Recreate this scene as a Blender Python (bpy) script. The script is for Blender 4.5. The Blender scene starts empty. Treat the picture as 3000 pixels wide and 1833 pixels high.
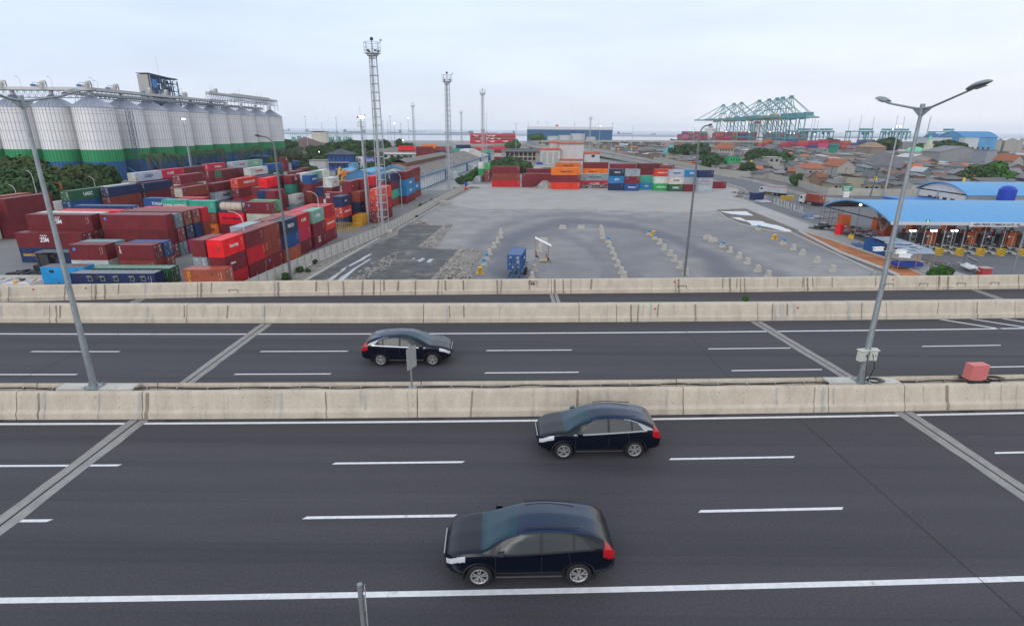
import bpy, math, random
from math import radians as RD, sin, cos, pi
from mathutils import Vector, Matrix
import numpy as np
rnd = random.Random(7)
C = bpy.context.scene.collection
SC = bpy.context.scene
# ------------------------------------------------------------------ camera, world, sun, exposure
FPX = 1619.0; PITCH = math.atan(536/FPX); ROLL = RD(0.42); CAMZ = 23.65; DECK = 12.0
cd = bpy.data.cameras.new("camera"); cam = bpy.data.objects.new("camera", cd); C.objects.link(cam)
cd.sensor_width = 36; cd.lens = FPX/3000*36; cd.clip_start = 0.1; cd.clip_end = 200000
_f = Vector((0, cos(PITCH), -sin(PITCH))); _r0 = Vector((1, 0, 0)); _u0 = _r0.cross(_f)
_r = _r0*cos(ROLL)+_u0*sin(ROLL); _u = -_r0*sin(ROLL)+_u0*cos(ROLL)
M = Matrix((( _r.x, _u.x, -_f.x, 0), (_r.y, _u.y, -_f.y, 0), (_r.z, _u.z, -_f.z, CAMZ), (0, 0, 0, 1)))
cam.matrix_world = M; SC.camera = cam
CAM = Vector((0, 0, CAMZ))
def at(px, py, z=0.0):
    "point of the level plane z seen at a photo position"
    d = _f*FPX+_r*(px-1500)-_u*(py-916.5)
    return CAM+d*((z-CAMZ)/d.z)
def atY(px, py, Y):
    d = _f*FPX+_r*(px-1500)-_u*(py-916.5)
    return CAM+d*(Y/d.y)
def proj(p):
    v = Vector(p)-CAM
    return 1500+FPX*v.dot(_r)/v.dot(_f), 916.5-FPX*v.dot(_u)/v.dot(_f)
w = bpy.data.worlds.new("World"); SC.world = w; w.use_nodes = True
nt = w.node_tree; N = nt.nodes; K = nt.links
N.clear()
wo = N.new('ShaderNodeOutputWorld'); bg = N.new('ShaderNodeBackground'); bg2 = N.new('ShaderNodeBackground')
sky = N.new('ShaderNodeTexSky'); sky.sky_type = 'NISHITA'; sky.sun_disc = False
SUN_EL, SUN_AZ = 27, 205
sky.sun_elevation = RD(SUN_EL); sky.sun_rotation = RD(SUN_AZ)
bg.inputs[1].default_value = 0.05
K.new(sky.outputs[0], bg.inputs[0])
tc = N.new('ShaderNodeTexCoord'); sep = N.new('ShaderNodeSeparateXYZ'); K.new(tc.outputs['Generated'], sep.inputs[0])
ramp = N.new('ShaderNodeValToRGB'); K.new(sep.outputs[2], ramp.inputs[0])
cr = ramp.color_ramp; cr.elements[0].position = 0.0; cr.elements[0].color = (.90, .92, 1.0, 1)
cr.elements[1].position = 1.0; cr.elements[1].color = (.58, .62, .68, 1)
for p, c in ((.04, (.90, .93, 1.02)), (.10, (.90, .97, 1.10)), (.19, (.88, .98, 1.14)), (.30, (1.12, 1.19, 1.30)), (.55, (1.05, 1.12, 1.22))):
    e = cr.elements.new(p); e.color = (*c, 1)
# brighter to the right of the view, as the cloud deck is thinner there
mp = N.new('ShaderNodeMapping'); mp.inputs['Scale'].default_value = (2.2, 2.2, 11); K.new(tc.outputs['Generated'], mp.inputs[0])
nz = N.new('ShaderNodeTexNoise'); nz.inputs['Scale'].default_value = 1.5; nz.inputs['Detail'].default_value = 7; nz.inputs['Roughness'].default_value = .55
K.new(mp.outputs[0], nz.inputs[0])
mr = N.new('ShaderNodeMapRange'); mr.inputs[1].default_value = .36; mr.inputs[2].default_value = .68; mr.inputs[3].default_value = -.05; mr.inputs[4].default_value = .075
K.new(nz.outputs[0], mr.inputs[0])
mx = N.new('ShaderNodeMapRange'); mx.inputs[1].default_value = -.65; mx.inputs[2].default_value = .65; mx.inputs[3].default_value = -.07; mx.inputs[4].default_value = .13
K.new(sep.outputs[0], mx.inputs[0])
rx = N.new('ShaderNodeValToRGB'); mx.inputs[3].default_value = 0; mx.inputs[4].default_value = 1; K.new(mx.outputs[0], rx.inputs[0])
rx.color_ramp.elements[0].color = (.87, .93, 1.0, 1); rx.color_ramp.elements[1].color = (1.06, 1.05, 1.04, 1); e = rx.color_ramp.elements.new(.45); e.color = (.93, .965, 1.0, 1)
tint = N.new('ShaderNodeVectorMath'); tint.operation = 'MULTIPLY'; K.new(ramp.outputs[0], tint.inputs[0]); K.new(rx.outputs[0], tint.inputs[1])
ad = N.new('ShaderNodeMath'); K.new(mr.outputs[0], ad.inputs[0]); ad.inputs[1].default_value = .02
ad2 = N.new('ShaderNodeVectorMath'); ad2.operation = 'SCALE'
a1 = N.new('ShaderNodeMath'); a1.operation = 'ADD'; a1.inputs[1].default_value = 1.0; K.new(ad.outputs[0], a1.inputs[0])
K.new(tint.outputs[0], ad2.inputs[0]); K.new(a1.outputs[0], ad2.inputs['Scale'])
K.new(ad2.outputs[0], bg2.inputs[0]); bg2.inputs[1].default_value = 1.0
mixs = N.new('ShaderNodeMixShader'); mixs.inputs[0].default_value = 0.9
K.new(bg.outputs[0], mixs.inputs[1]); K.new(bg2.outputs[0], mixs.inputs[2]); K.new(mixs.outputs[0], wo.inputs[0])
sl = bpy.data.lights.new("sun", 'SUN'); sl.energy = 1.15; sl.angle = RD(40); sl.color = (1, .96, .9)
so = bpy.data.objects.new("sun", sl); C.objects.link(so)
# direction towards the sun, matched to the sky
_az = RD(SUN_AZ); _sd = Vector((sin(_az)*cos(RD(SUN_EL)), cos(_az)*cos(RD(SUN_EL)), sin(RD(SUN_EL))))
so.rotation_euler = _sd.to_track_quat('Z', 'Y').to_euler(); so.location = (0, -20, 60)
vs = SC.view_settings; vs.view_transform = 'Standard'; vs.look = 'None'; vs.exposure = 0.0; vs.gamma = 1
SC.render.engine = 'CYCLES'; SC.cycles.volume_bounces = 2

# ------------------------------------------------------------------ materials
MATS = {}
def mat(name, col=(.5, .5, .5), rough=.8, metal=0, var=.0, scale=3.0, bump=0, dirt=None, stretch=(1, 1, 1), emit=None, spec=.5, objcol=False, coat=0, detail=5, trans=0, wave=None, alpha=None, fine=0, fscale=60):
    if name in MATS: return MATS[name]
    m = bpy.data.materials.new(name); m.use_nodes = True; MATS[name] = m
    n = m.node_tree.nodes; k = m.node_tree.links; b = n['Principled BSDF']
    b.inputs['Roughness'].default_value = rough; b.inputs['Metallic'].default_value = metal
    b.inputs['Specular IOR Level'].default_value = spec; b.inputs['Coat Weight'].default_value = coat; b.inputs['Coat Roughness'].default_value = .05
    m.diffuse_color = (*col, 1)
    if trans: b.inputs['Transmission Weight'].default_value = trans
    src = None
    if objcol:
        oi = n.new('ShaderNodeObjectInfo'); src = oi.outputs['Color']
    b.inputs['Base Color'].default_value = (*col, 1)
    if emit:
        b.inputs['Emission Color'].default_value = (*emit[0], 1); b.inputs['Emission Strength'].default_value = emit[1]
    if var or dirt or objcol or fine or wave:
        t = n.new('ShaderNodeTexCoord'); mpp = n.new('ShaderNodeMapping'); mpp.inputs['Scale'].default_value = stretch
        k.new(t.outputs['Object'], mpp.inputs[0])
        if objcol:
            rl = n.new('ShaderNodeVectorMath'); rl.operation = 'SCALE'; rl.inputs[0].default_value = (37, 53, 71); k.new(oi.outputs['Random'], rl.inputs['Scale']); k.new(rl.outputs[0], mpp.inputs['Location'])
        z = n.new('ShaderNodeTexNoise'); z.inputs['Scale'].default_value = scale; z.inputs['Detail'].default_value = detail; z.inputs['Roughness'].default_value = .6
        k.new(mpp.outputs[0], z.inputs[0])
        q = n.new('ShaderNodeMapRange'); q.inputs[1].default_value = .3; q.inputs[2].default_value = .7; q.inputs[3].default_value = 1-var; q.inputs[4].default_value = 1+var
        k.new(z.outputs[0], q.inputs[0])
        val = q.outputs[0]
        if fine:
            z2 = n.new('ShaderNodeTexNoise'); z2.inputs['Scale'].default_value = fscale; z2.inputs['Detail'].default_value = 2; k.new(t.outputs['Object'], z2.inputs[0])
            q2 = n.new('ShaderNodeMapRange'); q2.inputs[1].default_value = .3; q2.inputs[2].default_value = .7; q2.inputs[3].default_value = 1-fine; q2.inputs[4].default_value = 1+fine
            k.new(z2.outputs[0], q2.inputs[0]); mm = n.new('ShaderNodeMath'); mm.operation = 'MULTIPLY'; k.new(val, mm.inputs[0]); k.new(q2.outputs[0], mm.inputs[1]); val = mm.outputs[0]
        s = n.new('ShaderNodeVectorMath'); s.operation = 'SCALE'
        if src: k.new(src, s.inputs[0])
        else: s.inputs[0].default_value = col
        k.new(val, s.inputs['Scale']); out = s.outputs[0]
        if dirt:
            z3 = n.new('ShaderNodeTexNoise'); z3.inputs['Scale'].default_value = dirt[1]; z3.inputs['Detail'].default_value = 6; z3.inputs['Roughness'].default_value = .65
            mp3 = n.new('ShaderNodeMapping'); mp3.inputs['Scale'].default_value = dirt[4] if len(dirt) > 4 else (1, 1, 1); k.new(mpp.outputs[0], mp3.inputs[0]); k.new(mp3.outputs[0], z3.inputs[0])
            q3 = n.new('ShaderNodeMapRange'); q3.inputs[1].default_value = dirt[2]; q3.inputs[2].default_value = dirt[2]+.12; q3.inputs[3].default_value = 0; q3.inputs[4].default_value = dirt[3]
            k.new(z3.outputs[0], q3.inputs[0])
            mc = n.new('ShaderNodeMix'); mc.data_type = 'RGBA'; k.new(q3.outputs[0], mc.inputs[0]); k.new(out, mc.inputs[6]); mc.inputs[7].default_value = (*dirt[0], 1); out = mc.outputs[2]
        k.new(out, b.inputs['Base Color'])
        if bump:
            bp = n.new('ShaderNodeBump'); bp.inputs['Strength'].default_value = bump; bp.inputs['Distance'].default_value = .05
            k.new(z.outputs[0], bp.inputs['Height']); k.new(bp.outputs[0], b.inputs['Normal'])
    return m
asph = mat('asphalt', (.056, .053, .062), .8, var=.22, scale=.55, stretch=(.06, 1, 1), fine=.2, fscale=14, dirt=((.034, .033, .042), .35, .52, .75, (.12, 3.2, 1)))
paint = mat('road_paint', (.74, .74, .76), .6, var=.12, scale=5, dirt=((.32, .31, .31), 2.2, .60, .65))
conc = mat('barrier_concrete', (.54, .465, .375), .9, var=.13, scale=1.6, stretch=(1, 1, .5), fine=.07, fscale=12, dirt=((.30, .28, .25), 1.1, .58, .6, (2.5, 1, .25)))
conct = mat('concrete_pale', (.52, .50, .46), .9, var=.13, scale=1.2, dirt=((.33, .32, .29), 2.2, .6, .5))
concj = mat('joint_concrete', (.29, .28, .27), .9, var=.15, scale=2.5, fine=.1, fscale=30, dirt=((.2, .19, .19), 1.0, .6, .6))
black = mat('black_rubber', (.018, .019, .022), .7)
stain = mat('patch_mortar', (.42, .405, .385), .9, var=.15, scale=3)
staind = mat('damp_stain', (.25, .215, .175), .9, var=.2, scale=2)
galv = mat('galvanised_steel', (.30, .33, .34), .45, .55, var=.18, scale=5, stretch=(1, 1, .6))
steel = mat('painted_steel_grey', (.33, .35, .37), .5, .2, var=.12, scale=2)
darkm = mat('dark_metal', (.05, .052, .06), .5, .4)

# ------------------------------------------------------------------ mesh helper
class MB:
    def __init__(s): s.v = []; s.f = []; s.m = []; s.sm = []
    def add(s, vs, fs, mi=0, smooth=False):
        o = len(s.v); s.v.extend([tuple(p) for p in vs])
        for f in fs: s.f.append(tuple(i+o for i in f)); s.m.append(mi); s.sm.append(smooth)
        return s
    def box(s, x0, x1, y0, y1, z0, z1, mi=0, rot=0, c=None):
        p = [(x, y, z) for z in (z0, z1) for y in (y0, y1) for x in (x0, x1)]
        if rot:
            cx, cy = c or ((x0+x1)/2, (y0+y1)/2); ca, sa = cos(rot), sin(rot)
            p = [(cx+(x-cx)*ca-(y-cy)*sa, cy+(x-cx)*sa+(y-cy)*ca, z) for x, y, z in p]
        return s.add(p, [(0, 2, 3, 1), (4, 5, 7, 6), (0, 1, 5, 4), (2, 6, 7, 3), (0, 4, 6, 2), (1, 3, 7, 5)], mi)
    def tube(s, pts, r, n=8, mi=0, cap=True, smooth=True):
        pts = [Vector(p) for p in pts]; R = r if isinstance(r, (list, tuple)) else [r]*len(pts); rings = []
        for i, p in enumerate(pts):
            d = (pts[min(i+1, len(pts)-1)]-pts[max(i-1, 0)]).normalized()
            a = d.cross(Vector((0, 0, 1)));
            if a.length < .05: a = d.cross(Vector((0, 1, 0)))
            a.normalize(); b = d.cross(a)
            rings.append([p+(a*cos(2*pi*j/n)+b*sin(2*pi*j/n))*R[i] for j in range(n)])
        vs = [q for g in rings for q in g]; fs = []
        for i in range(len(pts)-1):
            for j in range(n): fs.append((i*n+j, i*n+(j+1) % n, (i+1)*n+(j+1) % n, (i+1)*n+j))
        s.add(vs, fs, mi, smooth)
        if cap: s.add(rings[0], [tuple(range(n))], mi); s.add(rings[-1], [tuple(reversed(range(n)))], mi)
        return s
    def bar(s, a, b, r=.05, mi=0): return s.tube([a, b], r, 4, mi, smooth=False)
    def lathe(s, prof, n=24, mi=0, c=(0, 0), smooth=True, mis=None):
        vs = [(c[0]+r*cos(2*pi*j/n), c[1]+r*sin(2*pi*j/n), z) for r, z in prof for j in range(n)]
        for i in range(len(prof)-1):
            o = len(s.v)
            s.add([vs[i*n+j] for j in range(n)]+[vs[(i+1)*n+j] for j in range(n)], [(j, (j+1) % n, n+(j+1) % n, n+j) for j in range(n)], mis[i] if mis else mi, smooth)
        return s
    def prism(s, poly, z0, z1, mi=0, mt=None):
        n = len(poly); vs = [(x, y, z0) for x, y in poly]+[(x, y, z1) for x, y in poly]
        s.add(vs, [tuple(reversed(range(n)))]+[(i, (i+1) % n, n+(i+1) % n, n+i) for i in range(n)], mi)
        return s.add(vs[n:], [tuple(range(n))], mi if mt is None else mt)
    def sweep(s, prof, path, mi=0, closed=True, caps=True, hz=None):
        "prof: (across, up) points; path: (x,y) or (x,y,z) points"
        P = [Vector((p[0], p[1], p[2] if len(p) > 2 else 0)) for p in path]; n = len(prof); vs = []
        for i, p in enumerate(P):
            d = (P[min(i+1, len(P)-1)]-P[max(i-1, 0)]); d.z = 0; d.normalize(); q = Vector((-d.y, d.x, 0))
            vs += [p+q*a+Vector((0, 0, b)) for a, b in prof]
        fs = []
        for i in range(len(P)-1):
            for j in range(n if closed else n-1): fs.append((i*n+j, (i+1)*n+j, (i+1)*n+(j+1) % n, i*n+(j+1) % n))
        s.add(vs, fs, mi)
        if caps and closed: s.add(vs[:n], [tuple(range(n))], mi); s.add(vs[-n:], [tuple(reversed(range(n)))], mi)
        return s
    def mesh(s, name, mats):
        me = bpy.data.meshes.new(name); me.from_pydata(s.v, [], s.f)
        for m in (mats if isinstance(mats, (list, tuple)) else [mats]): me.materials.append(m)
        me.polygons.foreach_set('material_index', s.m); me.polygons.foreach_set('use_smooth', s.sm); me.update(); me.validate()
        return me
    def build(s, name, mats, parent=None, loc=None, rot=None):
        o = bpy.data.objects.new(name, s.mesh(name, mats)); C.objects.link(o)
        if parent: o.parent = parent
        if loc is not None: o.location = loc
        if rot is not None: o.rotation_euler = (0, 0, rot)
        return o
ALL = []
def tag(o, label, cat, group=None, kind=None):
    if label: o['label'] = label
    if cat: o['category'] = cat
    if group: o['group'] = group
    if kind: o['kind'] = kind
    ALL.append(o)
    return o
def thing(name, label, cat, loc=(0, 0, 0), rot=0, group=None):
    o = bpy.data.objects.new(name, None); C.objects.link(o); o.location = loc; o.rotation_euler = (0, 0, rot); o.empty_display_size = .3
    return tag(o, label, cat, group)
def struct(o, kind='structure'):
    o['kind'] = kind; return o
def dup(o, loc, rot=None, label=None, group=None, parent=None, keep=True):
    c = o.copy(); C.objects.link(c)
    if parent: c.parent = parent
    if loc is not None: c.location = loc
    if rot is not None: c.rotation_euler = (0, 0, rot)
    if label: c['label'] = label
    if group: c['group'] = group
    for ch in list(o.children):
        dup(ch, None, parent=c)
    return c
def ordn(i): return ['first', 'second', 'third', 'fourth', 'fifth', 'sixth', 'seventh', 'eighth', 'ninth', 'tenth', 'eleventh', 'twelfth', 'thirteenth', 'fourteenth', 'fifteenth', 'sixteenth', 'seventeenth', 'eighteenth', 'nineteenth', 'twentieth', 'twenty-first', 'twenty-second', 'twenty-third', 'twenty-fourth', 'twenty-fifth', 'twenty-sixth', 'twenty-seventh', 'twenty-eighth', 'twenty-ninth', 'thirtieth'][i] if i < 30 else str(i+1)+'th'
_tc = {}
def text_mesh(txt, size=1.0, bold=0.02, m=None, spacing=1.0, ext=.012):
    key = (txt, size, bold, m.name, spacing)
    if key in _tc: return _tc[key]
    cu = bpy.data.curves.new('lettering', 'FONT'); cu.body = txt; cu.size = size; cu.offset = bold*size*.5; cu.extrude = ext; cu.align_x = 'CENTER'; cu.align_y = 'CENTER'; cu.space_character = spacing; cu.resolution_u = 2
    ob = bpy.data.objects.new('tmp_text', cu); C.objects.link(ob)
    dg = bpy.context.evaluated_depsgraph_get(); me = bpy.data.meshes.new_from_object(ob.evaluated_get(dg)); me.materials.clear(); me.materials.append(m); me.name = 'lettering'
    bpy.data.objects.remove(ob); _tc[key] = me
    return me
def text(name, txt, size, m, parent, loc, rot, bold=.02, spacing=1.0, sx=1.0, sz=1.0):
    o = bpy.data.objects.new(name, text_mesh(txt, size, bold, m, spacing)); C.objects.link(o); o.parent = parent; o.location = loc; o.rotation_euler = rot; o.scale = (sx, sz, 1)
    return o
# ------------------------------------------------------------------ the elevated toll road
def cv(x): return .036*x+.0004*x*x
XS = [x*2.0 for x in range(-35, 46)]
def line(off, x0=-70, x1=90, z=DECK, step=2.0):
    n = max(2, int((x1-x0)/step)+1); return [(x0+(x1-x0)*i/(n-1), off+cv(x0+(x1-x0)*i/(n-1)), z) for i in range(n)]
def interp(pts, x):
    for a, b in zip(pts, pts[1:]):
        if x <= b[0]: return a[1]+(b[1]-a[1])*(x-a[0])/(b[0]-a[0])
    a, b = pts[-2:]; return a[1]+(b[1]-a[1])*(x-a[0])/(b[0]-a[0])
B3 = [(-75, 31.5), (-55, 34.4), (-45, 35.7), (-35.6, 36.75), (-27, 37.8), (-18.6, 38.6), (-9, 39.15), (0, 39.65), (19.6, 40.75), (40.5, 42.2), (60, 43.8), (95, 47.2)]
def b3(x):
    # smooth the joints of the measured polyline
    return sum(interp(B3, x+d) for d in (-6, -3, 0, 3, 6))/5
b3pts = [(x, b3(x), DECK) for x in XS]
rd = MB(); deck = MB()
def strip(mb, lo, hi, z, x0=-70, x1=90, mi=0):
    xs = [x for x in XS if x0 <= x <= x1]; vs = []
    for x in xs: vs += [(x, lo(x), z), (x, hi(x), z)]
    mb.add(vs, [(2*i, 2*i+2, 2*i+3, 2*i+1) for i in range(len(xs)-1)], mi)
strip(rd, lambda x: 8.2+cv(x), lambda x: b3(x)+.1, DECK)
road = struct(rd.build('road', asph))
strip(deck, lambda x: 7.6+cv(x), lambda x: b3(x)+.7, DECK-.02); strip(deck, lambda x: 7.6+cv(x), lambda x: b3(x)+.7, DECK-1.3)
for off in (0, 1):
    xs = XS; vs = []
    for x in xs:
        y = b3(x)+.7 if off else 7.6+cv(x); vs += [(x, y, DECK-1.3), (x, y, DECK-.02)]
    deck.add(vs, [(2*i, 2*i+2, 2*i+3, 2*i+1) for i in range(len(xs)-1)])
for x in range(-64, 90, 16):
    for y in (14, 26, 36): deck.box(x-.9, x+.9, y-.9+cv(x), y+.9+cv(x), -.1, DECK-1.31)
struct(deck.build('road_deck', conct, road))
Zp = DECK+.004
mk = MB()
def mark(off, x0, x1, wd=.13, skew=0.0):
    n = max(2, int((x1-x0)/3)+2); vs = []
    for i in range(n):
        x = x0+(x1-x0)*i/(n-1); e = skew
        vs += [(x-e*wd/2, off+cv(x)-wd/2, Zp), (x+e*wd/2, off+cv(x)+wd/2, Zp)]
    mk.add(vs, [(2*i, 2*i+2, 2*i+3, 2*i+1) for i in range(n-1)])
mark(11.62, -70, 90, .19); mark(20.72, -70, 90, .16)
def dashes(off, starts, wd, skew=.5, ln=4.75):
    for a in starts: mark(off, a, a+ln, wd, skew)
dashes(14.72, (-31.6, -19.1, -6.5, 6.1, 18.7, 31.2), .13, .9); dashes(17.71, (-31.6, -18.95, -6.5, 5.95, 18.6, 31.2), .12, .9)
dashes(25.58, (-38.7, -26.3, -13.8, -1.35, 11.3, 23.95, 36.5), .11, .9); dashes(28.56, (-38.7, -26.2, -13.8, -1.4, 11.1, 23.6, 36.2), .11, .9)
mark(31.28, -70, 90, .15); mark(34.9, -70, 90, .12)
for i in range(8):
    x = 28.1+i*2.15
    mk.add([(x, 33.15+cv(x), Zp), (x+.3, 33.15+cv(x), Zp), (x+2.75, 31.38+cv(x), Zp), (x+2.45, 31.38+cv(x), Zp)], [(0, 3, 2, 1)])
struct(mk.build('lane_marking', paint, road))
# expansion joints: two pale concrete bands with a dark rubber seal
jt = MB(); js = MB(); Zj = DECK+.008; Zk = DECK+.012
def joint(p0, p1, wd=.42):
    a, b = Vector((*p0, 0)), Vector((*p1, 0)); d = (b-a).normalized(); q = Vector((d.y, -d.x, 0)); n = 14
    for s_ in (-1, 1):
        vs = []
        for i in range(n+1):
            p = a.lerp(b, i/n); o = (wd+rnd.uniform(-.035, .035))
            u, v = p+q*s_*.04, p+q*s_*o
            vs += [(u.x, u.y, Zj), (v.x, v.y, Zj)]
        jt.add(vs, [(2*i, 2*i+1, 2*i+3, 2*i+2) if s_ > 0 else (2*i, 2*i+2, 2*i+3, 2*i+1) for i in range(n)])
    u, v = a-q*.035, a+q*.035; u2, v2 = b-q*.035, b+q*.035
    js.add([(u.x, u.y, Zk), (v.x, v.y, Zk), (v2.x, v2.y, Zk), (u2.x, u2.y, Zk)], [(0, 1, 2, 3)])
for x0, x1, x2 in ((-15.75, -15.6, -15.4), (17.95, 17.25, 15.75), (49.8, 49.2, 48)):
    joint((x0, 8.3), (x1, 21.0+cv(x1))); joint((x1-.1, 22.5+cv(x1)), (x2, 33.1+cv(x2)), .36)
for x in (-26.5, 3.2, 36.2): joint((x, 34.6+cv(x)), (x-.1+abs(x)*.004, b3(x)-.1), .3)
struct(jt.build('expansion_joint', concj, road)); struct(js.build('joint_seal', black, road))
cr_ = MB()   # thin sealed cracks across the lanes
for x0, x1 in ((-32.8, -33.6), (1.1, 1.3), (33.4, 34.2)): pass
for (xa, ya), (xb, yb) in (((-32.5, 20.6), (-33, 8.4)), ((12.3, 21.1), (13.2, 8.4)), ((-23.2, 32.6), (-24, 22.2)), ((10.6, 33.3), (10.9, 22.6))):
    cr_.add([(xa-.012, ya, Zj), (xa+.012, ya, Zj), (xb+.012, yb, Zj), (xb-.012, yb, Zj)], [(0, 1, 2, 3)])
st_ = random.Random(3)
for cx, cy, r in ((9.2, 9.5, .18), (4.3, 9.4, .12), (-.1, 9.35, .11), (7.9, 9.9, .05), (10.2, 9.6, .06), (8.3, 9.1, .06), (9.5, 10.6, .03)):
    cr_.add([(cx+r*(1+.15*st_.uniform(-1, 1))*cos(t*pi/8), cy+.75*r*sin(t*pi/8), Zj) for t in range(16)], [tuple(range(16))])
struct(cr_.build('tar_spot', black, road))
# drain grates along the median
for x in (-21.5, -14.2, -8.4, -3.2, 8.5, 20.1):
    g = MB()
    for i in range(9): g.box(-.28+i*.07, -.25+i*.07, -.08, .08, 0, .014)
    g.box(-.33, .33, -.1, .1, -.01, .004)
    o = tag(g.build('drain_grate', darkm, None, (x, 20.95+cv(x), DECK+.006)), None, 'drain grate', 'drain grates beside the median wall')
    o['label'] = 'dark slotted drain grate by the median wall, %s from the left' % ordn(int({-21.5: 0, -14.2: 1, -8.4: 2, -3.2: 3, 8.5: 4, 20.1: 5}[x]))
# ---------------------------------------------------------------- barrier walls
def barrier(name, label, face, back, joints, ztop=13.0, zb=DECK, slab=None, seed=1, patches=(), foot=.28, marks=()):
    """wall whose near face follows face(x); every cast segment is a part"""
    r_ = random.Random(seed); root = thing(name, label, 'concrete barrier')
    for a, b in zip(joints, joints[1:]):
        n = max(2, int((b-a)/2)+1); path = [(a+.02+(b-a-.04)*i/n, face(a+.02+(b-a-.04)*i/n), zb) for i in range(n+1)]
        dz = r_.uniform(-.012, .012); H = ztop-zb+dz; B = back
        prof = [(0, 0), (.03, foot*.9), (.14, foot+.1), (.30, H-.1), (.345, H-.02), (.37, H), (B-.02, H), (B, H-.03), (B, 0)]
        m = MB(); m.sweep(prof, path); m.build('wall_segment', conc, root)
    pt = MB(); pd = MB(); hl = MB()
    x = joints[0]+1
    def facept(x, z, out=.004):
        h = z-zb; f_ = foot
        pr = [(0, 0), (.03, f_*.9), (.14, f_+.1), (.30, ztop-zb-.1), (.345, ztop-zb-.02)]
        for (a, b), (c, d) in zip(pr, pr[1:]):
            if h <= d: y = a+(c-a)*(h-b)/(d-b); break
        else: y = .345
        return (x, face(x)+y-out, z)
    def stripe(mb, x, wd, lean, z0, z1):
        zs = [z0]+[z for z in (zb+foot*.9, zb+foot+.1, ztop-.1) if z0 < z < z1]+[z1]; vs = []
        for z in zs:
            t = (z-z0)/(z1-z0); xx = x+lean*t; vs += [facept(xx-wd/2, z, .012), facept(xx+wd/2, z, .012)]
        mb.add(vs, [(2*i, 2*i+1, 2*i+3, 2*i+2) for i in range(len(zs)-1)])
    for (px_, wd, lean, dk) in patches: stripe(pd if dk else pt, px_, wd, lean, zb+.02 if r_.random() < .6 else zb+.3, ztop-.03)
    if pt.v: pt.build('mortar_patch', stain, root)
    if pd.v: pd.build('damp_streak', staind, root)
    if marks == 'holes':
        for x in np.arange(joints[0]+.5, joints[-1], 1.02):
            for z in (zb+.48, zb+.88):
                if r_.random() < .72:
                    c = facept(x+r_.uniform(-.04, .04), z, .006); rr = r_.uniform(.012, .022)
                    hl.add([(c[0]+rr*cos(t*pi/4), c[1]-.002, c[2]+rr*sin(t*pi/4)) for t in range(8)], [tuple(range(8))])
        hl.build('tie_hole', darkm, root)
    return root, facept
def rpatch(x0, x1, n, seed, dk=.5, w0=.04, w1=.18):
    r_ = random.Random(seed); out = []
    for i in range(n):
        x = r_.uniform(x0, x1); d = r_.random() < dk
        out.append((x, r_.uniform(w0, w1) if not d else r_.uniform(w0, w1*.9), r_.uniform(-.07, .07), d))
    return out
jn = [-70, -48, -31, -20.6, -15.45, -3.65, 8.9, 14.2, 17.35, 30.5, 48, 66, 90]
jn = [-70, -48, -31, -19.2-1.5, -15.5, -4.0, 7.75-.3, 13.9, 17.35, 30.5, 48, 66, 90]
med, _fp = barrier('median_wall', 'near beige median wall carrying the black cable and lamp posts', lambda x: 21.08+cv(x), .52, jn, 13.1, patches=rpatch(-30, 40, 36, 5, .45, .04, .16), seed=2, marks='holes')
mf, _ = barrier('median_wall', 'far narrow median wall lining the upper three-lane carriageway', lambda x: 22.12+cv(x), .36, jn, 13.02, seed=4)
mf.name = 'median_wall.001'
# open channel between the two walls, closed by slabs at the lamp posts
chn = MB(); chn.sweep([(0, 0), (0, .05), (.56, .05), (.56, 0)], [(x, 21.59+cv(x), 12.72) for x in XS]); struct(chn.build('median_channel', concj, road))
j2 = [-70, -52, -39.2-.3, -28.9, -20.4, -15.55, -5.6, 4.3, 15.95, 24.6, 33.5, 43, 55, 70, 90]
b2, fp2 = barrier('divider_wall', 'pale divider wall between upper carriageway and slip road', lambda x: 33.25+cv(x), .75, j2, 13.08, patches=rpatch(-36, 40, 40, 9, .3, .05, .14), seed=6)
j3 = [-75, -60, -48, -38, -29.8, -22.7, -17.3, -9.7, -5.2, 2.95, 12.4, 22.5, 33.2, 44.5, 57, 72, 90]
b3w, fp3 = barrier('parapet_wall', 'outermost parapet wall with dark damp streaks above the yard', b3, .5, j3, 13.05, patches=rpatch(-40, 42, 46, 12, .9, .06, .17)+[(x+.25, .14, -.02, True) for x in j3], seed=8)
struct(MB().sweep([(0, 0), (0, .03), (.3, .03), (.3, 0)], [(x, 34.25+cv(x), 12.9) for x in XS]).build('service_ledge', concj, road))
# near edge parapet under the camera, out of view
barrier('parapet_wall', 'parapet wall along the near edge of the shoulder', lambda x: 7.7+cv(x), .5, [-60, -30, 0, 30, 60], 13.0, seed=10)[0].name = 'parapet_wall.001'
# painted plates on the parapet
def plate_text(txt, x, z, sz, fp=fp3, mm=None):
    o = MB(); c = fp(x, z, .0)
    root = thing('wall_marker', 'black framed marker lettered P5 stencilled on the parapet wall', 'wall marker', c)
    for (a, b, c_, d) in ((-.32, .32, .2, .23), (-.32, .32, -.23, -.2), (-.32, -.29, -.2, .2), (.29, .32, -.2, .2)): o.box(a, b, -.035, -.02, c_, d)
    o.build('frame', black, root)
    text('lettering', txt, sz, black, root, (0, -.04, 0), (pi/2, 0, 0), .05)
plate_text('P5', 1.55, 12.72, .3)
for x in (12.9, -20.2, 29.3, 32.1, 35.2, 38.0):
    o = MB(); c = fp3(x, 12.32, 0)
    for (a, b, c_, d) in ((-.33, .33, .2, .225), (-.33, -.305, -.2, .2), (.305, .33, -.2, .2)): o.box(a, b, -.03, -.012, c_, d)
    tag(o.build('scupper_frame', darkm, None, c), 'dark outlined drain opening at the parapet foot, %s from the left' % ordn([-20.2, 12.9, 29.3, 32.1, 35.2, 38.0].index(x)), 'drain opening', 'drain openings in the parapet')
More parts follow.
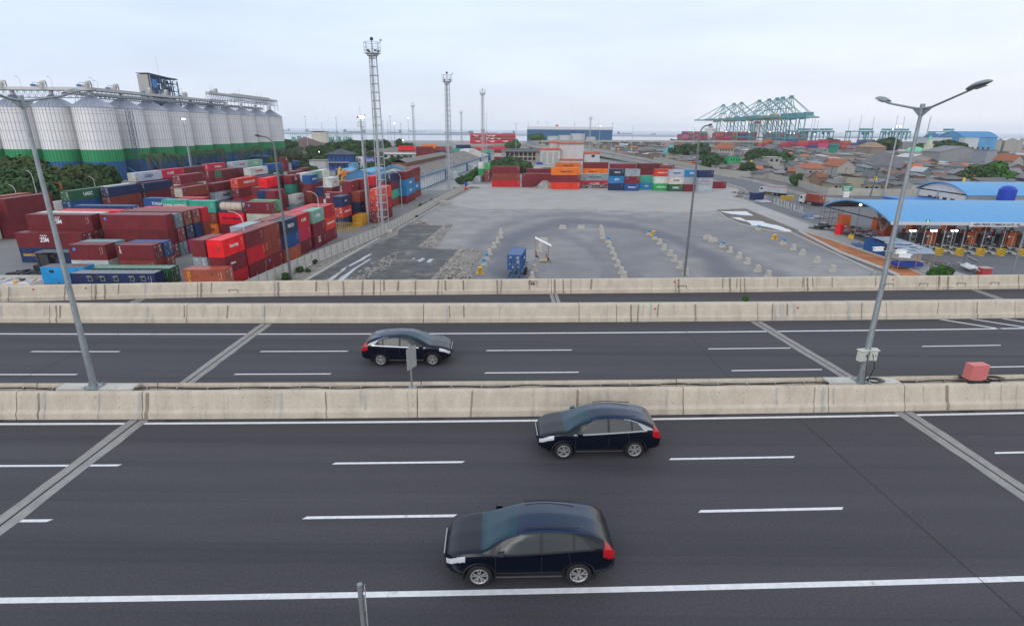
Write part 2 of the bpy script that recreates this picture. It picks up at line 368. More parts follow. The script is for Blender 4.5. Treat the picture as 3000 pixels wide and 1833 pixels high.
redm = mat('red_reflector', (.6, .02, .02), .4)
for i, (fp_, x) in enumerate(((fp3, -33.6), (fp3, -30.2+.0), (fp3, 12.3), (fp3, 29.6), (fp2, 9.2), (fp2, 18.6))):
    o = MB(); o.lathe([(0, 0), (.06, 0), (.06, .02), (0, .02)], 10); ob = o.build('red_reflector', redm, None, fp_(x, 12.8, .02)); ob.rotation_euler = (pi/2, 0, 0)
    tag(ob, 'small red reflector on the %s, %s from the left' % ('parapet wall' if i < 4 else 'divider wall', ordn(i if i < 4 else i-4)), 'reflector', 'red reflectors on the walls')
# ---------------------------------------------------------------- cable on the median with loops
def cab(x): return 21.86+cv(x)+.05*sin(x*1.1)+.03*sin(x*2.7)
cb = MB(); cb.tube([(x*.5, cab(x*.5), 13.05+.03*sin(x)) for x in range(-90, 124)], .028, 6); cb.tube([(x*.5, 21.97+cv(x*.5)+.03*sin(x*.8), 13.03) for x in range(-90, 124)], .016, 5)
for cx in (16.15, 21.75):
    for k in range(3): cb.tube([(cx+.06*k+(.3+.03*k)*cos(t*pi/10), 21.85+cv(cx)+(.2+.02*k)*sin(t*pi/10), 13.12+.02*k) for t in range(21)], .02, 5)
for x in range(-40, 44): cb.box(x*1.3-.03, x*1.3+.03, cab(x*1.3)-.05, cab(x*1.3)+.05, 12.98, 13.1, 1)
tag(cb.build('power_cable', [black, galv]), 'black power cable running along the top of the median wall', 'cable')
# ---------------------------------------------------------------- lamp posts on the median
def street_light(label, x):
    y = 21.93+cv(x); t = thing('street_lamp', label, 'street lamp', (x, y, 13.1), 0, 'double arm lamps on the median')
    m = MB(); m.tube([(0, 0, 0), (0, 0, 2.2), (0, 0, 2.25), (0, 0, 11.2)], [.13, .125, .115, .065], 12); m.tube([(0, 0, 11.2), (0, 0, 11.6)], .085, 10); m.build('pole', galv, t)
    m = MB(); m.box(-.3, .3, -.3, .3, 0, .04); [m.tube([(sx*.22, sy*.22, 0), (sx*.22, sy*.22, .12)], .025, 6) for sx in (-1, 1) for sy in (-1, 1)]
    for sx in (-1, 1): m.add([(sx*.12, 0, .3), (sx*.28, 0, .04), (sx*.12, 0, .04), (sx*.12, .02, .3), (sx*.28, .02, .04), (sx*.12, .02, .04)], [(0, 1, 2), (3, 5, 4), (0, 3, 4, 1)])
    m.build('base_plate', galv, t)
    m = MB(); m.box(-1.5, 1.7, -.2, .36, -.10, -.004); m.build('cover_slab', conct, t)
    for s in (-1, 1):
        a = MB(); a.tube([(0, s*.03, 11.42), (0, s*.5, 11.47), (0, s*2.0, 11.7+(.2 if s < 0 else 0)), (0, s*2.25, 11.75+(.22 if s < 0 else 0))], [.05, .045, .038, .034], 8)
        a.add([(0, s*.06, 11.12), (0, s*.06, 11.38), (0, s*.52, 11.42)], [(0, 1, 2)]); a.add([(.012, s*.06, 11.12), (.012, s*.06, 11.38), (.012, s*.52, 11.42)], [(0, 2, 1)])
        ar = a.build('arm', galv, t)
        h = MB(); prof = []
        for i in range(11):
            u = i/10; yy = 2.1+u*.88; wd = .17*(math.sin(pi*min(1, .12+u*.95))**.5 if u < .97 else .25)+.015; hh = .13*math.sin(pi*(.12+.86*u))**.6+.01; zc = 11.76+u*.2+(.22 if s < 0 else 0)
            ring = [(wd*cos(th)*(.9 if sin(th) < 0 else 1), s*yy, zc+(hh if sin(th) > 0 else .045)*sin(th)) for th in [2*pi*k/12 for k in range(12)]]; prof.append(ring)
        vs = [q for g in prof for q in g]; fs = [(i*12+k, i*12+(k+1) % 12, (i+1)*12+(k+1) % 12, (i+1)*12+k) for i in range(10) for k in range(12)]
        h.add(vs, fs+[tuple(range(12)), tuple(120+k for k in range(12))], 0, True)
        hd = h.build('lamp_head', galv, t)
        lz = 11.99 if s < 0 else 11.78; g = MB(); g.add([(-.1, s*2.35, lz-.03), (.1, s*2.35, lz-.03), (.1, s*2.8, lz+.07), (-.1, s*2.8, lz+.07)], [(0, 1, 2, 3), (3, 2, 1, 0)]); g.build('lens', mat('lamp_lens', (.35, .36, .34), .25), hd)
    return t
street_light('tall double-arm street lamp left of the parked boxes, left end of median', -17.85)['label'] = 'leaning-looking double-arm street lamp at the left end of the median'
LR = street_light('double-arm street lamp with two grey boxes strapped to its pole', 15.65)
m = MB(); bx = mat('cabinet_cream', (.55, .56, .50), .5, var=.06)
for i, (dx, dy, a) in enumerate(((-.32, -.12, .25), (.3, -.02, -.15))):
    b_ = thing('equipment_box', 'cream equipment box strapped on the %s of the lamp pole' % ('left' if i == 0 else 'right'), 'equipment box', (15.65+dx*.8, 21.95+cv(15.65)+dy, 14.12), a); b_.scale = (.72, .8, .78)
    m = MB(); m.box(-.24, .24, -.14, .14, 0, .62); m.build('casing', bx, b_); m = MB(); m.box(-.3, .3, -.22, .2, .62, .655); m.build('lid', bx, b_)
    m = MB(); m.box(-.2, .2, -.155, -.14, .05, .57); dr = m.build('door', bx, b_); m = MB(); m.box(.12, .16, -.17, -.155, .25, .36); m.build('latch', darkm, dr)
m = MB(); m.tube([(15.75, 21.66+cv(15.7), 13.1), (15.9, 21.6+cv(15.7), 13.9), (15.72, 21.65+cv(15.7), 14.5)], .02, 6); m.tube([(15.5, 21.66+cv(15.7), 14.5), (15.55, 21.64+cv(15.7), 14.1), (15.62, 21.6+cv(15.7), 13.1)], .015, 6); 
tag(m.build('power_cable', black), 'short black cables hanging from the boxes on the lamp pole', 'cable').name = 'power_cable.001'
rb = thing('warning_box', 'salmon red box on black feet standing on the median wall', 'light box', (20.75, 21.75+cv(20.75), 13.12), RD(4))
m = MB(); m.box(-.4, .4, -.2, .2, .1, .78); m.box(-.41, .41, -.21, .21, .78, .80); m.build('casing', mat('salmon_paint', (.62, .17, .16), .5, var=.06), rb)
m = MB(); m.box(-.5, .5, -.3, -.22, 0, .05); m.box(-.5, .5, .2, .28, 0, .05); m.box(-.4, -.32, -.42, .4, .05, .1); m.box(.32, .4, -.42, .4, .05, .1); m.build('foot', black, rb)
m = MB(); m.lathe([(0, -.01), (.018, -.01), (.018, .01), (0, .01)], 8, c=(0, 0)); 
# road signs
sgm = mat('sign_back', (.36, .36, .345), .6, .2, var=.1, scale=8)
t = thing('road_sign', 'grey road sign seen from behind, on its post on the median', 'road sign', (-4.29, 21.75+cv(-4.29), 13.05), RD(-27))
m = MB(); m.tube([(0, 0, 0), (0, 0, 2.0)], .045, 10); m.box(-.16, .16, -.16, .16, 0, .03); m.build('pole', galv, t)
m = MB(); m.box(.05, .07, -.32, .32, .95, 1.9); m.build('panel', sgm, t)
[MB().box(.03, .05, -.25, .25, z, z+.04).build('bracket', galv, t) for z in (1.1, 1.65)]
t = thing('road_sign', 'narrow edge-on road sign on a round post at the bottom edge', 'road sign', (-3.09, 9.02, 11.0), RD(17))
m = MB(); m.tube([(0, 0, 0), (0, 0, 3.78)], .055, 14); m.build('pole', galv, t)
m = MB(); m.prism([(-.3, 0), (.3, 0), (.3, .1), (0, .52), (-.3, .1)], 0, .012); o = m.build('panel', sgm, t); 
o.rotation_euler = (pi/2, 0, pi/2); o.location = (.085, .05, 3.2)
MB().box(.05, .085, -.2, .2, 3.25, 3.29).build('bracket', galv, t); MB().box(.05, .085, -.05, .05, 2.75, 2.79).build('bracket', galv, t)
m = MB(); m.box(.075, .087, -.25, .35, 2.2, 3.2); m.build('panel', sgm, t)
# ------------------------------------------------------------------ the three dark SUVs
def spl(pts, x):
    "monotone-ish cubic interpolation"
    xs = [p[0] for p in pts]; ys = [p[1] for p in pts]
    if x <= xs[0]: return ys[0]
    if x >= xs[-1]: return ys[-1]
    n = len(xs); d = [(ys[i+1]-ys[i])/(xs[i+1]-xs[i]) for i in range(n-1)]
    m = [d[0]]+[0 if d[i-1]*d[i] <= 0 else 2*d[i-1]*d[i]/(d[i-1]+d[i]) for i in range(1, n-1)]+[d[-1]]
    for i in range(n-1):
        if x <= xs[i+1]:
            h = xs[i+1]-xs[i]; t = (x-xs[i])/h
            return (2*t**3-3*t*t+1)*ys[i]+(t**3-2*t*t+t)*h*m[i]+(-2*t**3+3*t*t)*ys[i+1]+(t**3-t*t)*h*m[i+1]
pk = dict(spec=.5)
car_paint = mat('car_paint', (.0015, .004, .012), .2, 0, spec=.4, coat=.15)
car_roof_skylit = mat('car_paint_roof', (.004, .020, .060), .2, .2, spec=.5, coat=.25)  # roof copy of the body paint, its bluer colour holds the reflected sky
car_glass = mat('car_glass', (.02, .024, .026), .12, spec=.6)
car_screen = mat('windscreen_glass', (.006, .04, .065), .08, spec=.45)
chrome = mat('chrome', (.42, .43, .45), .3, .9)
plast = mat('black_plastic', (.012, .012, .014), .55)
headm = mat('headlamp_lens', (.75, .77, .8), .15, .2, spec=.8)
tailm = mat('tail_lamp', (.42, .006, .012), .2, spec=.8)
tyre = mat('tyre', (.014, .014, .015), .8)
rimm = mat('alloy_rim', (.52, .52, .53), .35, .6)
TOP = [(-2.28, .92), (-2.22, 1.04), (-2.08, 1.22), (-1.86, 1.385), (-1.5, 1.51), (-1.0, 1.60), (-.4, 1.645), (.1, 1.615), (.5, 1.51), (.95, 1.28), (1.24, 1.13), (1.5, 1.10), (1.9, 1.02), (2.12, .93), (2.25, .80), (2.29, .68)]
BELT = [(-2.3, .93), (-2.1, 1.12), (-1.7, 1.17), (-1.0, 1.13), (0, 1.07), (.9, 1.03), (1.3, 1.02), (1.9, .93), (2.3, .70)]
PLAN = [(-2.30, .74), (-2.22, .84), (-2.0, .885), (-1.4, .925), (0, .925), (1.3, .92), (1.8, .88), (2.08, .78), (2.22, .64), (2.30, .5)]
RY = [(-2.1, .60), (-1.7, .64), (-.6, .665), (.3, .65), (.9, .66), (1.3, .72), (2.2, .62)]
BOT = [(-2.3, .42), (-2.1, .30), (-1.7, .24), (1.8, .24), (2.1, .26), (2.3, .36)]
WB0, WB1, WR = -1.31, 1.35, .35
JB = 28
def suv(label, loc, rot, glass=None, cladding=True, trim=None):
    t = thing('suv', label, 'car', loc, rot)
    NX = 210; xs = [-2.29+4.58*i/(NX-1) for i in range(NX)]; rows = []
    for x in xs:
        zt = spl(TOP, x); pw = spl(PLAN, x); zb = spl(BOT, x); bz = min(spl(BELT, x), zt-.03); ry = min(spl(RY, x), pw-.03)
        cab_ = max(0, min(1, (zt-bz-.05)/.3))
        zr = bz+(zt-bz)*(.80 if cab_ > .2 else .75); ry = ry if cab_ > 0 else pw*.82
        ry = ry*cab_+pw*.86*(1-cab_)
        key = [(0, zb), (pw*.80, zb), (pw*.965, zb+.10), (pw*.985, .52 if bz > .6 else (zb+bz)/2), (pw, .74 if bz > .86 else (zb+bz)*.6), (pw*.985, bz-.06), (pw*.955, bz), (ry+.02+(pw*.955-ry)*.25, bz+(zr-bz)*.72), (ry, zr), (ry*.86, zr+(zt-zr)*.52), (ry*.5, zt-.022*cab_-.01), (0, zt)]
        sub = []
        for i in range(len(key)-1):
            n = (1, 3, 7, 7, 7, 3, 12, 6, 3, 4, 4)[i]
            for j in range(n): u = j/n; sub.append((key[i][0]*(1-u)+key[i+1][0]*u, key[i][1]*(1-u)+key[i+1][1]*u))
        sub.append(key[-1]); 
        # soften the polyline, keeping the belt crease
        sm = list(sub)
        for _ in range(5):
            for i in range(1, len(sm)-1):
                if i in (JB,): continue
                sm[i] = ((sm[i-1][0]+2*sm[i][0]+sm[i+1][0])/4, (sm[i-1][1]+2*sm[i][1]+sm[i+1][1])/4)
        rows.append(sm)
    n = len(rows[0]); ring = n*2-2
    def ringpts(x, sm): return [(x, -y, z) for y, z in sm]+[(x, y, z) for y, z in reversed(sm[1:-1])]
    V = []
    for x, sm in zip(xs, rows): V += ringpts(x, sm)
    parts = {}
    def cls(x, z, j, side, yv, zrow):
        # j index from bottom centre up
        zt = spl(TOP, x); bz = spl(BELT, x)
        if j >= JB and j < JB+18:      # glasshouse side between belt and roof rail
            lo = bz; hi = zt
            # side glass outline
            u = max(0, (z-lo)/max(.05, hi-lo))
            xf = .98-.95*u**1.15; xb = -1.62+.42*max(0, .55-u)*0+.35*u**2*0
            um = .80 if x > -.75 else .16+.64*math.sin(pi/2*max(0, (x+1.93)/1.18))**.85
            if -1.93 < x < xf and zt-bz > .1 and u < um+.05:
                if u > um-.01 or x < -1.60+u*.35: return 'window_trim'
                if abs(x+.30) < .045 or abs(x+1.16) < .03: return 'pillar:%d' % (x < -.7)
                return 'side_window'
            if x > .25 and j >= JB and zt-bz > .1 and x > xf+.07: return 'windscreen' if x < 1.24 and z > spl(BELT, x)+.02 and yv > 0 and abs(yv) < spl(RY, x)*.97 else 'body'
            if x < -1.62 and x > -2.16 and abs(yv) < .62: return 'rear_window'
            if x < -1.98 and z > 0: return 'tail_lamp'
            return 'body'
        if j >= JB+18:
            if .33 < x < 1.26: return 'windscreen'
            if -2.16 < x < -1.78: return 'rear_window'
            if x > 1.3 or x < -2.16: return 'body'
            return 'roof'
        if JB-2 <= j < JB and -1.72 < x < 1.0: return 'window_trim'
        if x > 1.72 and bz-.17 < z < bz-.03+.02 and j < JB: return 'headlamp' if z > bz-.17+(2.3-x)*.03 and x < 2.24 else 'body'
        if x < -1.95 and z > .82 and j < JB: return 'tail_lamp' if x < -2.02-(1.0-z)*.2 or z > .9 else 'body'
        if z > .36 and j < JB-1 and any(abs(x-g_) < .0115 for g_ in (.92, -.30, -1.12+(z-.6)*.25)): return 'door_gap:%d' % (0 if x > .5 else 1 if x > -.7 else 2)
        if z < .40 and cladding: return 'sill_cladding'
        return 'body'
    F = {}
    NR = ring
    for i in range(NX-1):
        for j in range(NR):
            a, b, c, d = i*NR+j, i*NR+(j+1) % NR, (i+1)*NR+(j+1) % NR, (i+1)*NR+j
            jj = j if j < n-1 else NR-1-j
            cx = (V[a][0]+V[d][0])/2; cy = (V[a][1]+V[b][1])/2; cz = (V[a][2]+V[b][2]+V[c][2]+V[d][2])/4
            # leave the wheel arches open
            if any((cx-wx)**2+(cz-.34)**2 < .415**2 for wx in (WB0, WB1)) and abs(cy) > .55 and jj < JB: continue
            k = cls(cx, cz, jj, 1 if cy > 0 else -1, abs(cy), 0); 
            if k in ('side_window', 'window_trim', 'headlamp', 'tail_lamp'): k = (k, 'L' if cy > 0 else 'R')
            elif ':' in k: k = (k.split(':')[0], k[-1]+('L' if cy > 0 else 'R'))
            else: k = (k, '')
            F.setdefault(k, []).append((a, d, c, b))
    F[('body', '')].append(tuple(range(NR))); F[('body', '')].append(tuple(reversed([(NX-1)*NR+j for j in range(NR)])))
    mm = {'body': car_paint, 'roof': car_roof_skylit, 'windscreen': car_screen, 'rear_window': car_glass, 'side_window': glass or car_glass, 'window_trim': trim or chrome, 'headlamp': headm, 'tail_lamp': tailm, 'sill_cladding': plast, 'pillar': plast, 'door_gap': plast}
    for (k, s), fs in F.items():
        used = sorted({i for f in fs for i in f}); ix = {u: q for q, u in enumerate(used)}
        me = bpy.data.meshes.new(k); me.from_pydata([V[u] for u in used], [], [tuple(ix[i] for i in f) for f in fs]); me.materials.append(mm[k])
        me.polygons.foreach_set('use_smooth', [len(f) < 5 for f in fs]); me.update()
        o = bpy.data.objects.new(k, me); C.objects.link(o); o.parent = t
    # arches (dark liners), chrome sill line, mirrors, door handles, bumpers
    for wx in (WB0, WB1):
        for s in (-1, 1):
            m = MB(); ang = [-.25+i*(pi+.5)/22 for i in range(23)]
            vs = []
            for a in ang:
                for r, y in ((.405, .895), (.455, .925), (.462, .88), (.41, .55)): vs.append((wx+r*cos(a), s*y, .34+r*sin(a)))
            m.add(vs, [(i*4+k, i*4+k+1, i*4+k+5, i*4+k+4) for i in range(22) for k in range(3)]+[(i*4+3, i*4, i*4+4, i*4+7) for i in range(22)], 0, True)
            m.build('wheel_arch', plast, t)
            w_ = MB(); prof = [(.205, .86), (.235, .905), (.30, .915), (.335, .90), (.348, .86), (.348, .72), (.33, .69), (.2, .69)]
            w0 = len(w_.v)
            w_.add([(wx+r*cos(2*pi*q/32), s*y, .348+r*sin(2*pi*q/32)) for r, y in prof for q in range(32)], [(p*32+q, p*32+(q+1) % 32, (p+1)*32+(q+1) % 32, (p+1)*32+q) for p in range(7) for q in range(32)], 0, True)
            wh = w_.build('wheel', tyre, t)
            r_ = MB(); 
            r_.add([(wx+r*cos(2*pi*q/32), s*y, .348+r*sin(2*pi*q/32)) for r, y in [(.245, .895), (.235, .912), (.215, .905), (.205, .80)] for q in range(32)], [(p*32+q, p*32+(q+1) % 32, (p+1)*32+(q+1) % 32, (p+1)*32+q) for p in range(3) for q in range(32)], 0, True)
            for q in range(5):
                a0 = 2*pi*q/5+.3
                for da in (-.17, .17):
                    a1 = a0+da; c0, s0 = cos(a0+da*.5), sin(a0+da*.5); c1, s1 = cos(a1*1.0+da*.35), sin(a1+da*.35)
                    nx_, nz_ = -sin(a1), cos(a1)
                    pts = [(.03*c0-nx_*.02, .03*s0-nz_*.02), (.03*c0+nx_*.02, .03*s0+nz_*.02), (.225*c1+nx_*.017, .225*s1+nz_*.017), (.225*c1-nx_*.017, .225*s1-nz_*.017)]
                    r_.add([(wx+p[0], s*.90, .348+p[1]) for p in pts]+[(wx+p[0], s*.87, .348+p[1]) for p in pts], [(0, 1, 2, 3), (4, 7, 6, 5), (0, 4, 5, 1), (1, 5, 6, 2), (2, 6, 7, 3), (3, 7, 4, 0)])
            r_.add([(wx+.05*cos(2*pi*q/12), s*.907, .348+.05*sin(2*pi*q/12)) for q in range(12)], [tuple(range(12))])
            r_.build('rim', rimm, wh)
            h_ = MB(); h_.add([(wx+.225*cos(2*pi*q/20), s*.82, .348+.225*sin(2*pi*q/20)) for q in range(20)], [tuple(range(20))]); h_.build('brake_disc', darkm, wh)
    for s in (-1, 1):
        m = MB(); m.tube([(.78, s*.93, 1.06), (.83, s*1.0, 1.07)], .03, 6); m.lathe([(0, 0)], 3) if 0 else None
        m.add([(.80+a*.10, s*(1.02+b*.09), 1.10+c*.075) for a, b, c in ((-1, -1, -1), (1, -.8, -.8), (1, .7, -.6), (-1, 1, -.8), (-1, -1, 1), (.7, -.8, .8), (.7, .7, .7), (-1, 1, .9))], [(0, 3, 2, 1), (4, 5, 6, 7), (0, 1, 5, 4), (1, 2, 6, 5), (2, 3, 7, 6), (3, 0, 4, 7)]); m.build('door_mirror', car_paint, t)
        for x in (-.35, -1.2):
            m = MB(); m.box(x-.11, x+.11, min(s*.925, s*.95), max(s*.925, s*.95), .985, 1.01); m.build('door_handle', car_paint, t)
        m = MB(); m.box(-.85, .9, min(s*.90, s*.935), max(s*.90, s*.935), .33, .36); m.build('sill_trim', chrome, t)
        m = MB(); m.tube([(.1, s*.56, 1.605), (-.4, s*.57, 1.635), (-1.35, s*.55, 1.585)], .014, 6); m.build('roof_rail', plast, t)
        g = MB(); 
        for x in (.0, -.93): g.box(x-.035, x+.035, min(s*.70, s*.72), max(s*.70, s*.72), 1.3, 1.35)
    m = MB(); m.box(2.24, 2.31, -.45, .45, .62, .76); m.box(2.2, 2.27, -.55, .55, .38, .50); m.build('grille', plast, t)
    m = MB(); m.box(2.29, 2.318, -.5, .5, .765, .79); m.build('grille_bar', chrome, t)
    m = MB(); m.box(2.30, 2.325, -.22, .22, .52, .63); m.build('number_plate', mat('plate_black', (.02, .02, .02), .5), t)
    m = MB(); m.box(-2.33, -2.28, -.24, .24, .70, .80); m.build('number_plate', mat('plate_black'), t)
    m = MB(); m.box(-1.9, 1.9, -.68, .68, .2, .26); m.build('underbody', plast, t)
    return t
g2 = mat('tinted_glass', (.055, .055, .052), .15, spec=.7)
suv('dark blue SUV in the nearest lane, headlamps to the left', (.5, 12.72, DECK), pi+RD(1.9), trim=plast)
suv('dark blue SUV with chrome window outline beside the median wall', (3.27, 18.82, DECK), pi+RD(2.2), g2)
suv('dark blue SUV heading right on the far carriageway', (-5.47, 27.2, DECK), RD(1.8))
# ------------------------------------------------------------------ shipping containers
boxm = mat('container_paint', (.2, .03, .04), .55, objcol=True, var=.2, scale=.45, dirt=((.10, .06, .045), 1.1, .57, .7, (1, 1, .4)), fine=.10, fscale=6, spec=.35)
roofm = mat('container_roof', (.2, .03, .04), .42, objcol=True, var=.12, scale=.6, dirt=((.22, .16, .14), .8, .55, .5), spec=.5)  # paler blotches: dust, with the sky's reflection also put into the colour
gasket = mat('door_gasket', (.02, .02, .02), .8)
rodm = mat('locking_rod', (.38, .36, .35), .45, .5)
whitem = mat('white_marking', (.78, .78, .78), .6); yelm = mat('yellow_marking', (.75, .42, .02), .6); navym = mat('navy_marking', (.01, .012, .09), .6); redmk = mat('red_marking', (.6, .01, .03), .6); blkm = mat('black_marking', (.015, .015, .02), .6); bluem = mat('blue_marking', (.02, .25, .75), .6)
CM = {}
def cont_meshes(L, H):
    key = (L, H)
    if key in CM: return CM[key]
    l2, w2 = L/2, 1.219; b = MB()
    def corr(p0, p1, z0, z1, nrm, pitch=.278, dep=.036):
        p0 = Vector(p0); p1 = Vector(p1); q = Vector(nrm); n = max(2, round((p1-p0).length/pitch)); pts = []
        for i in range(n):
            for f, d in ((0, 0), (.27, 0), (.5, 1), (.77, 1)): pts.append(p0.lerp(p1, (i+f)/n)-q*dep*d)
        pts.append(p1); vs = [(p.x, p.y, z) for p in pts for z in (z0, z1)]
        b.add(vs, [(2*i, 2*i+2, 2*i+3, 2*i+1) for i in range(len(pts)-1)])
    e = .09
    corr((-l2+e, -w2+.012, 0), (l2-e, -w2+.012, 0), .16, H-.1, (0, -1, 0)); corr((l2-e, w2-.012, 0), (-l2+e, w2-.012, 0), .16, H-.1, (0, 1, 0))
    corr((l2-.012, -w2+e, 0), (l2-.012, w2-e, 0), .16, H-.12, (1, 0, 0), .35); corr((-l2+.012, w2-e, 0), (-l2+.012, -w2+e, 0), .16, H-.12, (-1, 0, 0), .35)
    r = MB(); n = round(L/1.05)
    for i in range(n):
        x0 = -l2+.1+(L-.2)*i/n; x1 = -l2+.1+(L-.2)*(i+1)/n; d = (x1-x0)
        for f0, f1, z0, z1 in ((0, .42, -.02, -.02), (.42, .5, -.02, -.045), (.5, .92, -.045, -.045), (.92, 1, -.045, -.02)):
            r.add([(x0+d*f0, -w2+.06, H+z0), (x0+d*f1, -w2+.06, H+z1), (x0+d*f1, w2-.06, H+z1), (x0+d*f0, w2-.06, H+z0)], [(0, 1, 2, 3)])
    f = MB()
    for sx in (-1, 1):
        for sy in (-1, 1):
            f.box(min(sx*l2, sx*(l2-.1)), max(sx*l2, sx*(l2-.1)), min(sy*w2, sy*(w2-.1)), max(sy*w2, sy*(w2-.1)), 0, H)
        f.box(min(sx*l2, sx*(l2-.08)), max(sx*l2, sx*(l2-.08)), -w2+.1, w2-.1, .02, .17); f.box(min(sx*l2, sx*(l2-.09)), max(sx*l2, sx*(l2-.09)), -w2+.1, w2-.1, H-.13, H-.01)
        f.box(-l2+.1, l2-.1, min(sx*w2, sx*(w2-.06)), max(sx*w2, sx*(w2-.06)), .02, .17); f.box(-l2+.1, l2-.1, min(sx*w2, sx*(w2-.07)), max(sx*w2, sx*(w2-.07)), H-.1, H-.01)
    ca = MB(); ca.box(-l2+.2, l2-.2, -w2+.2, w2-.2, .05, .15)
    for x in ([-1.0, 1.0]): f.box(x-.17, x+.17, -w2-.004, -w2+.3, .04, .15, 1)
    dl = []
    for s in (-1, 1):     # a door leaf on the +X end
        d = MB(); y0, y1 = (.02, w2-.1) if s > 0 else (-w2+.1, -.02); x = l2+.012
        d.box(x-.03, x, y0, y1, .18, H-.14)
        g = MB(); ys = (y0+.22, y1-.28) if s > 0 else (y0+.28, y1-.22)
        for y in ys: g.tube([(x+.035, y, .1), (x+.035, y, H-.08)], .022, 5, smooth=False); g.box(x+.01, x+.06, y-.02, y+.22, .95, 1.0)
        g.box(x+.002, x+.008, y0-.02, y0+.0, .18, H-.14); 
        for z in (.4, 1.25, H-.4): g.box(x, x+.02, y0+.06, y1-.06, z, z+.045, 1)
        dl.append((d.mesh('door', boxm), g.mesh('locking_rod', [rodm, boxm])))
    k = MB()  # small white and yellow stencils near the door end of the long side
    for j in range(8): k.box(l2-.62, l2-.56, -w2-.008, -w2-.004, H-.5-j*.14, H-.41-j*.14)
    for j in range(4): k.box(l2-1.0, l2-.95, -w2-.008, -w2-.004, H-.55-j*.12, H-.47-j*.12)
    k.box(l2-.98, l2-.86, -w2-.008, -w2-.004, H-1.35, H-1.25, 1); k.box(l2-.95, l2-.85, -w2-.008, -w2-.004, H-1.6, H-1.52)
    q = MB(); x = l2+.016
    q.box(x, x+.004, .35, .85, H-.45, H-.3); q.box(x, x+.004, .35, .7, H-.65, H-.57); q.box(x, x+.004, -.85, -.45, H-.5, H-.33)
    for j in range(5): q.box(x, x+.004, .4, .8, H-.95-j*.12, H-.90-j*.12)
    q.box(x, x+.004, -.4, -.15, .45, .62); q.box(x, x+.004, .55, .75, .5, .72, 1); q.box(x, x+.004, -.85, -.6, .9, 1.1, 1)
    res = dict(body=b.mesh('wall', boxm), roof=r.mesh('roof', roofm), frame=f.mesh('frame', [boxm, gasket]), doors=dl, mark=k.mesh('stencil', [whitem, yelm]), dmark=q.mesh('door_stencil', [whitem, yelm]))
    CM[key] = res; return res
COL = dict(M=((.185, .017, .026), 'maroon'), M2=((.15, .02, .028), 'dark maroon'), R=((.50, .012, .024), 'crimson'), X=((.80, .010, .018), 'bright red'), r=((.24, .045, .03), 'rust brown'), o=((.36, .085, .045), 'terracotta'), K=((.52, .02, .06), 'raspberry red'), H=((.62, .04, .018), 'orange red'),
    N=((.012, .028, .10), 'navy'), S=((.02, .04, .08), 'dark slate blue'), B=((.012, .075, .23), 'deep blue'), b=((.045, .30, .55), 'light blue'), c=((.02, .20, .42), 'azure blue'), G=((.015, .10, .045), 'dark green'), g=((.22, .42, .33), 'pale green'), T=((.05, .33, .25), 'teal green'), V=((.02, .36, .10), 'bright green'),
    W=((.62, .62, .59), 'white'), y=((.32, .36, .39), 'grey'), w=((.42, .47, .55), 'pale grey'), q=((.50, .47, .40), 'beige'), O=((.75, .17, .012), 'orange'), P=((.50, .01, .16), 'magenta'), Y=((.62, .30, .02), 'yellow'), Q=((.17, .26, .30), 'blue grey'), A=((.02, .36, .75), 'sky blue'))
TX = dict(w=whitem, n=navym, r=redmk, k=blkm, y=yelm, b=bluem)
allboxes = []
STKS = []
def container(code, L, H, loc, rot, dend=1, name='shipping_container'):
    """code: colour[d][/DOORCOL][*][:TEXT|size|x|inkcolour|v]"""
    txt = None
    if ':' in code: code, txt = code.split(':', 1)
    dc = None
    if '/' in code: code, dc = code.split('/')
    dot = '*' in code; code = code.replace('*', ''); d = code.endswith('d') and len(code) > 1; code = code[:-1] if d else code
    col = COL[code][0]; j = rnd.uniform(.86, 1.14); col = tuple(min(1, c*j*rnd.uniform(.97, 1.03)) for c in col)
    t = bpy.data.objects.new(name, None); C.objects.link(t); t.location = loc; t.rotation_euler = (0, 0, rot)
    ms = cont_meshes(L, H)
    def part(n, me, c=col, par=t, r=0):
        o = bpy.data.objects.new(n, me); C.objects.link(o); o.parent = par; o.color = (*c, 1)
        if r: o.rotation_euler = (0, 0, r)
        return o
    wl = part('wall', ms['body']); part('roof', ms['roof']); part('frame', ms['frame'])
    dcol = COL[dc][0] if dc else col; dr = 0 if dend > 0 else pi
    if d or dc:
        for dm, gm in ms['doors']:
            dd = part('door', dm, dcol, t, dr); part('locking_rod', gm, dcol, dd)
        if d: part('stencil', ms['dmark'], col, t, dr)
    if rnd.random() < .8: part('stencil', ms['mark'], col)
    if dot:
        m = MB(); m.add([(.26*cos(a*pi/8)-L/2+.9, -1.232, H-.75+.26*sin(a*pi/8)) for a in range(16)], [tuple(range(16))]); o = m.build('emblem', bluem, t)
    if txt:
        f = (txt.split('|')+['', '', '', ''])[:5]; s, sz, px, ink, v = f; sz = float(sz or .9); px = float(px or 0); inkm = TX[ink or 'w']
        face = 'L'
        if v == 'v':
            for i, ch in enumerate(s): text('lettering', ch, sz, inkm, t, (px*L/2, -1.236, H-.45-i*sz*.82), (pi/2, 0, 0), .06)
        else:
            text('lettering', s, sz, inkm, t, (px*L/2, -1.236, H*.52), (pi/2, 0, 0), .05)
            if s == 'HAMBURG SUD': pass
        if s == 'ZIM':
            m = MB()
            for i in range(7):
                cx = px*L/2+((i-1.5)*.34 if i < 4 else (i-5)*.34); cz = H*.52+(.85 if i < 4 else .52)
                m.add([(cx+.11*cos(a*pi/6), -1.236, cz+.11*sin(a*pi/6)) for a in range(12)], [tuple(range(12))])
            m.build('emblem', whitem, t)
    t['col'] = COL[code][1]; t['txt'] = (txt or '').split('|')[0]; t['L'] = 40 if L > 8 else 20; t['hasdoor'] = bool(d)
    return t
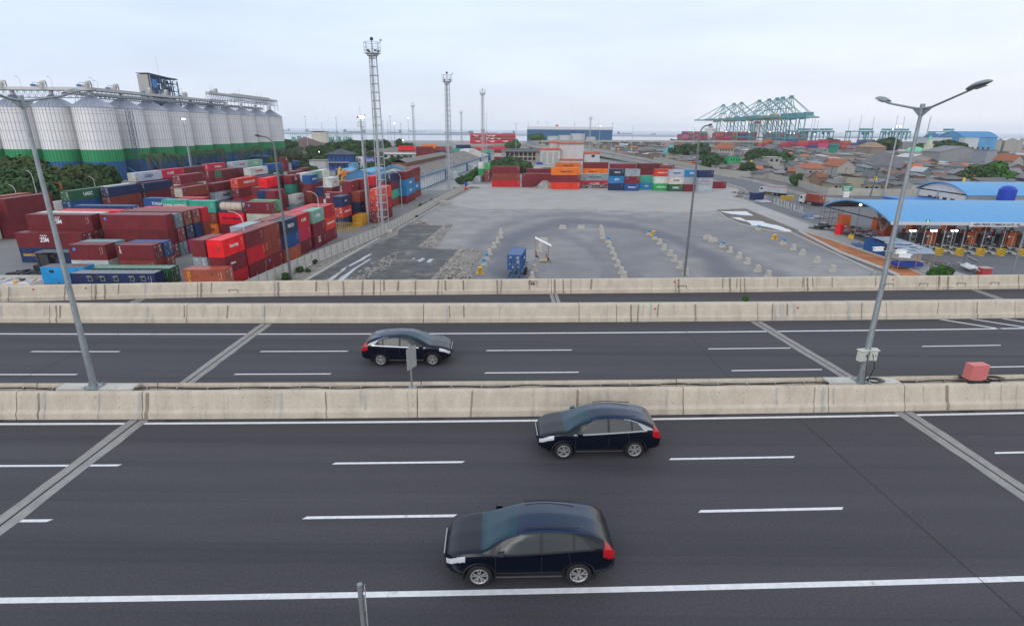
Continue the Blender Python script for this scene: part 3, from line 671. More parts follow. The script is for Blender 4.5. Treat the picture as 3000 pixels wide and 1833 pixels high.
ZM = {'A0': (0, 480, 7.531), 'A1': (0, 660, 7.531), 'B0': (300, 460, 7.531), 'B1': (300, 640, 7.531), 'C0': (600, 450, 7.531), 'C1': (600, 630, 7.531), 'D': (880, 470, 6.484), 'E': (880, 380, 6.484), 'K': (1350, 330, 3.791), 'L': (1950, 250, 4.304), 'F': (800, 100, 3.765)}
def overlap(a, b):
    "separating axis test of two (cx,cy,hl,hw,rot)"
    for r in (a[4], b[4]):
        for ax in ((cos(r), sin(r)), (-sin(r), cos(r))):
            d = abs((a[0]-b[0])*ax[0]+(a[1]-b[1])*ax[1]); e = 0
            for q in (a, b):
                e += abs(q[2]*(cos(q[4])*ax[0]+sin(q[4])*ax[1]))+abs(q[3]*(-sin(q[4])*ax[0]+cos(q[4])*ax[1]))
            if d >= e-.02: return False
    return True
prev = None
def stack(zk, x, y, items, ax='y', L=20, H=2.6, yaw=None, tag_='', dz=0):
    """the corner between the two faces seen, at the top of the pile, gives the ground position"""
    global prev
    LL = 6.06 if L == 20 else 12.19; n = len(items); top = n*H+dz
    if yaw is None: yaw = {'y': -3.5, 'x': -1.0}[ax]
    rot = RD(yaw)+(pi/2 if ax == 'y' else 0)
    if zk == 'rel': cx, cy = prev[0]+x, prev[1]+y
    else:
        a = ZM[zk]; p = at(a[0]+x/a[2], a[1]+y/a[2], top)
        # near corner -> centre
        cl, sl_ = LL/2, 1.22
        if ax == 'x': off = Vector((-cl, sl_))
        else: off = Vector((-cl*-1, sl_))  # long axis runs away from the corner
        if ax == 'x': ox, oy = -cl*cos(rot)-sl_*sin(rot), -cl*sin(rot)+sl_*cos(rot)
        else: ox, oy = cl*cos(rot)-sl_*sin(rot), cl*sin(rot)+sl_*cos(rot)
        cx, cy = p.x+ox, p.y+oy
    best = None
    for k in range(0, 40):
        for a_ in range(1 if k == 0 else 12):
            r = k*.12; tx, ty = cx+r*cos(a_*pi/6), cy+r*sin(a_*pi/6)
            if not any(overlap((tx, ty, LL/2, 1.235, rot), b) for b in STKS): best = (tx, ty); break
        if best: break
    if not best: print('NO ROOM', zk, x, y, items); return None
    if k > 8: print('moved %.1f' % (k*.12), zk, x, y, items)
    cx, cy = best; STKS.append((cx, cy, LL/2, 1.235, rot)); prev = (cx, cy)
    out = []
    for i, code in enumerate(items):
        z = top-(i+1)*H
        jx, jy = rnd.uniform(-.03, .03), rnd.uniform(-.03, .03)
        t = container(code, LL, H, (cx+jx, cy+jy, z), rot+RD(rnd.uniform(-.25, .25)), 1 if ax == 'x' else -1)
        t['tier'] = i; t['tiers'] = n; t['zone'] = tag_; out.append(t); allboxes.append(t)
    return out
# --- near left: piles lying along the view
yd_ = 'yard'
T1 = 'container yard'
stack('C1', 430, 1205, ['od:GOLD|.62|-.72|y|v'], 'x', 20, tag_=T1, yaw=1.5, dz=1.45)
stack('B1', 1100, 590, ['Md:TEX|.5|-.8|w|v', 'r'], 'x', 20, tag_=T1, yaw=.5); stack('B1', 1310, 530, ['Bd', 'rd:ZIM|.8|.6'], 'x', 20, tag_=T1, yaw=.5)
stack('A1', 2300, 432, ['M*', 'W'], 'x', 20, tag_=T1, yaw=.5); stack('rel', 0, 2.55, ['Q', 'B'], 'x', 20, tag_=T1, yaw=.5)
stack('A1', 1790, 178, ['Md:ZIM|1.0|-.15', 'N:SAMICO|.62|-.72|y'], 'x', 40, 2.75, tag_=T1)
stack('A0', 1985, 1130, ['M:ZIM|1.0|-.05', 'Md', 'Md'], 'x', 40, 2.75, tag_=T1); stack('A0', 2175, 1088, ['W', 'yd', 'G'], 'x', 40, 2.75, tag_=T1); stack('B0', 370, 1187, ['Xd', 'M', 'M'], 'x', 40, 2.75, tag_=T1); stack('B0', 650, 1082, ['Bd:INTERPOOL|.6|.7', 'M', 'r'], 'x', 40, 2.75, tag_=T1)
stack('B0', 1370, 1285, ['M*', 'M', 'Md'], 'x', 40, 2.75, tag_=T1); stack('B0', 1535, 1272, ['Qd', 'Md', 'Qd'], 'x', 40, 2.68, tag_=T1); stack('B0', 1710, 1218, ['rd', 'Nd', 'Pd'], 'x', 40, 2.75, tag_=T1); stack('B0', 1865, 1190, ['rd', 'N', 'M'], 'x', 40, 2.75, tag_=T1); stack('B0', 2012, 1165, ['R', 'r', 'M'], 'x', 40, 2.75, tag_=T1)
# --- twenty-foot rows in the middle
stack('C0', 200, 1050, ['T', 'r', 'O:Hapag-Lloyd|.75|.1|k'], 'x', 20, tag_=T1, yaw=-3); stack('rel', 0, 2.5, ['M', 'M'], 'x', 20, tag_=T1, yaw=-3)
stack('B0', 1860, 950, ['T:CHINA SHIPPING|.72', 'M', 'r'], 'x', 20, tag_=T1, yaw=-3); stack('B0', 1440, 915, ['B:ITALIA|.9|.1', 'M', 'N'], 'x', 20, tag_=T1, yaw=-3); stack('rel', 7.4, 1.5, ['K', 'M', 'M'], 'x', 20, tag_=T1, yaw=-3)
pno = stack('C0', 850, 1315, ['X:P&O Nedlloyd|.72|0|n', 'M'], 'x', 20, tag_=T1, yaw=-6)
TANKPOS = prev
stack('C0', 1440, 1080, ['Md*', 'q:MAERSK|.8|.45|k', 'M'], 'x', 20, tag_=T1, yaw=-6); stack('C0', 1545, 1040, ['Vd', 'M', 'M'], 'x', 20, tag_=T1, yaw=-6)
# --- red front along the yard wall
stack('C1', 370, 560, ['X:Evership|.7', 'M:Alianca|.5|-.3', 'R'], tag_=T1); stack('C1', 870, 400, ['M', 'R', 'M'], tag_=T1); stack('C1', 1250, 268, ['r', 'r:GOLD|.35|-.8|y|v', 'M*'], tag_=T1)
stack('C1', 1700, 140, ['S:FESCO|.85', 'B', 'o'], tag_=T1); stack('C0', 2000, 1375, ['R:K LINE|.75|.1', 'K', 'M2'], tag_=T1); stack('D', 215, 965, ['g:CHINA|.8|-.1', 'M', 'M:ZIM|.7|-.2'], tag_=T1); stack('D', 445, 880, ['R', 'H:HAMBURG SUD|.6', 'M'], tag_=T1)
stack('B1', 2240, 480, ['M', 'yd'], H=2.9, tag_=T1); stack('C1', 860, 262, ['y', 'M', 'r'], tag_=T1); stack('C1', 1400, 148, ['r', 'M', 'r'], tag_=T1); stack('C0', 1770, 1372, ['o', 'M', 'B'], tag_=T1); stack('C0', 2140, 1277, ['K', 'M', 'W'], tag_=T1); stack('D', 222, 888, ['R', 'M', 'N'], tag_=T1)
stack('D', 790, 690, ['N:TRITON|.45|-.2', 'Hd:HAMBURG SUD|.6', 'N/N'], tag_=T1); stack('D', 1130, 603, ['r*', 'N:Seaco|.35|-.5', 'M'], tag_=T1); stack('D', 1300, 768, ['H', 'M'], tag_=T1)
burnt = stack('D', 1160, 1055, ['Y'], tag_=T1)
stack('D', 1478, 552, ['Hd', 'Rd', 'Md'], L=40, H=2.9, tag_=T1); stack('D', 1718, 252, ['Nd', 'M', 'T', 'r'], L=40, tag_=T1); stack('D', 1935, 215, ['M', 'c:DELMAS|1.0', 'c:DELMAS|1.0', 'M*'], L=40, tag_=T1); stack('D', 2125, 160, ['M', 'r', 'c:DELMAS|1.0', 'r'], L=40, tag_=T1)
stack('D', 1550, 262, ['b', 'R', 'M', 'M'], L=40, tag_=T1); stack('D', 1388, 305, ['R', 'M', 'G', 'M'], tag_=T1)
stack('D', 945, 402, ['M:TEX|.4|-.5|y', 'M', 'r', 'M'], tag_=T1); stack('D', 1112, 375, ['M:ZIM|.9|.1', 'M', 'r', 'M'], tag_=T1); stack('D', 950, 606, ['M:ZIM|.6|-.8', 'M', 'M'], 'x', 20, tag_=T1)
stack('D', 585, 338, ['W:ALEX|.6|0|r', 'M', 'r', 'M'], tag_=T1); stack('D', 572, 514, ['N', 'M', 'M'], tag_=T1); stack('rel', .3, 6.2, ['M:ZIM|.6', 'M'], tag_=T1); stack('D', 608, 745, ['W', 'M'], tag_=T1)
stack('D', 105, 440, ['M', 'y:MAERSK|.6|.1|k', 'y'], tag_=T1); stack('D', 257, 415, ['M', 'H:HAMBURG SUD|.6', 'B'], tag_=T1)
stack('C0', 2010, 915, ['W:YANG MING|.6|0|r', 'y'], tag_=T1); stack('C0', 1815, 945, ['r', 'B:CSAV|.7'], tag_=T1)
stack('C0', 1343, 820, ['N', 'M', 'r'], tag_=T1); stack('C0', 1525, 825, ['M', 'M', 'R'], tag_=T1); stack('C0', 1205, 748, ['M', 'r', 'M'], tag_=T1); stack('C0', 1690, 752, ['H', 'G'], tag_=T1)
stack('C0', 1385, 546, ['X', 'M', 'M', 'N'], tag_=T1); stack('C0', 1600, 526, ['Md', 'M', 'r', 'M'], tag_=T1); stack('C0', 1812, 505, ['M:ZIM|.8', 'T', 'M', 'M'], tag_=T1); stack('C0', 2025, 480, ['B:SINOKOR|.7', 'M', 'r', 'M'], tag_=T1); stack('D', 105, 250, ['W', 'M', 'M', 'M'], tag_=T1); stack('D', 262, 216, ['g', 'M', 'T', 'M'], tag_=T1); stack('D', 415, 185, ['W', 'r', 'M', 'M'], tag_=T1)
# --- forty-foot blocks at the back
T2 = 'container yard'
stack('A0', 130, 830, ['M', 'M:Alianca|.5|-.6', 'Gd:UASC|1.2'], L=40, tag_=T2, yaw=-1.5); stack('rel', -.8, -15.0, ['r', 'T', 'W'], L=40, tag_=T2, yaw=-1.5); stack('A0', -60, 775, ['M', 'M', 'M'], L=40, H=2.9, tag_=T2, yaw=-1.5); stack('rel', -2.7, .5, ['o', 'M', 'M'], L=40, H=2.9, tag_=T2, yaw=-1.5)
stack('A0', 1505, 605, ['Gd:UASC|1.25', 'Bd', 'M'], L=40, tag_=T2); stack('B0', 125, 677, ['Nd', 'rd', 'M'], L=40, tag_=T2); stack('rel', -2.6, .4, ['W', 'M', 'M'], L=40, tag_=T2); stack('B0', 930, 580, ['Nd', 'Md', 'rd'], L=40, tag_=T2)
stack('A0', 1150, 868, ['W', 'W'], L=20, tag_=T2)
stack('B0', 706, 357, ['wd/q:COSCO|1.15|0|n', 'M', 'M', 'M'], L=40, tag_=T2); stack('B0', 1275, 292, ['K:K LINE|1.1|-.2', 'M', 'N', 'M'], L=40, tag_=T2); stack('B0', 1712, 247, ['M2', 'M', 'r', 'M'], L=40, tag_=T2); stack('C0', 60, 236, ['Kd:HYUNDAI|1.0|.1', 'Md', 'M', 'M'], L=40, tag_=T2); stack('C0', 612, 190, ['wd:YANG MING|.8|.2|r', 'M', 'M', 'M'], L=40, tag_=T2); stack('C0', 945, 157, ['g:CHINA SHIPPING|.6', 'M', 'M', 'M'], L=40, tag_=T2)
stack('B0', 1710, 405, ['Md', 'W', 'M', 'M'], L=40, tag_=T2); stack('B0', 1758, 688, ['r*/q', 'M', 'r'], L=40, tag_=T2); stack('B0', 1555, 648, ['Md', 'M', 'N'], L=40, tag_=T2); stack('C0', 190, 662, ['M2', 'w:MAERSK|1.1|0|k', 'M'], L=40, tag_=T2); stack('C0', 720, 560, ['Hd:HAMBURG SUD|1.0|.1', 'Md', 'R'], L=40, H=2.9, tag_=T2); stack('C0', 365, 360, ['M2/G', 'M', 'R', 'M'], L=40, tag_=T2); stack('C0', 1000, 322, ['W:YANG MING|1.0|0|r', 'N', 'M', 'M'], L=40, tag_=T2)
stack('C0', 1165, 520, ['N', 'N', 'M'], L=40, tag_=T2); stack('C0', 1390, 236, ['B', 'G:EVERGREEN|.9', 'M', 'M'], L=40, tag_=T2); stack('C0', 1722, 88, ['M:ZIM|.9|.3', 'M', 'M'], tag_=T2); stack('C0', 1990, 168, ['B', 'N'], tag_=T2); stack('C0', 1935, 400, ['M', 'r'], L=40, tag_=T2); stack('C0', 2120, 335, ['M2', 'M'], L=40, tag_=T2)
# --- the row closing off the empty yard
T3 = 'row at the far edge of the empty yard'; YB = 3.6
def bk(*a, **k): k.setdefault('yaw', YB); k.setdefault('tag_', T3); return stack(*a, **k)
bk('K', 660, 598, ['M', 'r', 'R'], 'x', 40, 2.9); bk('K', 997, 678, ['M*', 'M'], 'x', 40, 2.9); bk('K', 1332, 616, ['O:Hapag-Lloyd|1.0|.0|n', 'M', 'H'], 'x', 40, 2.9); bk('K', 1650, 680, ['y:P&O Nedlloyd|.9|0|n', 'K:K LINE|1.3'], 'x', 40, 2.9)
bk('K', 1824, 626, ['S:FESCO|.8', 'c:SITC|1.0', 'N'], 'x', 20, 2.9); bk('K', 1992, 629, ['y', 'M*', 'B:Safmarine|.8'], 'x', 20, 2.9); bk('K', 2153, 700, ['T', 'c:P&O|.8'], 'x', 20, 2.9); bk('K', 2325, 629, ['H:HAMBURG SUD|.6', 'W', 'V:EVERGREEN|.75'], 'x', 20, 2.9)
bk('L', 238, 1063, ['w:MAERSK|.8|0|k', 'q:MAERSK|.7|0|k', 'G:UASC|1.1'], 'x', 20, 2.9); bk('L', 415, 1066, ['c:SITC|1.0', 'y', 'M'], 'x', 20, 2.9); bk('L', 603, 1070, ['N', 'y:P&O Nedlloyd|.6|0|r', 'y'], 'x', 20, 2.9); bk('L', 772, 1215, ['M'], 'x', 20, 2.9)
bk('K', 1335, 556, ['O:Hapag-Lloyd|1.0|0|n', 'M', 'M'], 'x', 40, 2.9); bk('K', 1640, 553, ['M', 'O:Hapag-Lloyd|1.0|-.2|n', 'M'], 'x', 40, 2.9)
bk('K', 1950, 570, ['M', 'M', 'M'], 'x', 40, 2.9); bk('K', 2245, 566, ['M2', 'M', 'r'], 'x', 40, 2.9); bk('K', 2365, 583, ['M', 'r', 'M'], 'x', 20, 2.9); bk('L', 104, 1008, ['r', 'M', 'M'], 'x', 20, 2.9)
bk('K', 1010, 623, ['M', 'r'], 'x', 40, 2.9); bk('K', 320, 562, ['Vd', 'Md', 'Md'], 'y', 20, 2.9, yaw=-3); bk('rel', -3.2, 5, ['W', 'V', 'r'], 'y', 20, 2.9, yaw=-3); bk('K', 215, 712, ['yd'], 'y', 20, 2.6, yaw=-12)
T4 = 'red group beyond the warehouse'
for a in (('F', 1562, 1237, ['X', 'M', 'M', 'M']), ('F', 1760, 1242, ['M2', 'M', 'M', 'r']), ('F', 1975, 1242, ['r', 'N', 'M', 'M']), ('F', 1805, 1220, ['O', 'M', 'M', 'M']), ('F', 2180, 1222, ['N', 'y', 'M', 'r']), ('F', 2090, 1262, ['T', 'M', 'B']), ('F', 2300, 1272, ['M', 'M', 'R'])):
    stack(a[0], a[1], a[2], a[3], 'x', 40, 2.9, yaw=2, tag_=T4)
for a in (('K', 330, 408, ['T', 'B', 'N']), ('K', 455, 408, ['M', 'q', 'M']), ('K', 235, 405, ['M', 'r', 'M'])): stack(a[0], a[1], a[2], a[3], 'x', 20, 2.9, yaw=2, tag_=T4)
print('containers', len(allboxes))
# ---- labels
def label_boxes():
    base = {}
    for i, t in enumerate(allboxes): t['_k'] = i
    n_by_tier = {}
    stacks = {}; order = []
    for i, t in enumerate(allboxes):
        if t['tier'] == 0: order.append([t])
        else: order[-1].append(t)
    def desc(t):
        s = t['col']
        if t['txt']: s += ' '+t['txt']
        return s
    tops = {}
    for st in order: tops.setdefault((desc(st[0]), st[0]['zone'], len(st)), []).append(st)
    for (ds, zone, n), lst in tops.items():
        lst.sort(key=lambda st: proj(st[0].location)[0])
        for q, st in enumerate(lst):
            t0 = st[0]; ft = '%s-foot' % ('forty' if t0['L'] == 40 else 'twenty'); zw = {T1: 'yard', T3: 'far row', T4: 'distant group'}.get(zone, 'yard')
            uniq = len(lst) == 1
            nm = ds if not t0['txt'] else '%s lettered %s' % (t0['col'], t0['txt'])
            pos = '' if uniq else ', %s such pile from left' % ordn(q)
            t0['label'] = '%s %s container%s topping a %d-high pile, %s%s' % (t0['col'], ft, ' lettered '+t0['txt'] if t0['txt'] else '', n, zw, pos) if n > 1 else '%s container%s alone on the ground, %s%s' % (nm if 0 else t0['col'], ' lettered '+t0['txt'] if t0['txt'] else '', zw, pos)
            for k, t in enumerate(st[1:], 1):
                under = '%s of %d in pile topped by the %s %s' % ({1: 'second', 2: 'third', 3: 'fourth'}[k], n, t0['txt'] or t0['col'], 'box' if t0['txt'] else 'box')
                t['label'] = '%s%s container, %s, %s%s' % (t['col'], ' '+t['txt'] if t['txt'] else '', under, zw, pos.replace(' such pile', ''))
    seen = {}
    for t in allboxes:
        seen.setdefault(t['label'], []).append(t)
    for l, ts in seen.items():
        if len(ts) > 1:
            ts.sort(key=lambda t: proj(t.location)[0])
            for i, t in enumerate(ts): t['label'] = ' '.join(l.split()[:12])+' (%s from left)' % ordn(i)
    for t in allboxes:
        t['category'] = 'shipping container'; t['group'] = {T1: 'containers stacked in the walled yard', T3: 'containers in the row beyond the empty yard', T4: 'containers beyond the warehouse'}.get(t['zone'], 'containers')
        for k in ('col', 'txt', 'L', 'hasdoor', 'tier', 'tiers', 'zone', '_k'): 
            if k in t: del t[k]
        w_ = t['label'].split()
        if len(w_) > 16: t['label'] = ' '.join(w_[:16])
label_boxes()
_g = [t for t in allboxes if 'GOLD' in t['label'] and 'terracotta' in t['label']][0]
m = MB(); m.box(-3.03, 3.03, -1.2, 1.2, 0, .35); [m.box(x-.2, x+.2, y-.2, y+.2, .35, 1.44) for x in (-2.7, 0, 2.7) for y in (-.9, .9)]
tag(m.build('steel_stand', darkm, None, (_g.location.x, _g.location.y, 0), _g.rotation_euler.z), 'dark steel stand carrying the terracotta GOLD container', 'stand')
import re as _re
for t in allboxes:
    if len(_re.findall(r"[A-Za-z0-9]+", t['label'])) > 16: t['label'] = t['label'].replace(' container', '').replace('forty-foot', 'long').replace('twenty-foot', 'short').replace('distant group', 'far group').replace('P&O Nedlloyd box', 'grey box')
# ------------------------------------------------------------------ ground sheets, sea
ZM.update({'J': (1400, 580, 3.52), 'R': (2100, 500, 4.302), 'T': (2500, 500, 4.302), 'G': (800, 440, 3.586), 'U': (2400, 200, 4.107), 'S': (0, 0, 1)})
def gp(k, x, y, z=0.0):
    a = ZM[k]; return at(a[0]+x/a[2], a[1]+y/a[2], z)
def poly(k, pts, z=0.0): return [(q.x, q.y) for q in (gp(k, x, y, z) for x, y in pts)]
gm = mat('hard_ground', (.20, .20, .205), .9, var=.18, scale=.03, detail=12, dirt=((.26, .25, .24), .05, .52, .55), fine=.08, fscale=2)
def sheet(name, pts, z, m, parent=None, kind='structure'):
    b = MB(); b.add([(x, y, z) for x, y in pts], [tuple(range(len(pts)))])
    # keep the face pointing up
    o = b.build(name, m, parent)
    if o.data.polygons[0].normal.z < 0: o.data.flip_normals()
    if kind: o['kind'] = kind
    return o
sheet('ground', [(-8000, -300), (8000, -300), (8000, 1240), (-8000, 1240)], 0, gm)
sea = mat('sea_water', (.30, .37, .47), .45, var=.10, scale=.006, stretch=(.3, 1, 1), spec=.3)
calm = mat('sheltered_water', (.50, .53, .60), .35, var=.05, scale=.01, stretch=(.3, 1, 1), spec=.4)
sheet('sea', [(-90000, 2600), (90000, 2600), (90000, 90000), (-90000, 90000)], -.8, sea); sheet('harbour_water', [(-9000, 1240), (9000, 1240), (9000, 2600), (-9000, 2600)], -.8, calm)
# apron of the empty yard: pale slab, with darker tyre bands worn into it
def yardmat(name, base, arcs, var=.12):
    m = mat(name, base, .88, var=.2, scale=.16, detail=12, dirt=((.37, .355, .33), .14, .54, .6), fine=.10, fscale=3)
    n = m.node_tree.nodes; k = m.node_tree.links; b = n['Principled BSDF']; src = b.inputs['Base Color'].links[0].from_socket
    t = n.new('ShaderNodeTexCoord'); tot = None
    wv = n.new('ShaderNodeTexNoise'); wv.inputs['Scale'].default_value = .09; wv.inputs['Detail'].default_value = 6; k.new(t.outputs['Object'], wv.inputs[0])
    for (cx, cy, sx, sy, r, w_, st) in arcs:
        mp_ = n.new('ShaderNodeMapping'); mp_.inputs['Location'].default_value = (-cx*sx, -cy*sy, 0); mp_.inputs['Scale'].default_value = (sx, sy, 0); k.new(t.outputs['Object'], mp_.inputs[0])
        ln = n.new('ShaderNodeVectorMath'); ln.operation = 'LENGTH'; k.new(mp_.outputs[0], ln.inputs[0])
        a = n.new('ShaderNodeMath'); a.operation = 'SUBTRACT'; k.new(ln.outputs['Value'], a.inputs[0]); a.inputs[1].default_value = r
        ab = n.new('ShaderNodeMath'); ab.operation = 'ABSOLUTE'; k.new(a.outputs[0], ab.inputs[0])
        nn = n.new('ShaderNodeMath'); nn.operation = 'MULTIPLY_ADD'; k.new(wv.outputs[0], nn.inputs[0]); nn.inputs[1].default_value = w_*1.3; nn.inputs[2].default_value = -w_*.65
        ad_ = n.new('ShaderNodeMath'); k.new(ab.outputs[0], ad_.inputs[0]); k.new(nn.outputs[0], ad_.inputs[1])
        q = n.new('ShaderNodeMapRange'); q.interpolation_type = 'SMOOTHSTEP'; q.inputs[1].default_value = 0; q.inputs[2].default_value = w_; q.inputs[3].default_value = st; q.inputs[4].default_value = 0; k.new(ad_.outputs[0], q.inputs[0])
        if tot is None: tot = q.outputs[0]
        else:
            mxx = n.new('ShaderNodeMath'); mxx.operation = 'MAXIMUM'; k.new(tot, mxx.inputs[0]); k.new(q.outputs[0], mxx.inputs[1]); tot = mxx.outputs[0]
    mc = n.new('ShaderNodeMix'); mc.data_type = 'RGBA'; k.new(tot, mc.inputs[0]); k.new(src, mc.inputs[6]); mc.inputs[7].default_value = (.115, .125, .155, 1); k.new(mc.outputs[2], b.inputs['Base Color'])
    return m
ym = yardmat('yard_concrete', (.28, .272, .272), [(19, 108, 1/20., 1/42., 1.0, .33, .85), (19, 108, 1/20., 1/42., 1.36, .22, .55), (9, 104, 1/8., 1/28., 1.0, .5, .6), (-8, 90, .02, .05, .5, .5, .45), (48, 80, .03, .016, .9, .6, .5)])
sheet('yard_surface', [(-26.5, 60), (67.0, 60), (66.5, 97), (64.2, 140), (62.5, 152), (64.4, 176.5), (54.3, 169.6), (22.7, 176.2), (-10.9, 174.6), (-24, 187), (-26, 150)], .004, ym)
ym2 = mat('pale_slab', (.37, .362, .352), .9, var=.10, scale=.12, detail=10, dirt=((.28, .28, .28), .07, .55, .5), fine=.05, fscale=3)
sheet('pale_slab', [(-24, 187), (-10.9, 174.6), (22.7, 176.2), (54.3, 169.6), (64.4, 176.5), (75, 181), (73, 138), (73.4, 93), (80, 93), (80, 150), (86, 215), (98, 245), (96, 262), (-20, 258)], .006, ym2)
dark = mat('wet_rubble_ground', (.06, .063, .065), .6, var=.6, scale=.35, detail=12, dirt=((.20, .185, .165), .22, .53, .85), fine=.35, fscale=3)
wp = poly('G', [(330, 1395), (920, 1050), (1310, 890), (1300, 850), (1420, 788), (1795, 790), (1520, 1020), (1700, 1035), (1965, 1040), (1905, 1110), (1640, 1375), (1600, 1395)])
wp = [(-34.5, 62), (-33.6, 86)]+wp[1:-2]+[(-13.8, 86), (-13.6, 62)]
sheet('wet_patch', wp, .010, dark)
wat = mat('puddle_water', (.30, .31, .33), .06, spec=1.0)
def blob(pts, jag=.12, n=3, seed=0):
    r = random.Random(seed); out = []
    for (a, b) in zip(pts, pts[1:]+pts[:1]):
        for i in range(n): t = i/n; out.append((a[0]+(b[0]-a[0])*t+r.uniform(-jag, jag), a[1]+(b[1]-a[1])*t+r.uniform(-jag, jag)))
    return out
pud = [('G', [(545, 1370), (700, 1275), (800, 1210), (790, 1225), (720, 1280), (610, 1370)]), ('G', [(700, 1260), (905, 1150), (1030, 1075), (1040, 1095), (900, 1175), (770, 1240)]), ('G', [(660, 1375), (830, 1250), (1000, 1150), (1050, 1120), (1030, 1145), (880, 1240), (730, 1370)]), ('G', [(1515, 1160), (1570, 1130), (1595, 1140), (1540, 1175)]), ('G', [(1610, 1175), (1650, 1140), (1695, 1145), (1640, 1180)]), ('G', [(1450, 1145), (1480, 1130), (1490, 1140)]), ('G', [(1620, 665), (1680, 640), (1730, 655), (1650, 668)]), ('G', [(1580, 740), (1650, 735), (1600, 745)])]
for i, (k, p) in enumerate(pud): sheet('puddle', blob(poly(k, p), .12, 3, i), .014, wat)
# kerb, gravel verge and its stones
kerb = mat('kerb_concrete', (.46, .45, .43), .9, var=.15, scale=2)
KL = [(-35.3, 60), (-33.9, 86.2), (-31.7, 112.1), (-30.3, 124.5)]; K2 = [(-28.6, 137), (-27.8, 144.3), (-25.7, 166), (-23.6, 187.8)]
kb = MB(); kb.sweep([(-.22, 0), (-.22, .14), (.22, .14), (.22, 0)], KL); o = struct(kb.build('kerb', kerb))
kb = MB(); kb.sweep([(-.22, 0), (-.22, .14), (.22, .14), (.22, 0)], K2); struct(kb.build('kerb', kerb))
grv = mat('gravel_soil', (.25, .235, .22), .95, var=.3, scale=1.2, detail=8, fine=.3, fscale=6)
WALL = [(-42.6, 52), (-37.8, 91.5), (-30.3, 131.9), (-25.3, 183), (-19.8, 235.7)]
sheet('gravel_verge', [(-42.4, 52), (-37.6, 91.5), (-30.1, 132), (-25.1, 183), (-19.8, 235), (-17, 236), (-23.4, 188), (-27.6, 144.3), (-28.4, 137), (-27, 129), (-30.1, 124.5), (-31.5, 112), (-33.7, 86), (-35.2, 52)], .012, grv)
stone = mat('broken_stone', (.29, .27, .25), .95, var=.4, scale=.9, detail=3)
ICO = [(-.53, 0, .85), (.53, 0, .85), (-.53, 0, -.85), (.53, 0, -.85), (0, .85, .53), (0, .85, -.53), (0, -.85, .53), (0, -.85, -.53), (.85, .53, 0), (-.85, .53, 0), (.85, -.53, 0), (-.85, -.53, 0)]
ICF = [(0, 4, 1), (0, 9, 4), (9, 5, 4), (4, 5, 8), (4, 8, 1), (8, 10, 1), (8, 3, 10), (5, 3, 8), (5, 2, 3), (2, 7, 3), (7, 10, 3), (7, 6, 10), (7, 11, 6), (11, 0, 6), (0, 1, 6), (6, 1, 10), (9, 0, 11), (9, 11, 2), (9, 2, 5), (7, 2, 11)]
def rocks(mb, pos, r, s0=.08, s1=.24):
    for (x, y, z) in pos:
        s = r.uniform(s0, s1); a = r.uniform(0, 6.3); ca, sa = cos(a), sin(a); kx, ky, kz = r.uniform(.7, 1.4)*s, r.uniform(.7, 1.2)*s, r.uniform(.5, 1)*s
        mb.add([(x+(p[0]*kx*ca-p[1]*ky*sa)*r.uniform(.85, 1.15), y+(p[0]*kx*sa+p[1]*ky*ca)*r.uniform(.85, 1.15), z+p[2]*kz) for p in ICO], ICF)
def inpoly(x, y, P):
    c = False; n = len(P)
    for i in range(n):
        x1, y1 = P[i]; x2, y2 = P[(i+1) % n]
        if (y1 > y) != (y2 > y) and x < (x2-x1)*(y-y1)/(y2-y1)+x1: c = not c
    return c
def scatter(P, n, r, heap=0, z0=0):
    xs = [p[0] for p in P]; ys = [p[1] for p in P]; out = []; cx, cy = sum(xs)/len(xs), sum(ys)/len(ys)
    while len(out) < n:
        x, y = r.uniform(min(xs), max(xs)), r.uniform(min(ys), max(ys))
        if inpoly(x, y, P):
            z = z0
            if heap:
                dmin = min(abs((y2-y1)*x-(x2-x1)*y+x2*y1-y2*x1)/math.hypot(y2-y1, x2-x1) for (x1, y1), (x2, y2) in zip(P, P[1:]+P[:1])); z += min(heap, dmin*.55)*r.uniform(.5, 1)
            out.append((x, y, z))
    return out
rr_ = random.Random(11)
s1 = MB(); rocks(s1, scatter([(-41.5, 60), (-37.3, 91.5), (-30, 131), (-27.6, 130), (-29.9, 124.5), (-31.6, 112), (-33.8, 86), (-35.4, 60)], 2300, rr_), rr_); rocks(s1, scatter([(-29.6, 131), (-27.9, 148), (-26, 150), (-28, 136)], 250, rr_), rr_)
tag(s1.build('broken_stone', stone), 'loose grey stones covering the verge along the yard wall', 'stones', kind='stuff')
heaps = [('long heap of broken concrete at the middle of the wet ground', [(1530, 1015), (1700, 1030), (1800, 900), (1885, 785), (1800, 785), (1680, 890)], .7, 900), ('broad heap of broken concrete nearest the parapet', [(1650, 1375), (1880, 1130), (1960, 1035), (2140, 1050), (2200, 1110), (2080, 1220), (2100, 1370)], .5, 1500), ('low heap of broken concrete by the kerb near the tower', [(1410, 785), (1500, 735), (1600, 760), (1640, 790)], .4, 200), ('scattered rubble around the wet ground puddles', [(760, 1370), (870, 1290), (1100, 1160), (1330, 1050), (1260, 1200), (960, 1370)], 0, 170)]
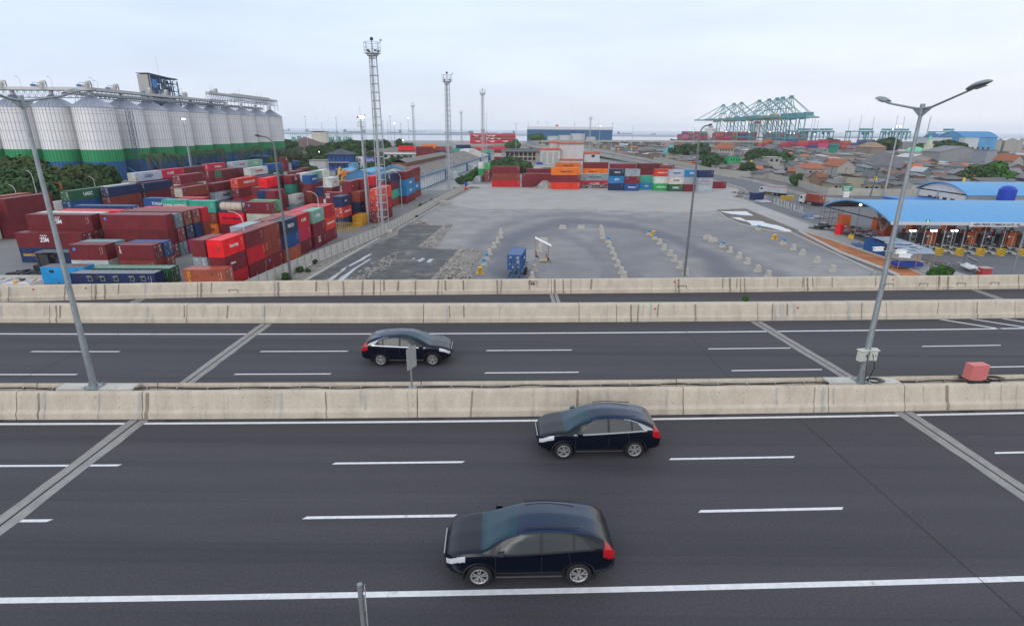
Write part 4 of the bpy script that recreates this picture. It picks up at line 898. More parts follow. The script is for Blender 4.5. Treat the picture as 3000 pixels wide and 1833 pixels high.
for lb, P, h, n in heaps:
    b = MB(); Pw = poly('G', P); rocks(b, scatter(Pw, n, rr_, h), rr_, .1, .32); tag(b.build('rubble_heap', stone), lb, 'rubble heap', kind='stuff')
    if h:
        cx, cy = sum(p[0] for p in Pw)/len(Pw), sum(p[1] for p in Pw)/len(Pw); base = MB(); n_ = len(Pw); inn = [(cx+(x-cx)*.45, cy+(y-cy)*.45) for x, y in Pw]
        base.add([(x, y, .012) for x, y in Pw]+[(x, y, h*.75) for x, y in inn], [(i, (i+1) % n_, n_+(i+1) % n_, n_+i) for i in range(n_)]+[tuple(n_+i for i in range(n_))]); ob = struct(base.build('rubble_base', grv))
# ---------------------------------------------------------------- yard wall of concrete panels
wt = thing('panel_wall', 'long pale concrete panel wall between container yard and empty yard', 'wall')
pan = mat('wall_panel', (.52, .50, .47), .9, var=.16, scale=.8, dirt=((.34, .25, .15), .9, .60, .55, (1, 1, .4)))
post = mat('wall_post', (.33, .315, .30), .9, var=.15, scale=2)
def along(P, step):
    out = []; acc = 0; 
    for a, b in zip(P, P[1:]):
        L_ = math.hypot(b[0]-a[0], b[1]-a[1]); t = (step-acc)/L_ if out else 0
        while t <= 1: out.append((a[0]+(b[0]-a[0])*t, a[1]+(b[1]-a[1])*t)); last = t; t += step/L_
        acc = (1-last)*L_ if out else 0
    return out
def sm(P, n=6):
    out = []
    for i in range(len(P)-1):
        p0, p1, p2, p3 = P[max(0, i-1)], P[i], P[i+1], P[min(len(P)-1, i+2)]
        for j in range(n):
            t = j/n; out.append(tuple(.5*((2*p1[k])+(-p0[k]+p2[k])*t+(2*p0[k]-5*p1[k]+4*p2[k]-p3[k])*t*t+(-p0[k]+3*p1[k]-3*p2[k]+p3[k])*t**3) for k in range(2)))
    return out+[P[-1]]
wpts = along(sm(WALL), 2.35)
for i, (a, b) in enumerate(zip(wpts, wpts[1:])):
    if a[1] < 66: continue
    an = math.atan2(b[1]-a[1], b[0]-a[0]); L_ = math.hypot(b[0]-a[0], b[1]-a[1])
    m = MB()
    for r in range(5): m.box(.07, L_-.07, -.03+.008*(r % 2), .03+.008*(r % 2), .02+r*.44, .44+r*.44)
    if i % 1 == 0: m.build('wall_panel', pan, wt, (a[0], a[1], 0), an)
    m = MB(); m.box(-.08, .08, -.09, .09, 0, 2.3); m.tube([(0, 0, 2.3), (0, .12, 2.7)], .025, 4); m.build('wall_post', post, wt, (a[0], a[1], 0), an)
# ---------------------------------------------------------------- lattice light towers
towm = mat('tower_steel', (.40, .42, .44), .5, .4, var=.12, scale=1)
def tower(label, x, y, H, w_=2.0, rot=.15):
    t = thing('light_tower', label, 'light tower', (x, y, 0), rot, 'three-legged light towers'); s = H/30.0
    pl = [(w_*.58*cos(a), w_*.58*sin(a)) for a in (pi/2+pi, pi/2+pi+2*pi/3, pi/2+pi+4*pi/3)]
    tw = lambda z: 1-.32*z/H
    for i, (px, py) in enumerate(pl):
        m = MB(); m.tube([(px*tw(0), py*tw(0), 0), (px*tw(H), py*tw(H), H)], [.14, .10], 8); m.build('leg', towm, t)
    m = MB(); m.box(-.28, .28, -.22, .22, 0, H-.5); m.build('cable_duct', mat('duct_grey', (.45, .47, .47), .6, .1, var=.1), t) if False else None
    m = MB(); m.tube([(-.45, .25, .5), (-.28, .2, H)], .24, 6, smooth=False); m.build('cable_duct', towm, t)
    n = int(H/1.75)
    for i in range(1, n+1):
        z = i*H/(n+.5); q = tw(z); m = MB()
        for a, b in ((0, 1), (1, 2), (2, 0)): m.tube([(pl[a][0]*q, pl[a][1]*q, z), (pl[b][0]*q, pl[b][1]*q, z)], .085, 5)
        if i in (n-2, n//2): 
            for px, py in pl: m.tube([(px*q, py*q, z-.15), (px*q, py*q, z+.15)], .15, 8)
        m.build('ring_brace', towm, t)
    m = MB()
    for k in range(int(H/.42)): z = .5+k*.42; m.box(.25, .68, .1, .13, z, z+.035)
    m.bar((.25, .12, .4), (.25, .12, H), .025); m.bar((.68, .12, .4), (.68, .12, H), .025); m.build('ladder', towm, t)
    R = w_*.76; N_ = 8; pts = [(R*cos(2*pi*k/N_), R*sin(2*pi*k/N_)) for k in range(N_)]
    m = MB(); m.prism(pts, H, H+.12); m.prism([(x*.7, y*.7) for x, y in pts], H-.45, H); m.build('platform', towm, t)
    m = MB()
    for k in range(N_):
        a, b = pts[k], pts[(k+1) % N_]; m.bar((*a, H+.1), (*a, H+2.3), .05)
        for z in (H+.7, H+1.25, H+2.25): m.bar((*a, z), (*b, z), .045 if z > H+2 else .03)
    m.build('railing', towm, t)
    for k, a in enumerate((.3, 2.2, 4.0, 5.3)):
        m = MB(); c = (R*.75*cos(a), R*.75*sin(a)); m.box(c[0]-.28, c[0]+.28, c[1]-.12, c[1]+.12, H+.35, H+.75); m.build('floodlight', darkm, t)
    m = MB(); m.lathe([(0, H+2.55), (.3, H+2.7), (.38, H+3.0), (.25, H+3.3), (0, H+3.35)], 10); m.tube([(0, 0, H+.1), (0, 0, H+2.6)], .05, 5); m.bar((R, 0, H+2.2), (R+.2, 0, H+2.9), .05); m.box(R-.1, R+.5, -.1, .1, H+2.7, H+2.85); m.build('radar_dome', darkm, t)
    m = MB(); m.box(-w_*.8, w_*.8, -w_*.8, w_*.8, 0, .35); m.build('footing', conct, t)
    m = MB(); m.box(.35, .75, -.9, -.6, .35, 1.4); m.build('switch_box', mat('cream_box', (.6, .58, .52), .6), t)
    return t
def topz(x, y, px, py):
    d = _f*FPX+_r*(px-1500)-_u*(py-916.5); q = y/d.y; return CAMZ+d.z*q
for lb, x, y, px, py, w_ in (('tallest light tower, beside the kerb and the yard wall', -31.1, 133.2, 1095, 158, 2.3), ('middle light tower of three, near the wooden cart', -23.9, 214, 1313, 240, 2.3), ('farthest of three lattice light towers, past the long warehouse', -20.3, 388, 1415, 276, 2.6)):
    tower(lb, x, y, topz(x, y, px, py), w_)
# floodlight mast (lit) and slim masts
lampm = mat('lit_floodlight', (1, .9, .7), .5, emit=((1, .82, .52), 9)); lampw = mat('lit_lamp_white', (1, 1, .95), .5, emit=((.95, 1, .9), 10))
def mast(label, x, y, H, lit=None, r=.28, group='floodlight masts', heads=4, cage=False, nm='floodlight_mast'):
    t = thing(nm, label, 'mast', (x, y, 0), 0, group)
    m = MB(); m.tube([(0, 0, 0), (0, 0, H)], [r, r*.5], 8); m.build('pole', towm, t)
    m = MB(); m.tube([(.55*cos(a), .55*sin(a), H) for a in [k*pi/4 for k in range(9)]], .05, 4); m.bar((-.55, 0, H), (.55, 0, H)); m.bar((0, -.55, H), (0, .55, H)); m.build('crossbar', towm, t)
    for k in range(heads):
        a = 2*pi*k/heads+.5; c = (.62*cos(a), .62*sin(a)); m = MB(); m.lathe([(0, H-.12), (.26, H-.02), (.3, H+.2), (0, H+.36)], 9, c=c); m.build('floodlight', lit if lit and k in (0, 1, heads-1) else darkm, t)
    if cage:
        m = MB()
        for z in (H-2.2, H-1.0): m.tube([(.8*cos(a), .8*sin(a), z) for a in [k*pi/4 for k in range(9)]], .04, 4)
        for k in range(6): a = k*pi/3; m.bar((.8*cos(a), .8*sin(a), H-2.2), (.8*cos(a), .8*sin(a), H-1), .035)
        m.build('cage', towm, t); m = MB()
        for k in range(int(H/.6)-4): m.box(.3, .7, -.02, .02, 1+k*.6, 1.05+k*.6)
        m.bar((.32, 0, 1), (.32, 0, H-2)); m.bar((.7, 0, 1), (.7, 0, H-2)); m.build('ladder', towm, t)
        m = MB(); m.tube([(0, 0, H), (0, 0, H+2.6)], .035, 4); m.build('antenna', towm, t)
    return t
mast('lit floodlight mast just left of the tallest light tower', -38.2, 146.2, topz(-38.2, 146.2, 1057, 345), lampm, .34, cage=True)
# slim curved-neck lamps seen above the yard
def neck(label, x, y, H, reach, ang, col=None, r=.09, group='curved neck lamps', lit=None):
    t = thing('street_lamp', label, 'street lamp', (x, y, 0), ang, group); mt = col or galv
    pts = [(0, 0, 0), (0, 0, H-1.6)]+[(reach*(1-cos(a)), 0, H-1.6+1.5*sin(a)) for a in (.3, .6, .9, 1.2, 1.5)]+[(reach*1.25, 0, H-.05)]
    m = MB(); m.tube(pts, [r, r*.7]+[r*.55]*6, 8); m.build('pole', mt, t)
    m = MB(); ring = []
    for i in range(7):
        u = i/6; xx = reach*1.2+u*.95; wd = .24*sin(pi*(.15+.75*u))+.03; ring += [(xx, wd*cos(a), H-.02+u*.1+.17*sin(a)*(sin(pi*(.15+.75*u)))) for a in [k*pi/4 for k in range(8)]]
    m.add(ring, [(i*8+k, i*8+(k+1) % 8, (i+1)*8+(k+1) % 8, (i+1)*8+k) for i in range(6) for k in range(8)]+[tuple(range(8)), tuple(48+k for k in range(8))], 0, True); m.build('lamp_head', lit or darkm, t)
    return t
dk = mat('weathered_pole', (.16, .165, .17), .5, .4, var=.15)
q = gp('S', 2005, 808); neck('dark curved street lamp standing on the empty yard near the parapet', q.x, q.y, topz(q.x, q.y, 2056, 366), 1.6, RD(35), dk, .2)
q = gp('S', 852, 822); neck('dark curved street lamp rising from the stony verge', q.x, q.y, topz(q.x, q.y, 782, 398), 1.9, RD(165), dk, .21)
whp = mat('white_pole', (.62, .62, .62), .5, var=.1)
for lb, px, py, tx, ty, an, rc, z0 in (('pale lamp bent over the brown containers of the wall front', 735, 812, 672, 618, 180, 1.8, 0), ('pale lamp against the pale green container pile', 945, 718, 905, 560, 180, 1.8, 0), ('pale lamp before the two blue container columns', 1178, 612, 1163, 504, 180, 1.6, 0), ('pale lamp between yard wall and warehouse', 1248, 566, 1240, 498, 180, 1.2, 0)):
    q = gp('S', px, py, z0); neck(lb, q.x, q.y, topz(q.x, q.y, px+(tx-px)*.5, ty), rc, RD(an), whp, .08)
for lb, x, y, ty, px in (('white lamp by the trees, left of the big lamp pole', -128, 140, 500, 90), ('small white lamp left of the tall tree line', -135, 136, 541, 40), ('white lamp before the third silo', -122, 165, 517, 272)):
    neck(lb, *(lambda Y: (atY(px, ty, Y).x, Y))(y), topz(x, y, px, ty), 1.6, RD(160), whp, .09)
# ---------------------------------------------------------------- concrete blocks set out on the yard
blk = mat('block_concrete', (.47, .44, .39), .9, var=.2, scale=1.5, dirt=((.25, .235, .21), 1.4, .55, .7)); yb = mat('block_yellow', (.72, .42, .02), .7, var=.15, scale=2); bb = mat('block_blue', (.03, .22, .5), .7)
def block(k, x, y, label, wide=False, top=None, chev=False, rot=0, sc=1):
    q = gp(k, x, y); t = thing('concrete_block', label, 'concrete block', (q.x, q.y+.4, 0), RD(rot+rnd.uniform(-9, 9)), 'concrete blocks set out in rows on the yard')
    hw = (1.0 if wide else .36)*sc; foot = hw+.10 if wide else .62*sc; d = .42; H = 1.05*sc if wide else 1.2*sc; m = MB()
    f = [(-foot, 0), (foot, 0), (foot, .12), (hw, .38), (hw*.8, H), (-hw*.8, H), (-hw, .38), (-foot, .12)]
    n = len(f); vs = [(a, -d, b) for a, b in f]+[(a, d, b) for a, b in f]
    m.add(vs, [tuple(range(n)), tuple(reversed(range(n, 2*n)))], 0); m.add(vs, [(i, n+i, n+(i+1) % n, (i+1) % n) for i in range(n)], 0); m.build('block', yb if chev else blk, t)
    if top: m = MB(); m.box(-hw*.85, hw*.85, -d-.012, d+.012, H*.62, H+.012); m.build('painted_top', bb, t)
    if top == 'y' or chev == 'base': m = MB(); m.box(-foot-.01, foot+.01, -d-.012, d+.012, 0, .13); m.build('painted_foot', yb, t)
    if chev:
        m = MB()
        for z in (.25, .58, .9): m.add([(-hw*.9, -d-.014, z-.16), (0, -d-.014, z), (0, -d-.014, z+.14), (-hw*.9, -d-.014, z-.02), (hw*.9, -d-.014, z-.16), (hw*.9, -d-.014, z-.02)], [(0, 1, 2, 3), (1, 4, 5, 2)])
        m.build('chevron', black, t)
    return t
rows = [('left lane', 'J', [(235, 368), (236, 415), (200, 468), (165, 520), (120, 590), (90, 640, 'b'), (62, 700, 'b'), (20, 785, 'c')]), ('lane beside the blue trailer', 'J', [(650, 492), (640, 560), (585, 762), (558, 840)]), ('second lane', 'J', [(1272, 332), (1285, 356), (1282, 386), (1293, 422), (1345, 462, 'y'), (1362, 514), (1392, 578), (1416, 640), (1448, 712), (1485, 786), (1512, 834)]), ('third lane', 'J', [(1765, 385, 'b'), (1812, 394, 'c'), (1830, 430, 'y'), (1880, 482), (1925, 540), (1990, 600), (2035, 660), (2085, 732), (2150, 802)]), ('fourth lane', 'R', [(78, 970, 'y'), (175, 1037), (290, 1110), (395, 1182), (525, 1280), (660, 1350)]), ('rightmost lane', 'R', [(530, 752, 'y'), (732, 872, 'c'), (845, 934, 'y'), (975, 1005), (1090, 1070), (1275, 1167), (1470, 1282)])]
for nm, k, ps in rows:
    for i, p in enumerate(ps):
        f = p[2] if len(p) > 2 else ''
        block(k, p[0], p[1], '%s block, %s from the top of the %s' % ({'': 'bare concrete', 'b': 'blue-topped', 'y': 'blue-topped yellow-footed', 'c': 'yellow chevron'}[f], ordn(i), nm), top={'b': 'b', 'y': 'y'}.get(f), chev=(f == 'c'))
for i, p in enumerate([(215, 112), (518, 117), (818, 114), (1185, 123), (1512, 127), (1868, 140), (2142, 152)]): block('J', *p, 'wide concrete block on the pale slab edge, %s from the left' % ordn(i), True, sc=.62 if i in (1, 3, 4) else .85)
for i, p in enumerate([(875, 322), (1067, 322), (680, 457), (2375, 432), (2430, 456), (380, 240)]):
    block('J' if i < 5 else 'J', *p, ['wide block at the head of the turning loop, left one', 'wide block at the head of the turning loop, right one', 'wide block above the white shade sheet', 'wide block of the pair right of the lamp, rear', 'wide block of the pair right of the lamp, front', 'small wide block on the dark tyre band'][i], True, sc=.9) if i < 5 else None
# ---------------------------------------------------------------- blue container on its trailer
tr = thing('container_trailer', 'dark blue skeletal trailer parked on the yard under the blue container', 'trailer', (.75, 89.3, 0), RD(-8))
m = MB(); [m.box(x-.09, x+.09, -4.6, 7.2, 1.12, 1.38) for x in (-.5, .5)]; [m.box(-1.15, 1.15, y, y+.15, 1.2, 1.34) for y in (-4.4, -2, 0.1, 2.5, 5, 6.9)]; m.build('chassis', mat('chassis_blue', (.02, .09, .2), .6, var=.2), tr)
for i, y in enumerate((3.6, 4.9)):
    for s in (-1, 1):
        m = MB(); m.tube([(s*.75, y, .5), (s*1.18, y, .5)], .5, 16); m.build('wheel', tyre, tr)
for s in (-1, 1): m = MB(); m.box(s*.8-.06, s*.8+.06, -2.6, -2.45, .05, 1.15); m.box(s*.8-.15, s*.8+.15, -2.7, -2.35, 0, .06); m.build('landing_leg', darkm, tr)
m = MB(); m.box(-1.2, -.85, -1.5, .6, .7, 1.1); m.build('side_box', darkm, tr)
c = container('Bd:SPPNL|.5|.2', 6.06, 2.6, (.75, 93.0, 1.38), pi/2-RD(8), -1); tag(c, 'bright blue container resting alone on the trailer in the empty yard', 'shipping container', 'containers on vehicles')
for k in ('col', 'txt', 'L', 'hasdoor'): del c[k]
m = MB(); m.tube([(.3, 88.6, 0), (.35, 88.9, 2.4)], .09, 6); tag(m.build('marker_post', dk), 'dark slim post standing before the blue trailer', 'post')
# ---------------------------------------------------------------- people
skin = mat('skin', (.25, .13, .08), .6); hair = mat('hair', (.01, .009, .008), .7)
def person(label, loc, rot, vest, trousers, pose='stand', helmet=None, sc=1.0):
    t = thing('person', label, 'person', loc, rot); t.scale = (sc, sc, sc)
    if pose == 'sit': J = dict(pel=(0, 0, .48), che=(0, -.05, .98), nk=(0, -.03, 1.12), hd=(0, .02, 1.28), ks=(.12, .42, .48), fs=(.13, .45, .05), kd=(-.12, .42, .48), fd=(-.13, .45, .05), es=(.26, .05, .82), ws=(.18, .32, .72), ed=(-.26, .05, .82), wd=(-.18, .32, .72))
    elif pose == 'lean': J = dict(pel=(0, 0, .9), che=(0, .22, 1.3), nk=(0, .32, 1.42), hd=(0, .42, 1.56), ks=(.11, .1, .48), fs=(.14, .0, .05), kd=(-.11, -.22, .5), fd=(-.14, -.5, .08), es=(.26, .38, 1.1), ws=(.2, .6, 1.15), ed=(-.26, .38, 1.1), wd=(-.2, .58, .98))
    else: J = dict(pel=(0, 0, .92), che=(0, .0, 1.34), nk=(0, .01, 1.48), hd=(0, .02, 1.64), ks=(.1, .03, .5), fs=(.11, 0, .05), kd=(-.1, .05, .5), fd=(-.12, .1, .05), es=(.27, -.02, 1.12), ws=(.3, .1, .86), ed=(-.27, -.02, 1.12), wd=(-.28, .12, .88))
    sh = lambda s: tuple(Vector(J['che'])+Vector((s*.17, 0, .06))); hp = lambda s: tuple(Vector(J['pel'])+Vector((s*.09, 0, -.02)))
    def skinned(nm, verts, edges, rad, m, parent):
        me = bpy.data.meshes.new(nm); me.from_pydata(verts, edges, []); me.materials.append(m); o = bpy.data.objects.new(nm, me); C.objects.link(o); o.parent = parent
        bm_ = me; lay = me.attributes.new('x', 'FLOAT', 'POINT') if False else None
        md = o.modifiers.new('skin', 'SKIN'); md.use_smooth_shade = True
        if not me.skin_vertices: 
            import bmesh as _b; bm = _b.new(); bm.from_mesh(me); bm.verts.layers.skin.verify(); bm.to_mesh(me); bm.free()
        for i, r in enumerate(rad): me.skin_vertices[0].data[i].radius = (r, r)
        me.skin_vertices[0].data[0].use_root = True
        s = o.modifiers.new('sub', 'SUBSURF'); s.levels = 1; s.render_levels = 1
        return o
    hd = Vector(J['hd']); V = [J['pel'], J['che'], J['nk'], tuple(hd), tuple(hd+Vector((0, 0, .1)))]; R = [.13, .15, .06, .095, .07]; E = [(0, 1), (1, 2), (2, 3), (3, 4)]
    for s, k, f in ((1, 'ks', 'fs'), (-1, 'kd', 'fd')):
        n = len(V); V += [hp(s), J[k], J[f], tuple(Vector(J[f])+Vector((0, .16, -.01)))]; R += [.09, .065, .045, .04]; E += [(0, n), (n, n+1), (n+1, n+2), (n+2, n+3)]
    for s, e, w__ in ((1, 'es', 'ws'), (-1, 'ed', 'wd')):
        n = len(V); wv = Vector(J[w__]); dv = (wv-Vector(J[e])).normalized(); V += [sh(s), J[e], tuple(wv), tuple(wv+dv*.09)]; R += [.06, .045, .032, .035]; E += [(1, n), (n, n+1), (n+1, n+2), (n+2, n+3)]
    body = skinned('body', V, E, R, skin, t)
    skinned('vest', [J['pel'], tuple((Vector(J['pel'])+Vector(J['che']))/2), J['che'], sh(1), sh(-1)], [(0, 1), (1, 2), (2, 3), (2, 4)], [.15, .155, .17, .085, .085], vest, t)
    TV = [J['pel'], hp(1), J['ks'], tuple(Vector(J['fs'])+Vector((0, 0, .05))), hp(-1), J['kd'], tuple(Vector(J['fd'])+Vector((0, 0, .05)))]
    skinned('trousers', TV, [(0, 1), (1, 2), (2, 3), (0, 4), (4, 5), (5, 6)], [.14, .105, .08, .06, .105, .08, .06], trousers, t)
    m = MB(); m.lathe([(.105, hd.z+.02), (.115, hd.z+.07), (.09, hd.z+.15), (.04, hd.z+.185), (0, hd.z+.19)], 12, c=(hd.x, hd.y-.015)); m.build('helmet' if helmet else 'hair', helmet or hair, t)
    m = MB(); fy = hd.y+.09
    for s in (-1, 1): m.box(s*.035-.014, s*.035+.014, fy, fy+.012, hd.z+.03, hd.z+.042)
    m.box(-.025, .025, fy, fy+.012, hd.z-.045, hd.z-.035); m.build('face_features', hair, t)
    m = MB(); m.tube([(0, hd.y+.085, hd.z+.03), (0, hd.y+.12, hd.z-.01)], [.008, .016], 6); m.build('nose', skin, t)
    return t
orv = mat('orange_vest', (.85, .16, .02), .7); rdv = mat('red_shirt', (.55, .03, .03), .8); drk = mat('dark_trousers', (.02, .022, .03), .8); whh = mat('white_helmet', (.8, .8, .8), .4)
person('person in a red top sitting under the white shade sheet', (4.5, 103.4, .35), RD(-60), rdv, drk, 'sit')
person('person in an orange vest leaning by the white shade sheet', (6.7, 101.6, 0), RD(100), orv, drk, 'lean')
q = gp('T', 668, 905); person('person in an orange vest beside the toll gantry', (q.x, q.y, 0), RD(150), orv, drk)
q = gp('T', 1425, 935); person('person in an orange vest and white helmet between toll islands', (q.x, q.y, 0), RD(180), orv, drk, helmet=whh)
sh_ = thing('shade_sheet', 'tilted white sheet on thin poles sheltering two workers', 'shelter', (4.4, 102.8, 0), RD(-5))
m = MB(); m.add([(-.2, .3, 4.3), (-.2, 1.1, 4.5), (2.9, .7, 3.1), (2.9, -.1, 2.9), (-.2, .3, 4.33), (-.2, 1.1, 4.53), (2.9, .7, 3.13), (2.9, -.1, 2.93)], [(0, 1, 2, 3), (4, 7, 6, 5), (0, 3, 7, 4), (1, 5, 6, 2)]); m.build('sheet', mat('white_sheet', (.75, .77, .8), .7), sh_)
wd_ = mat('raw_wood', (.36, .22, .12), .9, var=.2)
for p in ((-.1, .4, 4.3), (2.3, .1, 3.1), (2.4, .7, 3.2)): m = MB(); m.tube([(p[0], p[1], 0), p], .05, 6); m.build('pole', wd_, sh_)
m = MB(); m.box(.1, 1.6, -.2, .5, .38, .43); [m.box(x-.04, x+.04, y-.04, y+.04, 0, .38) for x in (.2, 1.5) for y in (-.1, .4)]; ob = tag(m.build('bench', mat('yellow_bench', (.6, .42, .05), .8), None, (5.0, 101.8, 0)), 'yellow wooden bench in front of the shade sheet', 'bench')
# ------------------------------------------------------------------ grain silos
sw = mat('silo_white', (.80, .785, .785), .6, var=.07, scale=.25, stretch=(1, 1, .2), dirt=((.42, .38, .37), .5, .6, .4, (2, 2, .15)))
sg = mat('silo_green', (.012, .27, .09), .6, var=.12, scale=.4, stretch=(1, 1, .3)); sb = mat('silo_blue', (.006, .10, .27), .6, var=.12, scale=.4, stretch=(1, 1, .3))
sr = mat('silo_rib', (.38, .36, .37), .6, var=.1); srg = mat('silo_rib_green', (.01, .16, .06), .6); srb = mat('silo_rib_blue', (.005, .05, .15), .6)
sroof = mat('silo_roof', (.36, .39, .47), .45, .35, var=.12, scale=.5)
SX, SR_, SH = -190.0, 8.1, 31.9
STS = [(p, (lambda d: SX/(d.x/d.y))(at(p, 320, 60)-CAM)) for p in (49, 161, 273, 361, 438, 504, 563, 619, 663, 708, 749, 790)]
def silo_mesh():
    n = 72; b = MB(); prof = [(SR_, 0), (SR_, 8.6), (SR_, 13.8), (SR_, SH)]
    b.lathe([(SR_, 0), (SR_, 8.6)], n, 2); b.lathe([(SR_, 8.6), (SR_, 13.8)], n, 1); b.lathe([(SR_, 13.8), (SR_, SH)], n, 0)
    r = MB()
    for k in range(36):
        a = 2*pi*k/36; c, s = cos(a), sin(a)
        for z0, z1, mi in ((0, 8.6, 2), (8.6, 13.8, 1), (13.8, SH, 0)):
            t = .045; q = [(SR_, -t), (SR_+.13, -t), (SR_+.13, t), (SR_, t)]; vs = [(u*c-v*s, u*s+v*c, z) for z in (z0, z1) for u, v in q]
            r.add(vs, [(0, 1, 5, 4), (1, 2, 6, 5), (2, 3, 7, 6)], mi)
    for z in (3.2, 17.5, 21.7, 25.3, 29.2, 30.6): r.lathe([(SR_+.02, z-.03), (SR_+.14, z-.03), (SR_+.14, z+.03), (SR_+.02, z+.03)], n, 2 if z < 5 else 0)
    ro = MB(); ro.lathe([(SR_+.35, SH-.05), (SR_+.35, SH+.1), (1.0, SH+4.9), (1.0, SH+5.5), (0, SH+5.6)], 48, 0, smooth=False)
    for k in range(32):
        a = 2*pi*k/32; c, s = cos(a), sin(a); ro.add([(u*c-v*s, u*s+v*c, z) for u, v, z in ((SR_+.3, -.06, SH+.12), (SR_+.3, .06, SH+.12), (1.1, .04, SH+4.95), (1.1, -.04, SH+4.95), (SR_+.3, 0, SH+.36), (1.1, 0, SH+5.15))], [(0, 4, 5, 3), (4, 1, 2, 5)])
    cap = MB(); cap.lathe([(.8, SH+5.3), (.8, SH+7.2), (1.1, SH+7.2), (1.1, SH+7.8)], 12)
    return b.mesh('shell', [sw, sg, sb]), r.mesh('ribs', [sr, srg, srb]), ro.mesh('roof', sroof), cap.mesh('spout', mat('cream_box', (.6, .56, .45), .6))
SM_ = silo_mesh()
Y3 = STS[2][1]; dgx = lambda p: (lambda d: d.x/d.y*Y3)(at(p, 320, 60)-CAM)
for i, (X_, Y) in enumerate([(dgx(-68), Y3), (dgx(49), Y3), (dgx(161), Y3)]+[(SX, q[1]) for q in STS[2:]]):
    t = thing('grain_silo', 'tall white silo with green and blue bands, %s from the left' % ordn(i), 'silo', (X_, Y, 0), .3*i, 'grain silos in a row')
    for nm, me in zip(('shell', 'ribs', 'roof', 'spout'), SM_): o = bpy.data.objects.new(nm, me); C.objects.link(o); o.parent = t
YS = [Y for _, Y in STS]; GZ = SH+7.4
blu = mat('steel_blue', (.02, .10, .22), .6, var=.2, scale=.4); cream = mat('cream_cladding', (.60, .58, .54), .6, var=.08); gst = mat('gallery_steel', (.06, .11, .20), .6, var=.2, scale=.5)
def gallery(label, x, y0, y1, z, side=1, rot=0):
    t = thing('conveyor_gallery', label, 'conveyor bridge', (x, y0, z), rot); L_ = y1-y0
    m = MB(); m.box(-1.1, 1.1, 0, L_, 1.0, 2.3); m.build('conveyor_casing', cream, t)
    m = MB(); n = int(L_/3)
    for s in (-1.4, 1.4):
        for zz in (-2.2, .8): m.box(s-.12, s+.12, 0, L_, zz, zz+.2)
        for i in range(n): a, b_ = i*L_/n, (i+1)*L_/n; m.bar((s, a, -2.1), (s, (a+b_)/2, .9), .08); m.bar((s, (a+b_)/2, .9), (s, b_, -2.1), .08)
    m.build('truss', gst, t); m = MB()
    for i in range(int(L_/2.2)): m.bar((2.0, i*2.2, .9), (2.0, i*2.2, 2.1), .035)
    m.box(1.98, 2.03, 0, L_, 2.05, 2.11); m.box(1.98, 2.03, 0, L_, 1.5, 1.55); m.box(1.3, 2.1, 0, L_, .8, .9); m.build('walkway', gst, t)
    m = MB()
    for i in range(int(L_/20)+1): yy = min(L_-.3, i*20.5+1); [m.box(s-.1, s+.1, yy-.1, yy+.1, -GZ*.16, -2) for s in (-1.3, 1.3)]
    m.build('support', gst, t)
    return t
gallery('long cream conveyor gallery running above the silo roofs', SX+.5, YS[2]-2, YS[8]-4, SH+6.1); gallery('cross conveyor gallery over the leftmost three silos', SX+2, YS[2]-.5, YS[2]+64, SH+6.1, rot=pi/2)
gallery('raised conveyor gallery over the last silos', SX+.5, YS[7]-3, YS[11]+12, GZ+3.2); gallery('rear conveyor gallery behind the silo roofs', SX-9, YS[2]+4, YS[11]+6, SH+4.6); gallery('short upper conveyor by the end silo', SX-6, YS[9], YS[11]+14, GZ+4.8)
for i, yy in enumerate([-38, -20, YS[2]-1, YS[2]+17, YS[4]+2, YS[5]-4, YS[8]-12, YS[5]+14]):
    t = thing('hopper_unit', 'rooftop hopper with bent duct on the silo gallery, %s from the left' % ordn(i), 'hopper', (SX+.5 if yy > 0 else SX+yy, yy if yy > 0 else YS[2]-.5, SH+8.3 if i != 6 else GZ+5.2), 0, 'hoppers on the silo gallery'); t.scale = (.68, .72, .62)
    m = MB(); m.lathe([(.9, .3), (1.3, 1.6), (1.3, 3.2), (1.0, 4.3), (0, 4.6)], 10); m.build('hopper', cream, t)
    m = MB(); m.tube([(0, 1, 3.9), (0, 2.2, 4.6), (0, 3.0, 4.2), (0, 3.2, 0)], .32, 8); m.tube([(0, -1.2, 2.6), (0, -6.2, 2.9), (0, -9.5, .3)], .16, 6); m.build('duct', steel, t)
    m = MB()
    for a in ((-1.6, -1.6), (1.6, -1.6), (1.6, 1.6), (-1.6, 1.6)): m.bar((*a, 0), (*a, 3.2), .09)
    for z in (1.7, 3.1): m.bar((-1.6, -1.6, z), (1.6, -1.6, z)); m.bar((1.6, -1.6, z), (1.6, 1.6, z)); m.bar((-1.6, 1.6, z), (1.6, 1.6, z))
    m.build('platform_frame', gst, t); m = MB(); m.box(-1, 1, -6.4, -3.0, 0, 1.5); m.build('motor_housing', cream, t); m = MB(); m.box(-1, 1, -8.2, -6.6, 0, 1.5); m.build('motor_box', mat('box_blue', (.03, .2, .42), .6), t)
